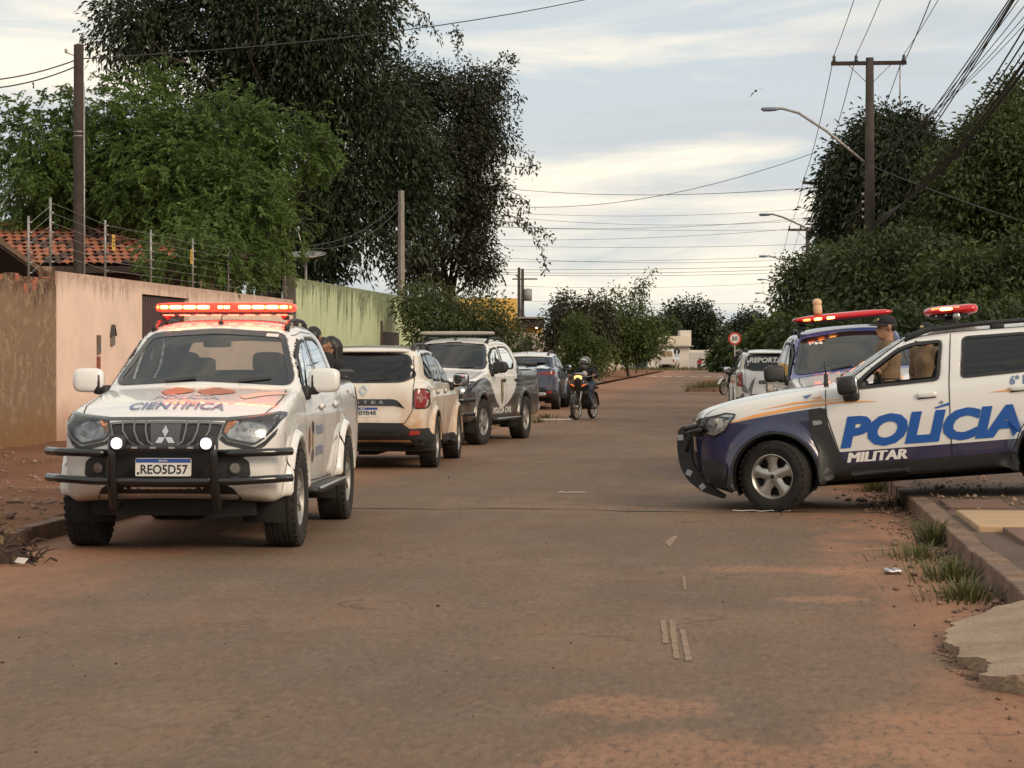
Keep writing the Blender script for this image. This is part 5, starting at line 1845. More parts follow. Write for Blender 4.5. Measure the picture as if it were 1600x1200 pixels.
def ground_mat():
    m = bpy.data.materials.new('red_earth')
    m.use_nodes = True
    t = NT(m)
    vec, x, y, z = t.xyz()
    n1 = t.noise(vec, 0.35, 6, 0.6)
    n2 = t.noise(vec, 4.0, 6, 0.65)
    c = t.mix(t.smooth(n1, 0.35, 0.65), (0.165, 0.070, 0.040), (0.240, 0.118, 0.068))
    c = t.mix(t.smooth(n2, 0.45, 0.75, 0, .7), c, (0.125, 0.062, 0.040))
    n3 = t.noise(vec, 30.0, 3, 0.6)
    c = t.mix(t.smooth(n3, 0.55, 0.75, 0, .5), c, (0.27, 0.17, 0.12))
    t.put(t.b.inputs['Base Color'], c)
    t.b.inputs['Roughness'].default_value = 0.95
    t.b.inputs['Specular IOR Level'].default_value = 0.15
    t.bump(t.math('ADD', n2, t.math('MULTIPLY', n3, .5)), 0.8, 0.05)
    return m


def road_mat():
    m = bpy.data.materials.new('worn_asphalt')
    m.use_nodes = True
    t = NT(m)
    vec, x, y, z = t.xyz()
    big = t.noise(vec, 0.30, 5, 0.6)
    mid = t.noise(vec, 2.2, 8, 0.68, (1.0, 0.40, 1))
    lane = t.noise(vec, 1.0, 6, 0.65, (1.6, 0.16, 1))         # long smears along the wheel tracks
    cross = t.noise(vec, 1.3, 7, 0.68, (1.0, 0.45, 1))
    fine = t.noise(vec, 26.0, 5, 0.75, (1.0, 0.30, 1))
    grit = t.noise(vec, 120.0, 3, 0.8, (1.0, 0.28, 1))
    c = t.mix(t.smooth(big, 0.35, 0.65), (0.136, 0.090, 0.060), (0.200, 0.122, 0.074))
    c = t.mix(t.smooth(lane, 0.42, 0.70, 0, .55), c, (0.118, 0.082, 0.060))
    c = t.mix(t.smooth(cross, 0.52, 0.75, 0, .5), c, (0.225, 0.155, 0.103))
    c = t.mix(t.smooth(mid, 0.5, 0.78, 0, .6), c, (0.215, 0.130, 0.080))
    # earth washed in from both sides: thick by the kerbs, thinning out to the crown
    wob = t.math('MULTIPLY', t.math('SUBTRACT', t.noise(vec, 0.55, 6, 0.62, (1.0, 0.45, 1)), 0.5), 3.4)
    wob2 = t.math('MULTIPLY', t.math('SUBTRACT', mid, 0.5), 2.2)
    er = t.math('ADD', t.math('ADD', t.math('SUBTRACT', RK, x), wob), wob2)
    el = t.math('ADD', t.math('ADD', t.math('SUBTRACT', x, LK), wob), wob2)
    fr = t.smooth(er, 0.25, 1.05, 1, 0)
    fl = t.smooth(el, 0.30, 1.9, 1, 0)
    far = t.smooth(y, 22, 75, 0, .22)
    e = t.math('MAXIMUM', t.math('MULTIPLY', fr, .9), t.math('MAXIMUM', t.math('MULTIPLY', fl, .9), far))
    e = t.math('MULTIPLY', e, t.smooth(fine, 0.2, 0.6, .65, 1))
    c = t.mix(e, c, (0.310, 0.142, 0.076))
    # a few drifts of earth out on the asphalt
    for px, py, rx, ry in ((0.35, 16.05, .62, .30), (1.05, 15.9, .55, .33), (.52, 14.15, .34, .19), (-.1, 8.6, .8, .5), (.75, 9.3, .55, .7), (-.55, 9.7, .35, .4)):
        dx = t.math('DIVIDE', t.math('SUBTRACT', x, px), rx)
        dy = t.math('DIVIDE', t.math('SUBTRACT', y, py), ry)
        d = t.math('ADD', t.math('SQRT', t.math('ADD', t.math('MULTIPLY', dx, dx), t.math('MULTIPLY', dy, dy))), t.math('MULTIPLY', t.math('SUBTRACT', mid, .5), 3.0))
        c = t.mix(t.math('MULTIPLY', t.smooth(d, 0.55, 1.1, .8, 0), t.smooth(fine, .3, .6, 1, .45)), c, (0.355, 0.175, 0.097))
    c = t.mix(t.smooth(fine, 0.50, 0.70, 0, .8), c, (0.075, 0.054, 0.040))
    c = t.mix(t.smooth(fine, 0.48, 0.30, 0, .6), c, (0.275, 0.185, 0.122))
    c = t.mix(t.smooth(grit, 0.56, 0.74, 0, .7), c, (0.30, 0.22, 0.155))
    c = t.mix(t.smooth(grit, 0.44, 0.28, 0, .6), c, (0.070, 0.048, 0.034))
    vo = t.N.new('ShaderNodeTexVoronoi')
    vo.feature = 'DISTANCE_TO_EDGE'
    vo.inputs['Scale'].default_value = .55
    wv = t.N.new('ShaderNodeVectorMath')
    wv.operation = 'ADD'
    nz_ = t.N.new('ShaderNodeTexNoise')
    nz_.inputs['Scale'].default_value = 1.7
    nz_.inputs['Detail'].default_value = 6
    t.L.new(vec, nz_.inputs['Vector'])
    t.L.new(vec, wv.inputs[0])
    t.L.new(nz_.outputs['Color'], wv.inputs[1])
    t.L.new(wv.outputs[0], vo.inputs['Vector'])
    crack = t.math('MULTIPLY', t.smooth(vo.outputs['Distance'], .004, .016, .5, 0), t.smooth(big, .45, .62))
    c = t.mix(crack, c, (0.040, 0.029, 0.023))
    t.put(t.b.inputs['Base Color'], c)
    t.put(t.b.inputs['Roughness'], t.smooth(mid, .3, .7, .72, .92))
    t.b.inputs['Specular IOR Level'].default_value = 0.3
    t.bump(t.math('ADD', t.math('MULTIPLY', fine, .6), grit), 0.45, 0.012)
    return m


M_EARTH = ground_mat()
M_ROAD = road_mat()


def sheet(name, xs, ys, zf, material, parent=None, kind='structure', thick=0.0):
    V = [(x, y, zf(x, y)) for y in ys for x in xs]
    n = len(xs)
    F = [(j * n + i, j * n + i + 1, (j + 1) * n + i + 1, (j + 1) * n + i) for j in range(len(ys) - 1) for i in range(n - 1)]
    o = MB().add(V, F).build(name, material, parent, True)
    if kind:
        o['kind'] = kind
    return o


def strip(a, b, n):
    return list(np.linspace(a, b, n))


sheet('ground', [-3000, -200, -40, -12, 0, 12, 40, 200, 3000], [-200, 0, 60, 300, 4000], lambda x, y: -.03, M_EARTH)
sheet('road', strip(-6.6, 1.7, 8), [-20, 0, 20, 40, 60, 82], lambda x, y: 0.0, M_ROAD)
sheet('crossing_road', [-160, -20, -6.6, -2.2, 20, 160], [82, 88, 94], lambda x, y: 0.0, M_ROAD)
sheet('far_road', [-7.2, -4, -1.2], [94, 130, 180, 214], lambda x, y: 0.0, M_ROAD)
sheet('end_road', [-160, -7.2, -1.2, 160], [214, 218, 224], lambda x, y: 0.0, M_ROAD)


def h_left(x, y):
    f = min(1, max(0, (24.5 - y) / 4.0))
    u = min(1, max(0, (LK - .12 - x) / 5.6))
    bump = .025 * math.sin(x * 2.1 + y * .9) * math.sin(y * 1.3 - x * .7)
    return .012 + .10 * f + (.04 + .06 * f) * u + bump * min(1, u * 4)


sheet('left_sidewalk', [LK - .14] + strip(LK - .5, WALL - .05, 16), strip(-5, 81, 130), h_left, M_EARTH)


def h_right(x, y):
    return .145 + max(0, min(1, (x - RK - .18) / 3.0)) * .085 + .012 * math.sin(x * 3 + y * 1.7) * (1 if x > RK + .3 else 0)


sheet('right_sidewalk', [RK + .15] + strip(RK + .4, 14, 18), strip(-5, 80, 110), h_right, mat('dark_gravel_earth', (0.135, 0.085, 0.058), 0.95, color2=(0.085, 0.056, 0.042), vscale=2.6, detail=8, bump=.8, bscale=40))
sheet('far_left_verge', [-11.45, -9, -7.25], [94.2, 130, 180, 213.8], lambda x, y: .09 if x > -8 else .12, M_EARTH)

M_KERB = mat('kerb_concrete', (0.24, 0.145, 0.095), 0.9, color2=(0.10, 0.065, 0.046), vscale=3.5, detail=8, bump=.6, bscale=35)


def kerb_stone(x0, x1, y0, y1, h0, h1, parent, rnd, name='kerb_stone'):
    j = [random.uniform(-rnd, rnd) for _ in range(6)]
    mb = MB()
    mb.add([(x0 + j[0], y0, -.05), (x1, y0, -.05), (x1, y1, -.05), (x0 + j[1], y1, -.05), (x0 + j[0], y0, h0 + j[2]), (x1, y0, h0 + j[3]), (x1, y1, h1 + j[4]), (x0 + j[1], y1, h1 + j[5])],
           [(3, 2, 1, 0), (4, 5, 6, 7), (0, 1, 5, 4), (1, 2, 6, 5), (2, 3, 7, 6), (3, 0, 4, 7)])
    return mb.build(name, M_KERB, parent, bevel=.012)


kr = empty('right_kerb')
kr['kind'] = 'structure'
y = 6.0
while y < 79:
    L = random.uniform(.85, 1.05) if y < 45 else 3.0
    kerb_stone(RK, RK + .165, y + .008, y + L - .008, .15, .15, kr, .010 if y < 45 else .004)
    y += L
kl = empty('left_kerb')
kl['kind'] = 'structure'
y = 13.0
while y < 24:
    L = random.uniform(.85, 1.05)
    f = min(1, max(0, (24.5 - y) / 4.0))
    kerb_stone(LK - .15, LK, y + .01, y + L - .01, .03 + .10 * f, .03 + .10 * f, kl, .012)
    y += L
ki = empty('corner_island')
ki['kind'] = 'structure'
I0 = cw((1060 - 800) / FPX * 86, 86)
isl = sheet('island_earth', strip(I0.x + .15, 14, 14), strip(94.1, 128, 16), lambda x, y: .10 + .05 * math.sin(x * 2 + y), M_EARTH, ki, None)
for k in range(14):
    x = -2.2 + k * 1.05
    kerb_stone(x, x + 1.0, 93.8, 94.05, .12, .12, ki, .03)
for k in range(10):
    kerb_stone(-2.35, -2.15, 94.1 + k * 1.6, 95.6 + k * 1.6, .11, .11, ki, .03)

# paving on the right: cast slabs, one pale, and the concrete ramp in the gutter
M_SLABPALE = mat('pale_slab', (0.42, 0.28, 0.16), 0.85, vary=.12, vscale=3, bump=.2, bscale=50)
M_SLABBROWN = mat('brown_slab', (0.185, 0.098, 0.066), 0.9, color2=(0.13, 0.075, 0.055), vscale=2.2, detail=7, bump=.4, bscale=50)
pv = empty('paving')
pv['kind'] = 'structure'
for x0, x1, y0, y1, mt, hh in ((1.80, 3.6, 17.75, 19.55, M_SLABPALE, .172), (3.63, 5.4, 17.75, 19.55, M_SLABPALE, .185), (1.98, 3.6, 15.95, 17.72, M_SLABBROWN, .165), (3.63, 5.4, 15.95, 17.72, M_SLABBROWN, .175),
                               (1.97, 3.6, 13.9, 15.92, M_SLABBROWN, .168), (1.96, 3.6, 11.8, 13.87, M_SLABBROWN, .165), (1.96, 3.6, 9.8, 11.77, M_SLABBROWN, .165), (1.80, 2.35, 20.2, 21.3, M_SLABBROWN, .158)):
    MB().b2((x0, y0, .06), (x1, y1, hh + .02)).build('slab', mt, pv, bevel=.012)
M_RAMP = mat('ramp_concrete', (0.37, 0.27, 0.185), 0.9, color2=(0.24, 0.165, 0.11), vscale=3.0, detail=9, bump=.9, bscale=40)
out = [(1.575, 12.85), (1.40, 12.78), (1.30, 12.62), (1.13, 12.42), (1.06, 12.05), (1.02, 11.75), (1.07, 11.45), (1.03, 11.15), (1.15, 10.85), (1.13, 10.62), (1.06, 10.45), (1.18, 10.28), (1.30, 10.22), (1.34, 10.05), (1.47, 9.98), (1.575, 9.80)]
out = [tuple(p) for p in resample([Vector(p) for p in out], .06)]
rk = random.Random(12)
out = [(x + (rk.uniform(-.018, .018) if x < 1.56 else 0), y + rk.uniform(-.02, .02)) for x, y in out]
ins = [(x, y) for x in np.arange(1.08, 1.56, .07) for y in np.arange(9.95, 12.8, .16)]
D_ = poly_sdf(np.array([p[0] for p in ins]), np.array([p[1] for p in ins]), out)
pts2 = [Vector(p) for p in out] + [Vector(p) for p, d in zip(ins, D_) if d < -.04]
V2, _, F2, *_ = delaunay_2d_cdt(pts2, [], [list(range(len(out)))], 1, 1e-5)
zt = lambda x, y: .045 + (x - 1.02) / .56 * .105 + .006 * math.sin(x * 23 + y * 9) * math.sin(y * 13)
V3 = [(p.x, p.y, zt(p.x, p.y)) for p in V2]
n2 = len(V3)
no = len(out)
V3 += [(x + .02, y, -.03) for x, y in out]
o = MB().add(V3, list(F2) + [(k, (k + 1) % no, n2 + (k + 1) % no, n2 + k) for k in range(no)]).build('ramp', M_RAMP, None)
tag(o, 'broken concrete ramp laid in the gutter against the right kerb', 'ramp')

# worn paint on the asphalt
M_MARK = mat('worn_road_paint', (0.33, 0.22, 0.14), 0.85, color2=(0.15, 0.102, 0.070), vscale=22, detail=8)


def mark(pts, name='road_marking'):
    a, b, c, d = [Vector((p[0], p[1], .004)) for p in pts]
    mb = MB()
    nv = 22
    rk = random.Random(int(a.x * 1000))
    G = []
    for j in range(nv + 1):
        w = j / nv
        p, q = a.lerp(d, w), b.lerp(c, w)
        e = (q - p).normalized()
        cut = .08 * max(0, math.sin(j * .9 + a.x * 7)) ** 3
        G += [p + e * rk.uniform(-.002, .004) + (q - p) * cut, q - e * rk.uniform(-.002, .004)]
    mb.add(G, [(2 * j, 2 * j + 1, 2 * j + 3, 2 * j + 2) for j in range(nv)])
    o = mb.build(name, M_MARK, None)
    o['kind'] = 'structure'
    return o


def gpix(px, py):
    z = EYE * FPX / (py - HOR)
    return cw((px - 800) / FPX * z, z)


for q in ([(1031, 970), (1040, 970), (1045, 1006), (1036, 1006)], [(1045, 970), (1055, 970), (1062, 1030), (1052, 1030)], [(1062, 984), (1070, 984), (1082, 1033), (1071, 1034)]):
    mark([gpix(*p) for p in q])
for q in ([(1038, 848), (1052, 838), (1060, 838), (1046, 856)], [(1066, 902), (1071, 902), (1073, 922), (1068, 922)]):
    mark([gpix(*p) for p in q])
M_DASH = mat('white_road_paint', (.5, .45, .4), .8, vary=.2)
for k in range(6):
    x = -6.5 + k * .95
    o = MB().add([(x, 160, .004), (x + .5, 160, .004), (x + .5, 162.6, .004), (x, 162.6, .004)], [(0, 1, 2, 3)]).build('road_marking', M_DASH)
    o['kind'] = 'structure'
# a tar seam across the lane
o = sheet('tar_seam', strip(-5.2, 1.4, 24), [0, 1], lambda x, y: .004, mat('tar', (.030, .024, .020), .8))
for vtx in o.data.vertices:
    x = vtx.co.x
    top = vtx.co.y > .5
    vtx.co.y = 21.9 + .12 * math.sin(x * 2.3) + .05 * math.sin(x * 7) + (.05 + .03 * math.sin(x * 5)) * (1 if top else 0) - x * .05


# ------------------------------------------------------------------ walls and houses on the left
def wall_mat(name, base, stain, top, streak=1.0, speck=None, low=None, ztop=2.9, dens=.85):
    m = bpy.data.materials.new(name)
    m.use_nodes = True
    t = NT(m)
    vec, x, y, z = t.xyz()
    n = t.noise(vec, 1.2, 6, 0.6)
    run = t.noise(vec, 5.0, 5, 0.6, (1, 1, 0.07))
    c = t.mix(t.smooth(n, .35, .7, 0, .55), base, tuple(v * .78 for v in base))
    d = t.math('SUBTRACT', ztop, z)
    reach = t.math('MULTIPLY', t.smooth(run, .38, .72), streak)
    reach = t.math('MULTIPLY', reach, t.smooth(t.noise(vec, .45, 3, .5), .36, .62, .15, 1))
    f = t.smooth(t.math('SUBTRACT', d, reach), -.05, .30, dens, 0)
    f = t.math('MULTIPLY', f, t.smooth(t.noise(vec, 9, 4, .7), .3, .6, .35, 1))
    c = t.mix(f, c, stain)
    if speck:
        c = t.mix(t.smooth(t.noise(vec, 5, 6, .75), .48, .66, 0, .9), c, speck)
        c = t.mix(t.smooth(t.noise(vec, 18, 3, .7, (1, 1, 2.2)), .58, .70, 0, .7), c, tuple(v * .45 for v in base))
    if low:
        c = t.mix(t.smooth(t.math('ADD', z, t.math('MULTIPLY', t.math('SUBTRACT', n, .5), .9)), .15, .8, .75, 0), c, low)
    t.put(t.b.inputs['Base Color'], c)
    t.b.inputs['Roughness'].default_value = .95
    t.b.inputs['Specular IOR Level'].default_value = .2
    t.bump(t.noise(vec, 30, 5, .7), .6 if speck else .25, .03 if speck else .015)
    return m


M_BRICKW = wall_mat('rough_render', (0.25, 0.165, 0.108), (0.06, 0.030, 0.022), 0, .35, (0.36, 0.255, 0.17), (0.22, 0.115, 0.045), 2.75)
M_PINKW = wall_mat('pink_render', (0.80, 0.60, 0.49), (0.15, 0.065, 0.05), 0, .40, None, (0.33, 0.17, 0.10), 2.92, .55)
M_GREENW = wall_mat('green_render', (0.50, 0.56, 0.345), (0.045, 0.06, 0.028), 0, 1.9, None, None, 3.5, .8)
M_WHITEW = wall_mat('white_render', (0.62, 0.58, 0.52), (0.16, 0.14, 0.12), 0, .35, None, (0.35, 0.22, 0.15), 2.5)
M_BRICK = mat('red_brick', (0.34, 0.12, 0.065), .9, vary=.25, vscale=12)


def wy(px):
    """street coordinate at which column px meets the wall face"""
    z = on_x(px, WALL)
    return z * CP + (px - 800) / FPX * z * SP


y_a, y_b, y_c, y_d = 28.0, wy(88), wy(459), wy(640)
# rough old wall: body plus the broken brick course along its top
bw = empty('brick_wall', label='rough brown unpainted wall with crumbling render at the left edge', cat='wall')
MB().b2((WALL - .16, y_a, -.1), (WALL, y_b - .02, 2.68)).build('render', M_BRICKW, bw)
y = y_a
while y < y_b - .25:
    L = random.uniform(.19, .23)
    hgt = random.choice([.05, .08, .10, .10, .13])
    MB().b2((WALL - .15, y, 2.675), (WALL - random.uniform(.0, .03), y + L - .018, 2.68 + hgt)).build('brick', M_BRICK if random.random() < .3 else M_BRICKW, bw, bevel=.008)
    y += L
for yy, zz in ((y_b - 1.75, 2.50), (y_b - 1.30, 2.56)):
    MB().b2((WALL - .02, yy, zz), (WALL + .006, yy + .17, zz + .16)).build('brick', M_BRICK, bw, bevel=.006)
# pink wall with the dark gate
g0, g1 = wy(221), wy(295)
pw = empty('pink_wall', label='pink rendered garden wall with dark weather stains behind the forensic pickup', cat='wall')
MB().b2((WALL - .18, y_b, -.1), (WALL + .012, g0, 2.92)).build('render', M_PINKW, pw)
MB().b2((WALL - .18, g1, -.1), (WALL + .012, y_c - .06, 2.92)).build('render', M_PINKW, pw)
MB().b2((WALL - .18, g0, 2.68), (WALL + .012, g1, 2.92)).build('lintel', M_PINKW, pw)
MB().b2((WALL - .22, y_b - .28, -.1), (WALL - .02, y_b - .005, 2.99)).build('pier', M_BRICKW, pw)
gt = empty('gate', label='dark brown slatted metal gate set in the pink wall', cat='gate')
M_GATE = mat('gate_brown', (0.060, 0.026, 0.020), .5, vary=.2)
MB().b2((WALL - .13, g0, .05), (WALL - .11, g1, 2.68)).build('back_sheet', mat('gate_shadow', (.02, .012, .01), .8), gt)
k = 0
yy = g0 + .03
while yy < g1 - .1:
    MB().b2((WALL - .11, yy, .06), (WALL - .07, yy + .105, 2.66)).build('slat', M_GATE, gt, bevel=.004)
    yy += .135
# meter box and letter slot
z_ = on_x(152, WALL)
mby = wy(152)
o = empty('meter_box', label='rusty meter box let into the pink wall', cat='meter box')
MB().b2((WALL + .002, mby - .09, 1.52), (WALL + .05, mby + .09, 1.86)).build('box', mat('meter_grey', (.16, .11, .08), .7, vary=.4, vscale=14), o, bevel=.006)
MB().b2((WALL + .035, mby - .055, 1.58), (WALL + .056, mby + .055, 1.74)).build('window', M_GLOSSBLACK, o)
MB().b2((WALL + .002, mby - .085, 1.14), (WALL + .04, mby + .085, 1.48)).build('patch', mat('rust_red', (.24, .07, .045), .8, vary=.3, vscale=20), o, bevel=.006)
lby = wy(173)
o = empty('letter_box', label='small house-shaped letter box on the pink wall', cat='letter box')
MB().prism([(-.09, 0), (.09, 0), (.09, .20), (0, .34), (-.09, .20)], basis((WALL + .004, lby, 1.68), (0, 1, 0), (0, 0, 1)), .06).build('box', mat('letterbox_grey', (.17, .15, .13), .6, vary=.2), o, bevel=.006)
MB().b2((WALL + .06, lby - .06, 1.86), (WALL + .068, lby + .06, 1.89)).build('slot', M_INK, o)
MB().prism([(-.12, .17), (0, .38), (.12, .17), (.10, .17), (0, .345), (-.10, .17)], basis((WALL + .004, lby, 1.68), (0, 1, 0), (0, 0, 1)), .085).build('roof', mat('letterbox_roof', (.06, .05, .045), .6), o)
# green wall
gw = empty('green_wall', label='tall pale green wall streaked with black mould', cat='wall')
MB().b2((WALL - .2, y_c, -.1), (WALL + .02, y_d + 6, 3.5)).build('render', M_GREENW, gw)
MB().b2((WALL - .26, y_c - .16, -.1), (WALL + .06, y_c - .002, 3.55)).build('pier', mat('grey_pier', (.12, .11, .09), .9, vary=.3, vscale=4), gw)
dy = wy(594)
MB().b2((WALL + .022, dy, .02), (WALL + .07, dy + 3.6, 2.25)).build('gate', mat('rust_gate', (.085, .045, .03), .7, vary=.3, vscale=5), gw)
MB().tube([(WALL + .05, dy - .05, 0), (WALL + .05, dy - .05, 2.6)], .04, 8).build('gate_post', M_GATE, gw, True)
# electric fence on the wall tops
ef = empty('electric_fence', label='electric fence of steel posts along the top of the pink wall', cat='fence')
M_POST = mat('galvanised', (0.30, 0.29, 0.27), .5, .4, vary=.25, vscale=9)
posts = []
for px, hgt, base in ((52, 1.05, 2.72), (86, 1.20, 2.95), (171, 1.05, 2.92), (242, 1.05, 2.92), (307, 1.05, 2.92), (362, 1.05, 2.92), (413, 1.05, 2.92), (450, 1.08, 2.92)):
    y = wy(px)
    mb = MB().tube([(WALL - .08, y, base), (WALL - .08, y, base + hgt)], .022, 6)
    posts.append((y, base + hgt))
    for k in range(6):
        mb.tube([(WALL - .08, y, base + .12 + k * .165), (WALL - .02, y, base + .12 + k * .165)], .018, 5)
    mb.build('post', M_POST, ef, True)
for k in range(6):
    mb = MB()
    for (y0, z0), (y1, z1) in zip(posts[:-1], posts[1:]):
        mb.tube([(WALL - .03, y0, z0 - .1 - k * .165), (WALL - .03, y1, z1 - .1 - k * .165)], .0035, 4, False)
    mb.build('fence_wire', M_POST, ef)
for px in (178, 300):
    y = wy(px)
    s = MB().b2((WALL - .01, y - .10, 3.42), (WALL - .004, y + .10, 3.72)).build('warning_sign', mat('sign_yellow', (.55, .34, .05), .6), ef)
    for kk in range(3):
        MB().b2((WALL - .0035, y - .06, 3.50 + kk * .065), (WALL - .002, y + .06, 3.52 + kk * .065)).build('sign_line', M_INK, s)

# tiled house behind the pink wall
M_TILE = mat('clay_tile', (0.42, 0.155, 0.085), .85, color2=(0.20, 0.075, 0.048), vscale=1.6, detail=9)
M_TILEOLD = mat('blackened_tile', (0.10, 0.055, 0.045), .9, color2=(0.045, 0.034, 0.030), vscale=3)
hs = empty('tiled_house', label='low house with an orange clay tile roof behind the pink wall', cat='house')
E0, E1 = W(-60, 414, 53.0), W(432, 414, 53.0)
RG = W(0, 353, 57.2)
ez, rz_, ey, ry_ = E0.z, RG.z, 53.0, 57.2


def rp(u, w):
    """point on the roof: u metres along the eave (camera right), w 0 at the eave .. 1 at the ridge"""
    zc = ey + (ry_ - ey) * w
    return cw(-13.0 + u, zc, ez + (rz_ - ez) * w)


ax = (rp(1, 0) - rp(0, 0)).normalized()
up = (rp(0, 1) - rp(0, 0))
run = up.length
up = up.normalized()
nr = ax.cross(up).normalized()
NR = 11
tile_me = None
old_me = None
base_M = basis((0, 0, 0), ax, up, nr)
ca = [(math.cos(a) * .095, math.sin(a) * .055 - .01) for a in np.linspace(R(8), R(172), 6)]
tm = MB()
Vt = [base_M @ Vector((x, yy, z * (1.0 if yy == 0 else .82) + (.030 if yy == 0 else 0))) for yy in (0, .46) for x, z in ca]
Vt += [base_M @ Vector((x, yy, z * (1.0 if yy == 0 else .82) + (.030 if yy == 0 else 0) - .016)) for yy in (0, .46) for x, z in ca]
Ft = [(j, j + 1, 7 + j, 6 + j) for j in range(5)] + [(12 + j + 1, 12 + j, 18 + j, 19 + j) for j in range(5)] + [(j + 1, j, 12 + j, 13 + j) for j in range(5)]
t0 = tm.add(Vt, Ft).build('tile', M_TILE, hs, True)
t0.location = rp(.1, 0)
tile_me = t0.data
old_me = tile_me.copy()
old_me.materials.clear()
old_me.materials.append(M_TILEOLD)
rest = MB()
count = 1
rnd = random.Random(3)
for r_ in range(NR):
    for c_ in range(36):
        if r_ == 0 and c_ == 0:
            continue
        u = .1 + c_ * .205 + (.10 if r_ % 2 else 0) + rnd.uniform(-.012, .012)
        o_ = rp(u, (r_ * .405 + rnd.uniform(-.012, .012)) / run) + nr * rnd.uniform(-.004, .008)
        if u > 5.75:
            continue
        seen = u < 4.6
        if seen and count < 290:
            o = link('tile', old_me if rnd.random() < .13 + (.22 if u < 2.6 and r_ < 7 else 0) else tile_me, hs)
            o.location = o_
            count += 1
        else:
            rest.add([Vector(p) + o_ for p in Vt], Ft)
o = rest.build('more_tiles', M_TILE, hs, True)
o['kind'] = 'stuff'
MB().add([rp(-.2, -.02) - nr * .06, rp(5.85, -.02) - nr * .06, rp(5.85, 1.0) - nr * .06, rp(-.2, 1.0) - nr * .06], [(0, 1, 2, 3)]).build('roof_deck', M_TILEOLD, hs)
b0, b1 = rp(-.2, 1), rp(5.85, 1)
bk = cw(0, 1) * 4.0
MB().add([b0 - nr * .04, b1 - nr * .04, b1 + bk + Vector((0, 0, -1.1)), b0 + bk + Vector((0, 0, -1.1))], [(0, 1, 2, 3)]).build('rear_roof', M_TILEOLD, hs)
mb = MB()
for k in range(16):
    p0, p1 = rp(-.15 + k * .38, 1.0), rp(-.15 + (k + 1) * .38 + .03, 1.0)
    mb.tube([p0 + nr * .0, p1 + nr * .02], [.085, .10], 8)
mb.build('ridge_tiles', M_TILE, hs, True)
M_CREAM = mat('cream_render', (.50, .39, .24), .9, vary=.15, vscale=2)
f0, f1 = rp(0.2, .10), rp(5.65, .10)
dn = Vector((0, 0, -1))
q0, q1 = f0 + bk * 1.85, f1 + bk * 1.85
V = [Vector((p.x, p.y, 0)) for p in (f0, f1, q1, q0)] + [Vector((p.x, p.y, ez + .02)) for p in (f0, f1, q1, q0)]
pk = rp(5.65, 1) - nr * .07
pk2 = rp(.2, 1) - nr * .07
MB().add(V + [pk, pk2], [(1, 2, 6, 5), (2, 3, 7, 6), (3, 0, 4, 7), (5, 6, 8), (4, 9, 7)]).build('wall', M_CREAM, hs)
MB().add([V[0], V[1], V[5], V[4]], [(0, 1, 2, 3)]).build("front_wall", mat('brown_paint', (.10, .055, .042), .9, vary=.2, vscale=2), hs)  # cream wall coloured dark brown to stand in for the shade under the eaves
MB().bar(rp(-.2, -.03) - nr * .08, rp(5.85, -.03) - nr * .08, .04, .16).build('eave_board', mat('dark_wood', (.04, .025, .018), .8), hs)
# the neighbour's lean-to roof edge, dark against the tiles at the far left
nb = empty('lean_to_roof', label='dark lean-to roof edge sloping down at the far left above the brown wall', cat='roof')
a, b_ = W(-40, 352, 40.5), W(68, 428, 42.0)
M_DARKW = mat('sooty_wood', (.035, .024, .02), .9, vary=.3, vscale=6)
dpt = cw(-2.2, .3)
MB().add([a, b_, b_ + dpt, a + dpt, a - Vector((0, 0, .07)), b_ - Vector((0, 0, .07)), b_ + dpt - Vector((0, 0, .07)), a + dpt - Vector((0, 0, .07))],
         [(0, 1, 2, 3), (7, 6, 5, 4), (0, 4, 5, 1), (1, 5, 6, 2), (2, 6, 7, 3), (3, 7, 4, 0)]).build('roof_sheet', M_DARKW, nb)
MB().bar(a + Vector((0, 0, .03)), b_ + Vector((0, 0, .03)), .06, .10).build('barge_board', mat('weathered_board', (.13, .08, .055), .9, vary=.3, vscale=9), nb)
c_, d_ = W(-40, 470, 42.6), W(66, 470, 42.6)
MB().add([Vector((c_.x, c_.y, 0)), Vector((d_.x, d_.y, 0)), Vector((d_.x, d_.y, b_.z - .1)), Vector((c_.x, c_.y, a.z - .1))], [(0, 1, 2, 3)]).build('gable', mat('mauve_wall', (.16, .12, .14), .9), nb)
for p in (c_, d_):
    MB().tube([(p.x, p.y, 0), (p.x, p.y, 2.6)], .06, 6).build('post', M_DARKW, nb)
# satellite dish on the boundary pier
ds = empty('satellite_dish', label='mesh satellite dish on a mast beside the green wall', cat='dish')
c0 = W(478, 396, 60.5)
mb = MB()
ring = []
for k in range(24):
    t = 2 * PI * k / 24
    ring.append(c0 + Vector((math.cos(t) * .52, math.sin(t) * .52, .10 * math.sin(t) - .02)))
mb.tube(ring + [ring[0]], .012, 5, False)
for k in range(12):
    t = 2 * PI * k / 12
    mb.tube([c0 + Vector((0, 0, -.16)), c0 + Vector((math.cos(t) * .52, math.sin(t) * .52, .10 * math.sin(t) - .02))], .006, 4, False)
mb.build('dish_frame', M_POST, ds)
V = [c0 + Vector((0, 0, -.16))] + [c0 + Vector((math.cos(t) * .3, math.sin(t) * .3, -.09 + .06 * math.sin(t))) for t in np.linspace(0, 2 * PI, 25)[:-1]] + ring
MB().add(V, [(0, 1 + k, 1 + (k + 1) % 24) for k in range(24)] + [(1 + k, 25 + k, 25 + (k + 1) % 24, 1 + (k + 1) % 24) for k in range(24)]).build('dish', glass('dish_mesh', (.55, .52, .48), opaque=.45, body=(.2, .18, .16)), ds, True)
MB().tube([c0 + Vector((0, 0, -.16)), Vector((c0.x, c0.y, 2.2))], .03, 8).build('mast', M_POST, ds, True)
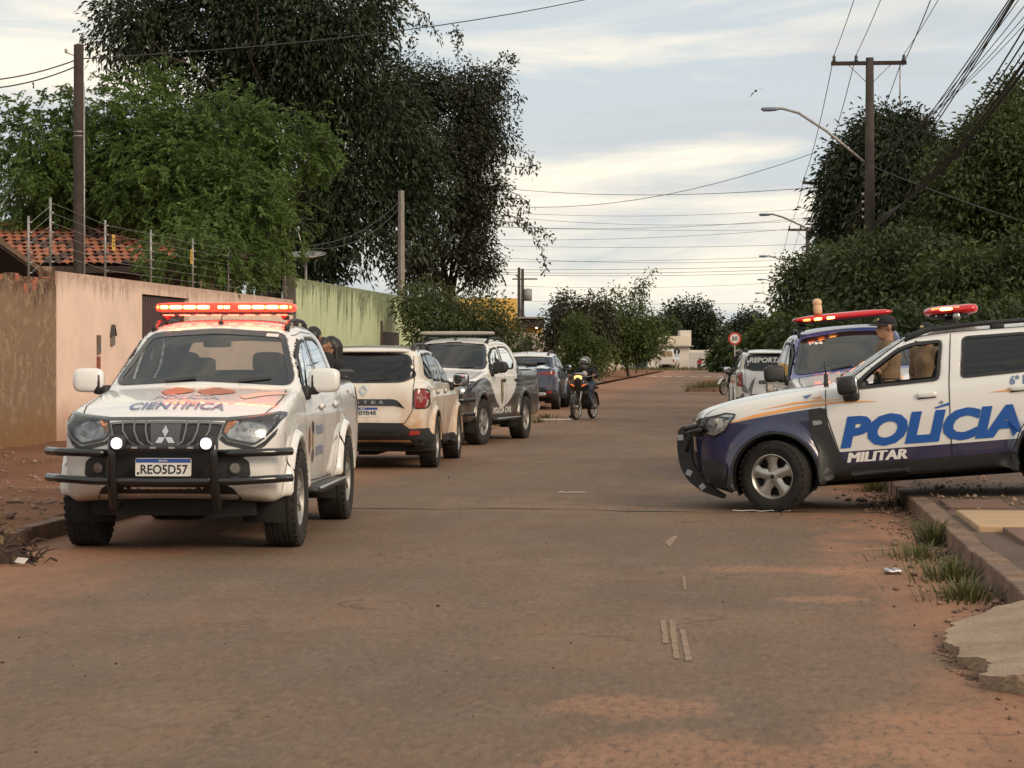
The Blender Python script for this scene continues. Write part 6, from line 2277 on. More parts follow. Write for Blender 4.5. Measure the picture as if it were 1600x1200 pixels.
MB().tube([c0 + Vector((0, 0, -.16)), c0 + Vector((-.22, 0, .60))], .012, 6).blob(c0 + Vector((-.22, 0, .64)), (.1, .1, .14), (.6, .6)).build('feed_horn', M_PLATE, ds, True)

# ------------------------------------------------------------------ buildings further down
yb = empty('yellow_building', label='ochre building with a dark canopy roof down the left side', cat='building')
M_OCHRE = mat('ochre_paint', (.58, .36, .09), .85, vary=.12, vscale=.6)
c0 = W(795, 540, 150)


def blk(name, px0, px1, z0, z1, depth, dist, material, parent):
    a, b = cw((px0 - 800) / FPX * dist, dist), cw((px1 - 800) / FPX * dist, dist)
    d = cw(0, depth)
    V = [Vector((p.x, p.y, z)) for z in (z0, z1) for p in (a, b, b + d, a + d)]
    return MB().add(V, [(3, 2, 1, 0), (4, 5, 6, 7), (0, 1, 5, 4), (1, 2, 6, 5), (2, 3, 7, 6), (3, 0, 4, 7)]).build(name, material, parent)


def hz(py, dist):
    return EYE + (HOR - py) / FPX * dist


blk('tower', 700, 808, 0, hz(466, 150), 8, 150, M_OCHRE, yb)
blk('upper_wall', 812, 848, hz(530, 146), hz(511, 146), 4, 146, M_OCHRE, yb)
blk('canopy', 808, 850, hz(511, 144), hz(498, 144), 9, 144, mat('canopy_brown', (.05, .035, .028), .8), yb)
blk('canopy_edge', 806, 851, hz(497.5, 143.5), hz(495, 143.5), 9.6, 143.5, mat('canopy_edge', (.25, .22, .18), .8), yb)
blk('canopy_lamp', 837, 840, hz(513, 143), hz(511.5, 143), .3, 143, mat('canopy_lamp', (1, .95, .8), .5, emit=(1, .95, .8), estr=4), yb)
ww = empty('white_wall', label='long white panelled wall along the left of the far street', cat='wall')
y = 106.0
while y < 210:
    MB().b2((WALL - .1, y, 0), (WALL, y + 3.2, 2.55)).build('panel', M_WHITEW, ww)
    MB().b2((WALL - .16, y + 3.2, 0), (WALL + .10, y + 3.55, 2.72)).build('pillar', mat('cream_pillar', (.48, .40, .30), .9), ww)
    y += 3.55
fh = empty('white_house', label='white flat-roofed house with a water tank box at the street end', cat='house')
M_FARW = mat('far_white_paint', (.60, .56, .50), .85, vary=.08, vscale=.5)
D = 262
blk('ground_floor', 1022, 1078, 0, hz(540, D), 8, D, M_FARW, fh)
blk('parapet', 1030, 1076, hz(540, D), hz(525, D), 7, D + .3, mat('far_cream', (.60, .52, .42), .85), fh)
blk('tank_box', 1063, 1080, hz(540, D), hz(516, D), 4, D + .6, M_FARW, fh)
blk('cornice', 1020, 1084, hz(541.5, D), hz(540, D), 9, D - .6, mat('far_shadow_grey', (.3, .27, .25), .9), fh)
wf = empty('white_wall', label='white garden wall with a roller gate right of the far house', cat='wall')
blk('wall', 1077, 1106, 0, hz(547, 258), .2, 258, M_FARW, wf)
blk('roller_gate', 1077, 1101, 0, hz(551, 257.5), .3, 257.5, mat('roller_gate', (.42, .41, .39), .6), wf)
blk('gate_pillar', 1106, 1113, 0, hz(546, 257.5), .6, 257.5, mat('far_cream', (.6, .52, .42), .85), wf)
blk('gate_pillar', 1115, 1120, 0, hz(540, 258), .6, 258, M_FARW, wf)
wl = empty('white_wall', label='low white wall left of the far white house', cat='wall')
blk('wall', 960, 1022, 0, hz(551, 256), .2, 256, M_FARW, wl)
blk('blue_gate', 993, 1012, 0, hz(553, 255.6), .2, 255.6, mat('blue_gate', (.05, .09, .2), .6), wl)
bl = empty('sign_pylon', label='narrow blue and white pylon sign at the end of the street', cat='sign')
blk('panel', 1116, 1120, .2, hz(541, 252), .3, 252, M_FARW, bl)
blk('blue_stripe', 1120.2, 1122.5, .2, hz(545, 251.9), .3, 251.9, mat('pylon_blue', (.08, .16, .35), .6), bl)


# ------------------------------------------------------------------ poles, lamps, signs
M_WOOD = mat('pole_wood', (0.055, 0.037, 0.029), .9, color2=(0.025, 0.018, 0.015), vscale=3.0, detail=8, bump=.5, bscale=18)
M_CONC = mat('pole_concrete', (0.22, 0.20, 0.17), .9, vary=.2, vscale=3)
M_CONCD = mat('old_pole_concrete', (0.068, 0.052, 0.043), .9, color2=(0.034, 0.027, 0.023), vscale=2.5, detail=7)
M_WIRE = mat('cable_black', (0.015, 0.014, 0.014), .6)
M_LAMP = mat('lamp_housing', (0.16, 0.22, 0.30), .5)
M_INS = mat('insulator', (0.05, 0.05, 0.055), .3)

p0 = W(123, 430, 41.5)
pl = empty('wooden_pole', label='dark timber pole rising behind the pink wall at the left', cat='pole')
MB().tube([(p0.x, p0.y, 0), (p0.x, p0.y, 3), (p0.x, p0.y, W(0, 70, 41.5).z)], [.105, .10, .092], 12).build('shaft', M_WOOD, pl, True)
MB().tube([(p0.x + .115, p0.y - .03, 2.0), (p0.x + .105, p0.y - .03, 6.4)], .018, 6).build('conduit', M_POST, pl, True)
MB().tube([(p0.x - .06, p0.y - .1, 6.95), (p0.x - .20, p0.y - .12, 7.0)], .012, 6).blob((p0.x - .20, p0.y - .12, 7.03), (.05, .05, .08)).build('bracket', M_POST, pl, True)
for z in (5.48, 5.56):
    MB().lathe([(.100, z), (.101, z + .02)], 12, 'z', (p0.x, p0.y, 0)).build('steel_band', M_POST, pl, True)
q0 = W(627, 460, 78.6)
pl = empty('concrete_pole', label='square concrete pole standing behind the green wall', cat='pole')
MB().tube([(q0.x, q0.y, 0), (q0.x, q0.y, W(0, 298, 78.6).z)], [.15, .105], 4).build('shaft', M_CONC, pl)


def street_pole(y, top, label, arm_h, arm_l, first=False, x=3.3):
    e = empty('utility_pole', (x, y, 0), label=label, cat='utility pole', group='utility poles along the right of the street')
    MB().tube([(0, 0, 0), (0, 0, top * .5), (0, 0, top)], [.16, .14, .105], 10).build('shaft', M_CONCD, e, True)
    MB().bar((-1.0, 0, top - .14), (.95, 0, top - .14), .09, .10).build('crossarm', M_WOOD, e)
    mb = MB()
    for s in (-1, 1):
        mb.bar((s * .55, 0, top - .18), (0, 0, top - .72), .03, .02)
    mb.build('brace', M_POST, e)
    for xx in (-.92, -.35, .88):
        MB().lathe([(.001, .0), (.045, .0), (.05, .05), (.03, .07), (.045, .09), (.04, .14), (.015, .17), (.001, .17)], 10, 'z', (xx, 0, top - .09)).build('insulator', M_INS, e, True)
    if first:
        MB().tube([(.78, 0, top - .2), (.78, 0, top - 1.3)], .02, 6).build('fuse_rod', M_POST, e, True)
    # lamp arm reaching over the road
    h0, h1 = arm_h
    P = [Vector((-.10, 0, h0)), Vector((-arm_l * .45, 0, h0 + (h1 - h0) * .58)), Vector((-arm_l * .75, 0, h1 - .12)), Vector((-arm_l * .92, 0, h1)), Vector((-arm_l, 0, h1))]
    MB().tube(P, .035, 8).build('lamp_arm', M_POST, e, True)
    o = MB().blob((-arm_l - .14, 0, h1 - .01), (.46, .20, .10), (.6, .5)).build('lamp_head', M_LAMP, e, True)
    MB().blob((-arm_l - .20, 0, h1 - .055), (.26, .15, .03), (.5, .5)).build('lamp_lens', M_LAMPIN, o, True)
    for zz in (5.1, 5.3, 5.5, 5.7):
        MB().lathe([(.001, -.03), (.04, -.03), (.04, .03), (.001, .03)], 8, 'z', (-.16, 0, zz)).build('rack_insulator', M_PLATE, e, True)
    return e


POLES = [(60.0, 9.25, (6.5, 7.95), 2.45), (88.7, 8.3, (5.9, 6.95), 2.3), (116.6, 8.0, (5.8, 6.55), 2.1), (145, 7.7, (5.6, 6.3), 2.0), (173, 7.6, (5.4, 6.2), 2.0), (201, 7.6, (5.4, 6.2), 2.0)]
NAMES = ['tallest and nearest utility pole on the right with a street lamp', 'second utility pole from the camera on the right', 'third utility pole from the camera on the right',
         'fourth utility pole from the camera on the right', 'fifth utility pole from the camera on the right', 'farthest utility pole on the right']
for k, (y, tp, ah, al) in enumerate(POLES):
    street_pole(y, tp, NAMES[k], ah, al, k == 0)
tf = empty('transformer_pole', label='pair of poles carrying a grey transformer far down on the left', cat='utility pole')
a = W(811, 520, 172)
b_ = W(816.5, 520, 175)
MB().tube([(a.x, a.y, 0), (a.x, a.y, hz(418, 172))], [.16, .11], 8).build('shaft', M_CONCD, tf, True)
MB().tube([(b_.x, b_.y, 0), (b_.x, b_.y, hz(420, 175))], [.16, .11], 8).build('shaft', M_CONCD, tf, True)
MB().lathe([(.001, 0), (.30, 0), (.32, .9), (.001, .95)], 14, 'z', (b_.x + .42, b_.y, hz(470, 175))).build('transformer', mat('transformer_grey', (.25, .25, .25), .5), tf, True)
MB().bar((a.x - .5, a.y, hz(436, 172)), (a.x + 1.4, a.y, hz(436, 172)), .1, .1).build('crossarm', M_WOOD, tf)


def wire(p, q, sag, r=.010, lab=('black power line strung between the street poles', 'wires between the poles'), n=14):
    p, q = Vector(p), Vector(q)
    P = [p.lerp(q, t) - Vector((0, 0, sag * 4 * t * (1 - t))) for t in np.linspace(0, 1, n)]
    o = MB().tube(P, r, 4, False).build('overhead_wire', M_WIRE)
    return tag(o, lab[0], 'wire', lab[1])


Y0 = 24.0
ORD = ['nearest', 'second', 'third', 'fourth', 'fifth', 'farthest']
for nm, xx in (('left', -.92), ('middle', -.35), ('right', .88)):
    wire((3.3 + xx, 60, 9.33), (3.3 + xx, Y0, 9.6), .35, .009, ('%s of the three thin high wires coming over the camera to the nearest pole' % nm, 'high-voltage wires to the nearest pole'))
    for k in range(5):
        wire((3.3 + xx, POLES[k][0], POLES[k][1] + .08), (3.3 + xx, POLES[k + 1][0], POLES[k + 1][1] + .08), .3, .011, ('%s crossarm wire running from the %s utility pole to the %s' % (nm, ORD[k], ORD[k + 1]), 'high-voltage wires down the street'))
for k, zz in enumerate((5.1, 5.3, 5.5, 5.7)):
    nm = ['lowest', 'second lowest', 'second highest', 'highest'][k]
    wire((3.14, 60, zz), (3.2 + k * .12, Y0, zz + .75), .25, .011, ('%s of the four straight cables from the nearest pole to the top right corner' % nm, 'cable bundle at the upper right'))
    for j in range(5):
        wire((3.14, POLES[j][0], zz), (3.14, POLES[j + 1][0], zz - .1), .35, .012, ('%s low cable running from the %s utility pole to the %s' % (nm, ORD[j], ORD[j + 1]), 'low cables down the street'))
for k in range(5):
    wire((3.35 + .05 * k, 60, 4.75 + .09 * k), (3.50 + .20 * k, Y0, 5.9 + .16 * k), .42 + .05 * k, .013 if k < 3 else .030, (['leftmost', 'second', 'middle', 'fourth', 'rightmost'][k] + ' of the five sagging cables from the nearest pole to the top right corner', 'cable bundle at the upper right'))
for p, q, sg, lab in ((W(1345, 252, 60), W(1760, 395, 38), .1, 'service wire dropping from the nearest pole to the far right'),
                      (W(1272, 239, 90), W(740, 318, 112), .9, 'service wire crossing the sky above the far street'),
                      (W(1295, 291, 88.7), W(700, 284, 120), .5, 'upper of the level wires crossing the far street'),
                      (W(1410, 103, 60), W(1560, -300, 30), .2, 'jumper wire rising from the crossarm of the nearest pole'),
                      (W(123, 92, 41.5), W(-60, 128, 40), .1, 'upper wire from the timber pole to the left edge'),
                      (W(123, 102, 41.5), W(-60, 140, 40), .12, 'lower wire from the timber pole to the left edge'),
                      (W(123, 92, 41.5), W(1000, -20, 66), .3, 'long wire from the timber pole across the trees'),
                      (W(480, 384, 60.4), W(627, 312, 78.4), .35, 'upper drop cable from the dish to the concrete pole'),
                      (W(480, 388, 60.4), W(627, 322, 78.4), .45, 'lower drop cable from the dish to the concrete pole')):
    wire(p, q, sg, .012, (lab, None))
for k in range(4):
    wire((3.5 + .10 * k, 60, 6.6 + .12 * k), (4.3 + .35 * k, Y0, 7.4 + .18 * k), .5, .009, (['leftmost', 'second', 'third', 'rightmost'][k] + ' of the four thin wires high in the top right corner', 'thin wires at the upper right'))
rw = random.Random(5)
for k, (ya, yb_, d) in enumerate([(326, 322, 150), (331, 341, 150), (346, 336, 150), (352, 358, 160), (372, 352, 160), (381, 380, 165), (395, 402, 165), (408, 398, 170), (421, 414, 180), (424, 418, 180), (427, 423, 182), (443, 436, 190), (462, 470, 210)]):
    wire(W(690 + rw.uniform(-30, 30), ya, d), W(1300, yb_, d + rw.uniform(-15, 15)), rw.uniform(.15, .7), .011 if k not in (8, 9, 10) else .016, ('thin level wire over the far street, %s from the top' % ['first', 'second', 'third', 'fourth', 'fifth', 'sixth', 'seventh', 'eighth', 'ninth', 'tenth', 'eleventh', 'twelfth', 'thirteenth'][k], 'wires crossing over the far street'))

# road signs
M_SIGNRED = mat('sign_red', (.42, .03, .025), .45)
M_SIGNWHITE = mat('sign_white', (.62, .60, .57), .5)
sg = empty('speed_sign', label='round red-ringed speed limit sign reading 30 on a grey post', cat='sign')
c = W(1148, 529, 121)
face = basis(c, (CP, SP, 0), (0, 0, 1))
circ = [(math.cos(t), math.sin(t)) for t in np.linspace(0, 2 * PI, 33)[:-1]]
MB().prism([(x * .34, y * .34) for x, y in circ], face, -.02).build('disc', M_SIGNRED, sg)
MB().prism([(x * .245, y * .245) for x, y in circ], face @ Matrix.Translation((0, 0, .003)), .003).build('disc_face', M_SIGNWHITE, sg)
flat_text('numerals', '30', M_INK, sg, face @ Matrix.Translation((-.16, -.12, .010)), .32, .24, .03)
MB().tube([c + Vector((0, .04, .3)), Vector((c.x, c.y + .04, 0))], .035, 8).build('post', M_POST, sg, True)
sg = empty('warning_sign', label='yellow diamond warning sign beyond the speed limit sign', cat='sign')
c = W(1157.5, 550.5, 140)
face = basis(c, (CP, SP, 0), (0, 0, 1))
MB().prism([(.36, 0), (0, .36), (-.36, 0), (0, -.36)], face, -.02).build('plate', mat('sign_amber', (.62, .30, .03), .5), sg)
MB().prism([(-.10, -.14), (-.04, -.14), (-.04, .02), (.10, .02), (.10, -.03), (.18, .05), (.10, .13), (.10, .08), (-.10, .08)], face @ Matrix.Translation((0, 0, .004)), .003).build('arrow', M_INK, sg)
MB().tube([c + Vector((0, .04, .3)), Vector((c.x, c.y + .04, 0))], .035, 8).build('post', M_POST, sg, True)
sg = empty('round_sign', label='round sign seen from its dark back beside the old van', cat='sign')
c = W(1057.5, 549, 205)
face = basis(c, (CP, SP, 0), (0, 0, 1))
MB().prism([(x * .30, y * .30) for x, y in circ], face, -.02).build('disc', M_BLACK, sg)
MB().tube([c + Vector((0, -.04, .1)), Vector((c.x, c.y - .04, 0))], .05, 8).build('post', M_SIGNWHITE, sg, True)
# a bird high over the street
bd = W(1181, 142, 90)
bb = MB().blob(bd, (.10, .26, .09), (.9, .9), (10, 8))
bb.add([bd, bd + Vector((.22, .06, .10)), bd + Vector((.42, -.02, .03)), bd + Vector((.2, -.06, .09))], [(0, 1, 2, 3)])
bb.add([bd, bd + Vector((-.16, .06, -.10)), bd + Vector((-.24, -.02, -.26)), bd + Vector((-.14, -.06, -.10))], [(0, 1, 2, 3)])
tag(bb.build('bird', M_BLACKCLOTH, None), 'small dark bird gliding in the sky above the street', 'bird')


# ------------------------------------------------------------------ trees and plants
def leaf_mat(name, dark, light, trans=0.25, rough=0.55):
    m = bpy.data.materials.new(name)
    m.use_nodes = True
    t = NT(m)
    vec, x, y, z = t.xyz()
    at = t.N.new('ShaderNodeAttribute')
    at.attribute_name = 'tone'
    n = t.noise(vec, .9, 3, .5)
    f = t.math('ADD', t.math('MULTIPLY', at.outputs['Fac'], .65), t.math('MULTIPLY', t.smooth(n, .3, .7), .35), clamp=True)
    c = t.mix(f, dark, light)
    t.put(t.b.inputs['Base Color'], c)
    t.b.inputs['Roughness'].default_value = rough
    t.b.inputs['Specular IOR Level'].default_value = .35
    tr = t.N.new('ShaderNodeBsdfTranslucent')
    t.L.new(c, tr.inputs[0])
    mx = t.N.new('ShaderNodeMixShader')
    mx.inputs[0].default_value = trans
    out = [q for q in t.N if q.type == 'OUTPUT_MATERIAL'][0]
    t.L.new(t.b.outputs[0], mx.inputs[1])
    t.L.new(tr.outputs[0], mx.inputs[2])
    t.L.new(mx.outputs[0], out.inputs[0])
    return m


L_NEEM = leaf_mat('neem_leaf', (0.028, 0.058, 0.013), (0.140, 0.215, 0.048), .35)
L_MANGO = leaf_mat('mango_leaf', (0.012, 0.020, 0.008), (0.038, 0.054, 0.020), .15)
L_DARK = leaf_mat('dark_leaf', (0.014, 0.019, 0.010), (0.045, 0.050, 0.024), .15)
L_BUSH = leaf_mat('bush_leaf', (0.030, 0.046, 0.013), (0.110, 0.130, 0.045), .3)
L_FRESH = leaf_mat('fresh_leaf', (0.032, 0.056, 0.014), (0.120, 0.150, 0.042), .3)
L_RIGHT = leaf_mat('hedge_leaf', (0.014, 0.027, 0.008), (0.070, 0.096, 0.028), .25)
L_GRASS = leaf_mat('grass_blade', (0.034, 0.056, 0.016), (0.190, 0.165, 0.070), .3)
L_RIGHT2 = leaf_mat('right_edge_leaf', (0.020, 0.036, 0.010), (0.095, 0.120, 0.034), .25)
L_RIGHT3 = leaf_mat('kerb_tree_leaf', (0.022, 0.040, 0.012), (0.085, 0.120, 0.036), .3)
M_BARK = mat('bark', (0.085, 0.062, 0.048), .95, color2=(0.045, 0.034, 0.028), vscale=4, detail=8, bump=.7, bscale=16)


def unit(v):
    return v / (np.linalg.norm(v, axis=-1, keepdims=True) + 1e-9)


def leaf_quads(P, D, L, Wd, rng, bend=.25):
    n = len(P)
    S = unit(np.cross(D, rng.normal(size=(n, 3))))
    L = (L * rng.uniform(.5, 1.5, n))[:, None]
    w = (Wd * rng.uniform(.75, 1.2, n))[:, None]
    mid = P + D * L * .5
    tip = P + D * L
    tip[:, 2] -= L[:, 0] * bend
    V = np.stack([P, mid + S * w, tip, mid - S * w], 1).reshape(-1, 3)
    F = np.arange(4 * n).reshape(n, 4)
    return V, F


def crown_points(ell, n, rng, holes=0.0, shell=2.2):
    vol = np.array([e[1][0] * e[1][1] * e[1][2] for e in ell]) ** .8
    k = rng.choice(len(ell), n, p=vol / vol.sum())
    d = unit(rng.normal(size=(n, 3)))
    r = rng.uniform(0, 1, n) ** (1 / shell) * rng.uniform(.82, 1.06, n)
    C = np.array([list(e[0]) for e in ell])[k]
    Rr = np.array([list(e[1]) for e in ell])[k]
    P = C + d * r[:, None] * Rr
    if holes > 0:
        a = rng.uniform(0, 6.28, 6)
        f = (np.sin(P[:, 0] * 2.3 + a[0]) + np.sin(P[:, 1] * 1.9 + a[1]) + np.sin(P[:, 2] * 2.6 + a[2]) + np.sin((P[:, 0] + P[:, 2]) * 3.7 + a[3]) + np.sin((P[:, 0] - P[:, 2]) * 4.4 + a[4])) / 5
        keep = f > (-.55 + holes)
        P, d = P[keep], d[keep]
    return P, d


def crown(name, ell, n, per, sigma, L, Wd, material, parent, seed, holes=0.0, droop=.25, kind='leaf', shell=2.2, outw=.8):
    rng = np.random.default_rng(seed)
    P, d = crown_points(ell, n, rng, holes, shell)
    m = len(P)
    tone_c = rng.uniform(0, 1, m)
    if kind == 'frond':
        per_f = 9
        B = np.repeat(P, per, 0) + rng.normal(0, sigma, (m * per, 3))
        Dd = unit(np.repeat(d, per, 0) * outw + rng.normal(0, .7, (m * per, 3)) + np.array([0, 0, -droop * .6]))
        ts = np.linspace(.1, 1, per_f)
        SD = unit(np.cross(Dd, np.array([0, 0, 1.0]) + rng.normal(0, .25, Dd.shape)))
        Ps, Ds = [], []
        for t in ts:
            base = B + Dd * (t * L * 2.6) - np.array([0, 0, 1]) * (t * t * L * droop * 2.2)
            for sgn in (-1, 1):
                Ps.append(base)
                Ds.append(unit(SD * sgn + Dd * .7 + np.array([0, 0, -.18])))
        PP, DD = np.concatenate(Ps), np.concatenate(Ds)
        tone = np.tile(np.repeat(tone_c, per) * .6 + rng.uniform(0, .4, m * per), 2 * per_f)
        V, F = leaf_quads(PP, DD, L, Wd, rng, .1)
    else:
        PP = np.repeat(P, per, 0)
        off = rng.normal(0, sigma, PP.shape)
        PP = PP + off
        DD = unit(np.repeat(d, per, 0) * outw + off / sigma * .5 + rng.normal(0, .55, PP.shape) + np.array([0, 0, -droop]))
        tone = np.repeat(tone_c, per) * .55 + rng.uniform(0, .45, len(PP))
        V, F = leaf_quads(PP, DD, L, Wd, rng)
    me = mesh_np(name, V, F, material)
    at = me.attributes.new('tone', 'FLOAT', 'POINT')
    tv = np.repeat(tone, 4).astype(np.float32)
    if len(at.data) == len(tv):
        at.data.foreach_set('value', tv)
    return link(name, me, parent), P


def branch_path(a, b, rnd, wob=.12, n=6):
    a, b = Vector(a), Vector(b)
    L = (b - a).length
    P = []
    for k in range(n + 1):
        t = k / n
        p = a.lerp(b, t)
        if 0 < k < n:
            p += Vector((rnd.uniform(-1, 1), rnd.uniform(-1, 1), rnd.uniform(-.3, .6))) * L * wob * .5
        P.append(p)
    return P


def tree(label, base, lobes, material, seed, n=900, per=14, sigma=.22, L=.17, Wd=.03, holes=.1, droop=.25, kind='leaf', trunk=.22, fork=None, twigs=26, name='tree', group=None, shell=2.2, bark=None, outw=.8, stems=1):
    """lobes: (px, py, distance, half width px, half height px, half depth m)"""
    rnd = random.Random(seed)
    e = empty(name, label=label, cat='tree' if name.endswith('tree') else 'bush', group=group)
    ell = []
    for px, py, z, rx, ry, dz in lobes:
        s = z / FPX
        ell.append((W(px, py, z), (rx * s, dz, ry * s)))
    _, P = crown('crown', ell, n, per, sigma, L, Wd, material, e, seed, holes, droop, kind, shell, outw)
    base = Vector(base)
    mb = MB()
    cz = sum((c.z for c, r in ell)) / len(ell)
    top = Vector((base.x, base.y, fork if fork else min(c.z - r[2] * .4 for c, r in ell)))
    for s_ in range(stems):
        b0 = base + Vector((rnd.uniform(-.5, .5), rnd.uniform(-.3, .3), 0)) * (stems > 1)
        t0 = top + Vector((rnd.uniform(-.7, .7), rnd.uniform(-.4, .4), 0)) * (stems > 1)
        P0 = branch_path(b0 - Vector((0, 0, .1)), t0, rnd, .06)
        mb.tube(P0, [trunk * (1.25 if k == 0 else 1 - .3 * k / 6) for k in range(7)], 10)
        for c, r in ell:
            if stems > 1 and rnd.random() < .4:
                continue
            c = Vector(c) + Vector((rnd.uniform(-.3, .3) * r[0], rnd.uniform(-.3, .3) * r[1], rnd.uniform(-.3, .3) * r[2]))
            Q = branch_path(t0, c, rnd, .14)
            mb.tube(Q, [trunk * (.55 - .42 * k / 6) for k in range(7)], 7)
            for _ in range(max(2, twigs // len(ell))):
                a = Q[rnd.randint(2, 6)]
                tgt = Vector(c) + Vector((rnd.uniform(-1, 1) * r[0], rnd.uniform(-1, 1) * r[1], rnd.uniform(-.8, 1) * r[2])) * .9
                mb.tube(branch_path(a, tgt, rnd, .18, 5), [trunk * .16, trunk * .13, trunk * .1, trunk * .08, trunk * .05, trunk * .02], 5)
    mb.build('trunk', bark or M_BARK, e, True)
    return e


# left: the feathery green tree over the house
b = W(412, 560, 59)
tree('bright green feathery tree spreading over the tiled house', (b.x, b.y, 0),
     [(70, 245, 57, 110, 115, 1.6), (190, 190, 57, 85, 75, 1.5), (250, 275, 56, 120, 110, 1.8), (345, 225, 57, 110, 95, 1.7), (350, 320, 55.5, 105, 95, 1.6), (455, 235, 58, 70, 55, 1.2), (130, 305, 57.5, 100, 55, 1.3),
      (425, 330, 57, 60, 70, 1.0), (440, 395, 58.5, 34, 34, .6), (300, 380, 51.5, 65, 45, .9), (375, 400, 54.5, 50, 40, .8), (262, 392, 50.5, 38, 34, .6), (330, 412, 52, 60, 30, .7), (410, 415, 56.5, 36, 26, .5), (250, 130, 58, 50, 30, .9), (505, 225, 58, 34, 26, .6)],
     L_NEEM, 21, n=2100, per=4, sigma=.17, L=.11, Wd=.022, holes=.06, droop=.5, kind='frond', trunk=.20, fork=3.6, twigs=50)
# the big dark mango behind it
b = W(430, 560, 88)
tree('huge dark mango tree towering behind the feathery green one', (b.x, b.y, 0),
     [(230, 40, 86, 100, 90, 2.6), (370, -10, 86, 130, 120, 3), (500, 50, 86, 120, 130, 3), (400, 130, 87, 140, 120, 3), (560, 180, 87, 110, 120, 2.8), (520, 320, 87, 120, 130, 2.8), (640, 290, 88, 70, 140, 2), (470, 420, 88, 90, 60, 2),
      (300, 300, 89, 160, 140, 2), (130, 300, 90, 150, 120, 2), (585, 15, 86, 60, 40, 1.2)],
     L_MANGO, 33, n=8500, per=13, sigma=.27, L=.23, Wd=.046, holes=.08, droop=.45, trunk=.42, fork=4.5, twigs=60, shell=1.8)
# the looser creeper-hung tree to its right
b = W(690, 560, 95)
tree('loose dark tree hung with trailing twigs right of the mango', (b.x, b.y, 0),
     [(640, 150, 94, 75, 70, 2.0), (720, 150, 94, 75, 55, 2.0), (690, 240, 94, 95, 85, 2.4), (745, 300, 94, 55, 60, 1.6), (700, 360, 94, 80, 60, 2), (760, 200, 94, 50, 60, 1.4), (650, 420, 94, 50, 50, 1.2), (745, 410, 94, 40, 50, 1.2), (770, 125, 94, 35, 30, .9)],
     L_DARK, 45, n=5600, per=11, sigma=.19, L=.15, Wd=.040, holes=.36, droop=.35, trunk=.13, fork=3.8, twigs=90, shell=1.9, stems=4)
# trailing shoots that stick out of that tree
sh = empty('creeper', label='trailing leafy creeper shoots reaching out over the street from the loose tree', cat='plant')
rnd = random.Random(9)
mb = MB()
LP = []
for pts in ([(760, 110), (790, 85), (803, 95)], [(780, 150), (815, 150), (800, 190)], [(790, 230), (825, 240), (832, 270)], [(785, 290), (825, 315), (810, 330)], [(775, 330), (820, 345), (845, 385), (852, 425)],
            [(780, 345), (830, 352), (865, 372)], [(640, 70), (655, 30), (640, -10)], [(690, 60), (662, 20), (612, -10)], [(620, 120), (625, 40), (600, -20)], [(770, 250), (812, 262), (838, 258)], [(715, 80), (716, 55), (712, 48)]):
    C = [W(px, py, 92.5 + rnd.uniform(-1, 1)) for px, py in pts]
    Q = []
    for a, c in zip(C[:-1], C[1:]):
        Q += branch_path(a, c, rnd, .10, 5)[:-1]
    Q.append(C[-1])
    MB().tube(Q, [.022 - .014 * k / len(Q) for k in range(len(Q))], 5).build('stem', M_BARK, sh, True)
    for q in Q:
        for _ in range(7):
            LP.append(list(q + Vector((rnd.gauss(0, .12), rnd.gauss(0, .12), rnd.gauss(0, .12)))))
rng = np.random.default_rng(3)
LP = np.array(LP)
V, F = leaf_quads(LP, unit(rng.normal(0, .6, LP.shape) + np.array([0, 0, -.5])), .17, .045, rng)
me = mesh_np('leaves', V, F, L_DARK)
at = me.attributes.new('tone', 'FLOAT', 'POINT')
at.data.foreach_set('value', np.repeat(rng.uniform(0, 1, len(F)), 4).astype(np.float32))
link('leaves', me, sh)
# bushes at the end of the green wall
b = W(725, 560, 74)
tree('light green bushy shrub against the end of the green wall', (b.x, b.y, 0),
     [(680, 490, 73, 55, 45, 1.4), (740, 500, 72, 55, 50, 1.4), (710, 540, 72, 80, 45, 1.4), (650, 470, 74, 35, 30, .9), (785, 525, 72, 30, 32, .9)],
     L_BUSH, 52, n=1100, per=13, sigma=.18, L=.13, Wd=.034, holes=.10, droop=.2, trunk=.07, fork=.5, twigs=40, name='shrub', stems=3)
b = W(812, 570, 96)
tree('small olive shrub on the pavement before the ochre building', (b.x, b.y, 0), [(800, 535, 96, 32, 26, .9), (820, 545, 96, 20, 20, .6)], L_BUSH, 57, n=260, per=12, sigma=.15, L=.16, Wd=.022, trunk=.05, fork=.4, twigs=20, name='shrub', stems=2)
# street trees in the middle distance
b = W(893, 560, 122)
tree('drooping brownish dark tree beside the white panelled wall', (b.x, b.y, 0), [(885, 480, 121, 22, 24, 1.2), (870, 510, 121, 24, 34, 1.2), (900, 505, 121, 28, 34, 1.2), (925, 495, 121, 20, 40, 1.2), (858, 540, 121, 12, 26, .5), (940, 510, 121, 22, 40, 1.2)],
     leaf_mat('brown_leaf', (0.022, 0.023, 0.012), (0.058, 0.056, 0.027), .15), 61, n=900, per=10, sigma=.2, L=.2, Wd=.05, holes=.16, droop=.6, trunk=.12, fork=1.6)
b = W(912, 570, 101)
tree('fresh green round tree behind the scooter rider', (b.x, b.y, 0), [(905, 530, 100, 30, 35, 1.1), (920, 565, 100, 36, 26, 1.2), (890, 560, 100, 20, 26, .9), (925, 520, 100, 20, 24, .8), (900, 500, 100, 14, 12, .6), (935, 545, 100, 16, 22, .7)],
     L_FRESH, 66, n=1150, per=11, sigma=.14, L=.13, Wd=.030, holes=.05, droop=.2, trunk=.07, fork=.8)
b = W(981, 577, 150)
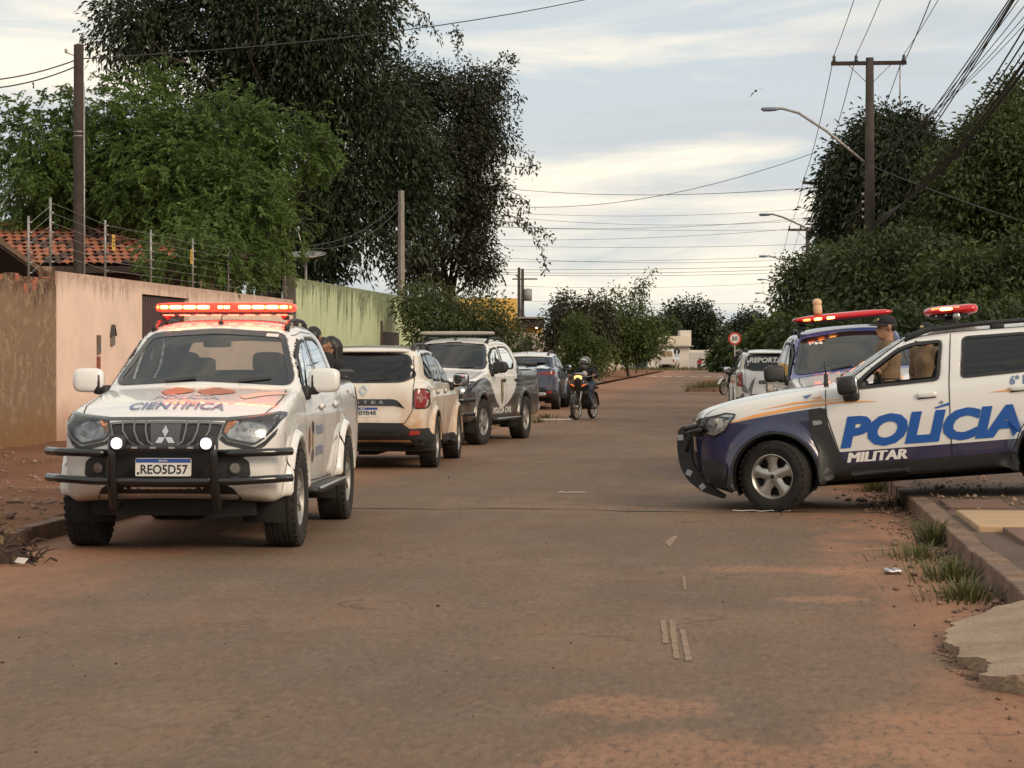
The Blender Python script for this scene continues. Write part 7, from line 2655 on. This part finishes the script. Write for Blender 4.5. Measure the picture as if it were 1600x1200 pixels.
tree('leafy street tree with tall tufted shoots and a thin leaning trunk', (b.x, b.y, 0), [(985, 500, 150, 38, 34, 2.2), (965, 530, 150, 34, 32, 2), (1010, 530, 150, 34, 32, 2), (985, 550, 150, 36, 20, 1.8), (950, 470, 150, 11, 16, .5), (963, 455, 150, 8, 12, .5), (992, 452, 150, 8, 14, .5), (1006, 445, 150, 7, 12, .4), (1019, 424, 150, 5, 8, .3), (945, 495, 150, 20, 24, 1)],
     L_FRESH, 71, n=950, per=11, sigma=.24, L=.24, Wd=.055, holes=.08, droop=.3, trunk=.12, fork=1.6)
for lab, px, lobes, mt, sd, z in (('big round mango tree far behind the white house', 1085, [(1075, 500, 300, 42, 36, 4), (1105, 520, 300, 34, 40, 4), (1048, 520, 300, 30, 30, 3), (1085, 545, 300, 50, 24, 4)], L_MANGO, 81, 300),
                                  ('dark rounded tree standing alone against the sky far away', 1170, [(1172, 512, 320, 30, 28, 3), (1150, 530, 320, 20, 28, 3), (1188, 535, 320, 20, 28, 3), (1168, 548, 320, 36, 16, 3)], L_MANGO, 83, 320),
                                  ('dull green tree filling the gap left of the far house', 1020, [(1030, 525, 270, 30, 25, 3), (1048, 550, 275, 20, 20, 3)], L_RIGHT, 85, 275),
                                  ('pale green hedge tree right of the speed sign', 1222, [(1225, 535, 132, 34, 24, 2), (1196, 548, 132, 22, 20, 1.5), (1250, 525, 130, 26, 30, 2)], L_FRESH, 87, 132),
                                  ('dark shrubby tree behind the yellow warning sign', 1150, [(1150, 556, 200, 30, 24, 3), (1185, 560, 190, 24, 20, 3), (1128, 565, 230, 16, 12, 2)], L_RIGHT, 88, 200)):
    b = W(px, 575, z)
    tree(lab, (b.x, b.y, 0), lobes, mt, sd, n=1500, per=9, sigma=.45, L=.42, Wd=.13, holes=.0, droop=.3, trunk=.25, fork=1.6, twigs=16)
# right: the mango behind the nearest pole
b = W(1395, 560, 84)
tree('large domed mango tree behind the nearest utility pole', (b.x, b.y, 0), [(1390, 255, 82, 92, 80, 3), (1330, 300, 82, 52, 70, 2.4), (1445, 285, 82, 65, 70, 2.6), (1380, 345, 82, 100, 70, 3), (1320, 360, 82, 45, 50, 2), (1400, 215, 82, 60, 45, 2)],
     L_MANGO, 91, n=4600, per=13, sigma=.25, L=.22, Wd=.042, holes=.02, droop=.5, trunk=.35, fork=3.5)
b = W(1560, 560, 58)
tree('tall dense tree filling the right edge of the view', (b.x, b.y, 0), [(1560, 230, 56, 70, 70, 1.8), (1510, 300, 56, 70, 80, 1.8), (1600, 300, 56, 80, 120, 2), (1480, 380, 56, 60, 60, 1.6), (1560, 400, 56, 90, 80, 1.8), (1590, 165, 57, 40, 45, 1), (1530, 220, 56, 28, 34, .8)],
     L_RIGHT2, 95, n=4200, per=13, sigma=.19, L=.145, Wd=.036, holes=.10, droop=.3, trunk=.22, fork=2.6)
for k, (lab, px, lobes, z) in enumerate((('broad leafy tree behind the officers and the blue-cab pickup', 1400, [(1350, 425, 48, 70, 50, 1.6), (1420, 415, 48, 70, 55, 1.6), (1380, 470, 47, 90, 45, 1.6), (1440, 470, 47, 70, 50, 1.5), (1330, 475, 49, 60, 50, 1.5)], 49),
                                         ('leafy tree rising behind the roof rail of the lettered police SUV', 1540, [(1500, 440, 44, 60, 50, 1.4), (1560, 450, 44, 70, 55, 1.5), (1620, 430, 44, 50, 70, 1.4), (1540, 500, 43, 90, 40, 1.4), (1470, 495, 44, 50, 45, 1.3)], 45),
                                         ('thin-leaved tree overhanging the kerb by the second pole', 1262, [(1275, 440, 70, 42, 50, 1.4), (1235, 440, 70, 26, 40, 1.0), (1300, 420, 70, 36, 45, 1.2), (1265, 500, 70, 40, 36, 1.3), (1222, 470, 70, 14, 20, .6), (1305, 490, 68, 40, 45, 1.2)], 70))):
    b = W(px, 560, z)
    tree(lab, (b.x, b.y, .1), lobes, (L_RIGHT, L_RIGHT2, L_RIGHT3)[k], 101 + k, n=2300 if k < 2 else 1300, per=12, sigma=.16, L=.13, Wd=.034, holes=.06 if k < 2 else .22, droop=.25, trunk=.12, fork=1.2)
b = W(1480, 560, 38)
for k, (px, z) in enumerate(((1330, 42), (1440, 40), (1560, 38), (1290, 56))):
    tree(['low hedge shrub behind the blue-cab pickup', 'low hedge shrub seen past the officers', 'low hedge shrub behind the rear of the lettered police SUV', 'low hedge shrub between the press SUV and the blue-cab pickup'][k], W(px, 560, z) * Vector((1, 1, 0)).length_squared * 0 + Vector((W(px, 560, z).x, W(px, 560, z).y, .1)),
         [(px, 545, z, 75, 50, 1.0), (px + 45, 520, z + .4, 50, 45, .9), (px - 40, 530, z + .3, 45, 42, .9)], L_RIGHT, 120 + k, n=650, per=11, sigma=.15, L=.14, Wd=.034, trunk=.06, fork=.4, name='shrub', stems=2)


# ------------------------------------------------------------------ weeds, litter, small things
def tuft(label, x, y, z, n, hgt, spread, group=None):
    rng = np.random.default_rng(int(abs(x * 91 + y * 37)))
    V, F = [], []
    n = int(n * 1.8)
    for k in range(n):
        a = rng.uniform(0, 2 * PI)
        r = abs(rng.normal(0, spread * .75))
        b = np.array([x + r * math.cos(a) * .7, y + r * math.sin(a), z])
        h = hgt * rng.uniform(.2, 1.1)
        lean = np.array([math.cos(a), math.sin(a), 0]) * h * rng.uniform(.2, 1.3)
        s = np.array([-math.sin(a), math.cos(a), 0]) * rng.uniform(.003, .008)
        o = len(V)
        V += [b - s, b + s, b + lean * .4 + [0, 0, h * .65] + s * .8, b + lean * .4 + [0, 0, h * .65] - s * .8, b + lean + [0, 0, h * .92]]
        F += [(o, o + 1, o + 2), (o, o + 2, o + 3), (o + 3, o + 2, o + 4)]
    me = mesh_np('blades', V, F, L_GRASS)
    at = me.attributes.new('tone', 'FLOAT', 'POINT')
    at.data.foreach_set('value', np.repeat(rng.uniform(0, 1, n), 5).astype(np.float32))
    o = link('grass_tuft', me)
    return tag(o, label, 'grass', group, 'stuff')


for lab, px, py, n, h, sp in (('tall bright weed tuft at the corner of the pale slab', 1458, 852, 110, .26, .16), ('dark weed clump beside the ramp', 1505, 935, 150, .14, .30), ('weed clump under the nose wheel of the lettered SUV', 1366, 768, 90, .22, .2),
                              ('low weeds spilling from the kerb towards the can', 1435, 872, 110, .12, .34), ('weeds growing along the kerb face above the ramp', 1486, 905, 150, .16, .32), ('weeds in the shade under the lettered SUV', 1420, 790, 110, .13, .4)):
    p = gpix(px, py)
    tuft(lab, p.x, p.y, 0, n, h, sp)
for k in range(7):
    p = gpix(720 + k * 22 + (k % 3) * 6, 668 + (k % 2) * 5 - k * 2.5)
    tuft('sparse verge grass patch, %s from the civil police pickup along the left edge' % ['first', 'second', 'third', 'fourth', 'fifth', 'sixth', 'seventh'][k], p.x, p.y, 0, 70, .14, .5, 'verge grass on the left')
for k in range(5):
    p = cw(7.6 + k * .75, 92 + k * 3.2)
    tuft('grass patch on the corner island, %s counting away from the camera' % ['first', 'second', 'third', 'fourth', 'fifth'][k], p.x, p.y + 3, .12, 220, .35, 1.3, 'grass on the corner island')
rng = np.random.default_rng(8)
# grass verge at the far end
V, F, tn = [], [], []
for k in range(5000):
    x, y = rng.uniform(-14, 40), rng.uniform(225, 240)
    h = rng.uniform(.12, .45)
    s = .05
    a = rng.uniform(0, 6.28)
    dx, dy = math.cos(a) * s, math.sin(a) * s
    o = len(V)
    V += [(x - dx, y - dy, 0), (x + dx, y + dy, 0), (x + rng.normal(0, .1), y, h)]
    F.append((o, o + 1, o + 2))
me = mesh_np('verge_grass', V, F, L_GRASS)
at = me.attributes.new('tone', 'FLOAT', 'POINT')
at.data.foreach_set('value', np.repeat(rng.uniform(0, 1, len(F)), 3).astype(np.float32))
tag(link('verge_grass', me), 'green grass verge at the far end of the street', 'grass', None, 'stuff')

# stones and crumbs: on the left earth strip, in both gutters and on the asphalt
M_STONE = mat('stone_crumbs', (0.30, 0.20, 0.14), .95, color2=(0.14, 0.085, 0.06), vscale=1.5)
oct_v = np.array([(1, 0, 0), (-1, 0, 0), (0, 1, 0), (0, -1, 0), (0, 0, 1), (0, 0, -1)], float)
oct_f = np.array([(0, 2, 4), (2, 1, 4), (1, 3, 4), (3, 0, 4), (2, 0, 5), (1, 2, 5), (3, 1, 5), (0, 3, 5)])


def crumbs(name, label, pts, size, material):
    V, F = [], []
    for k, (x, y, z) in enumerate(pts):
        s = size * (rng.lognormal(0, .55))
        sc = np.array([s, s * rng.uniform(.6, 1.2), s * rng.uniform(.4, .8)])
        a = rng.uniform(0, 6.28)
        Rm = np.array([[math.cos(a), -math.sin(a), 0], [math.sin(a), math.cos(a), 0], [0, 0, 1]])
        V.append((oct_v * rng.uniform(.7, 1.2, (6, 1)) * sc) @ Rm.T + np.array([x, y, z + s * .2]))
        F.append(oct_f + 6 * k)
    o = link(name, mesh_np(name, np.concatenate(V), np.concatenate(F), material))
    return tag(o, label, 'gravel', None, 'stuff')


pts = []
for k in range(1500):
    y = 15 + abs(rng.normal(0, 9))
    x = rng.uniform(WALL + .1, LK - .2)
    pts.append((x, y, h_left(x, y)))
crumbs('left_gravel', 'loose stones scattered on the red earth strip', pts, .022, M_STONE)
pts = []
for k in range(900):
    y = rng.uniform(9, 26)
    x = RK - abs(rng.normal(0, .22))
    pts.append((x, y, .004))
for k in range(900):
    pts.append((rng.uniform(RK + .2, 4.5), rng.uniform(19.7, 27), .165))
crumbs('gutter_gravel', 'crumbs of earth and stone along the right kerb', pts, .014, M_STONE)
pts = [(rng.uniform(-5.4, 1.5), rng.uniform(8, 32), .003) for _ in range(300)]
crumbs('road_grit', 'specks of grit on the asphalt', pts, .0035, mat('dark_grit', (.05, .035, .028), .9))
pts = []
for k in range(140):
    u = rng.uniform(0, 1)
    pts.append((1.25 - .25 * math.sin(u * 3.1) + .35 * max(0, .3 - u) + rng.normal(0, .03), 10.0 + u * 2.6 + rng.normal(0, .04), .0))
crumbs('ramp_rubble', 'broken rubble along the edge of the ramp', pts, .009, M_STONE)

# crushed can, paper, plank, sticks
cn = gpix(1395, 897)
o = MB().lathe([(.001, -.062), (.026, -.062), (.033, -.05), (.030, -.01), (.033, .02), (.032, .05), (.026, .062), (.001, .062)], 14, 'x', (0, 0, .032)).build('crushed_can', mat('can_metal', (.45, .44, .46), .35, .8, vary=.6, vscale=40), None, True)
for vt in o.data.vertices:
    vt.co.z = vt.co.z * .62 + .006 * math.sin(vt.co.x * 90)
    vt.co.y *= 1.25
o.location = cn
o.rotation_euler = (0, 0, .35)
tag(o, 'crushed drink can lying in the right gutter', 'can')
for k, (px, py, w, l, lab) in enumerate(((893, 771, .05, .30, 'small white paper scrap on the middle of the road'), (1190, 800, .05, .55, 'white paper strip under the nose of the lettered SUV'), (852, 657, .12, 1.2, 'pale plank lying at the left edge of the road'), (1368, 860, .02, .20, 'pale stick lying near the right gutter'))):
    p = gpix(px, py)
    mb = MB()
    V = []
    for i in range(7):
        for j in range(2):
            V.append(((i / 6 - .5) * l, (j - .5) * w * (1 + .3 * math.sin(i * 2.1)), .008 + .012 * abs(math.sin(i * 1.7 + k)) * (k != 2) + (.03 if k == 2 else 0)))
    for i in range(7):
        for j in range(2):
            q = V[i * 2 + j]
            V.append((q[0], q[1], q[2] - (.004 if k != 2 else .03)))
    F = [(i * 2, i * 2 + 1, i * 2 + 3, i * 2 + 2) for i in range(6)] + [(14 + i * 2 + 2, 14 + i * 2 + 3, 14 + i * 2 + 1, 14 + i * 2) for i in range(6)]
    F += [(i * 2, i * 2 + 2, 14 + i * 2 + 2, 14 + i * 2) for i in range(6)] + [(i * 2 + 3, i * 2 + 1, 14 + i * 2 + 1, 14 + i * 2 + 3) for i in range(6)] + [(1, 0, 14, 15), (12, 13, 27, 26)]
    o = mb.add(V, F).build({0: 'paper_scrap', 1: 'paper_strip', 2: 'plank', 3: 'stick'}[k], mat('litter_white', (.55, .52, .47), .8) if k < 3 else mat('stick_pale', (.35, .24, .15), .9))
    o.location = p
    o.rotation_euler = (0, 0, (.1, .0, .35, .25)[k])
    tag(o, lab, ('paper', 'paper', 'plank', 'stick')[k])
# heap of cut branches and rubbish at the left edge
hp = empty('rubbish_heap', label='dark heap of dry branches and rubbish at the left edge', cat='heap')
c = gpix(8, 878)
rnd = random.Random(4)
mb = MB()
for k in range(260):
    a = rnd.uniform(0, 2 * PI)
    r = abs(rnd.gauss(0, .20))
    p = Vector((c.x + r * math.cos(a) - .22, c.y + r * math.sin(a), max(0.01, .30 - r * .6) * rnd.random() + .02))
    d = Vector((rnd.uniform(-1, 1), rnd.uniform(-1, 1), rnd.uniform(-.1, .45))).normalized() * rnd.uniform(.06, .24)
    mb.tube([p, p + d * .5 + Vector((0, 0, rnd.uniform(-.02, .04))), p + d], [.010, .008, .004], 5)
mb.build('branch', mat('dead_branch', (.05, .032, .022), .95, vary=.4, vscale=5), hp, True)
mb = MB()
n, m = 16, 6
V = [(c.x - .22, c.y, .25)]
for j in range(1, m + 1):
    for i in range(n):
        a = 2 * PI * i / n
        rr = .38 * j / m * (1 + .18 * math.sin(3 * a + 1) + .1 * rnd.uniform(-1, 1))
        V.append((c.x - .22 + rr * math.cos(a), c.y + rr * math.sin(a), max(-.01, .27 * (1 - (j / m) ** 1.3) + rnd.uniform(-.02, .02))))
F = [(0, 1 + i, 1 + (i + 1) % n) for i in range(n)] + [(1 + (j - 1) * n + i, 1 + j * n + i, 1 + j * n + (i + 1) % n, 1 + (j - 1) * n + (i + 1) % n) for j in range(1, m) for i in range(n)]
mb.add(V, F).build('soil', mat('heap_soil', (.05, .03, .021), .95, color2=(.025, .017, .013), vscale=9, bump=.8, bscale=30), hp, True)
ln = np.array([[c.x - .22 + rnd.gauss(0, .17), c.y + rnd.gauss(0, .17), rnd.uniform(.02, .26)] for _ in range(160)])
V, F = leaf_quads(ln, unit(rng.normal(0, 1, ln.shape)), .09, .028, rng)
link('dry_leaves', mesh_np('dry_leaves', V, F, mat('dry_leaf', (.11, .065, .035), .9, vary=.5, vscale=9)), hp)
p = gpix(22, 885)
o = MB().add([(p.x, p.y, .03), (p.x + .08, p.y - .02, .02), (p.x + .09, p.y + .05, .055), (p.x + .01, p.y + .06, .06), (p.x + .045, p.y + .015, .04)], [(0, 1, 4), (1, 2, 4), (2, 3, 4), (3, 0, 4)]).build('plastic_wrapper', mat('wrapper', (.5, .44, .38), .5), None)
tag(o, 'crumpled pale wrapper beside the rubbish heap', 'wrapper')
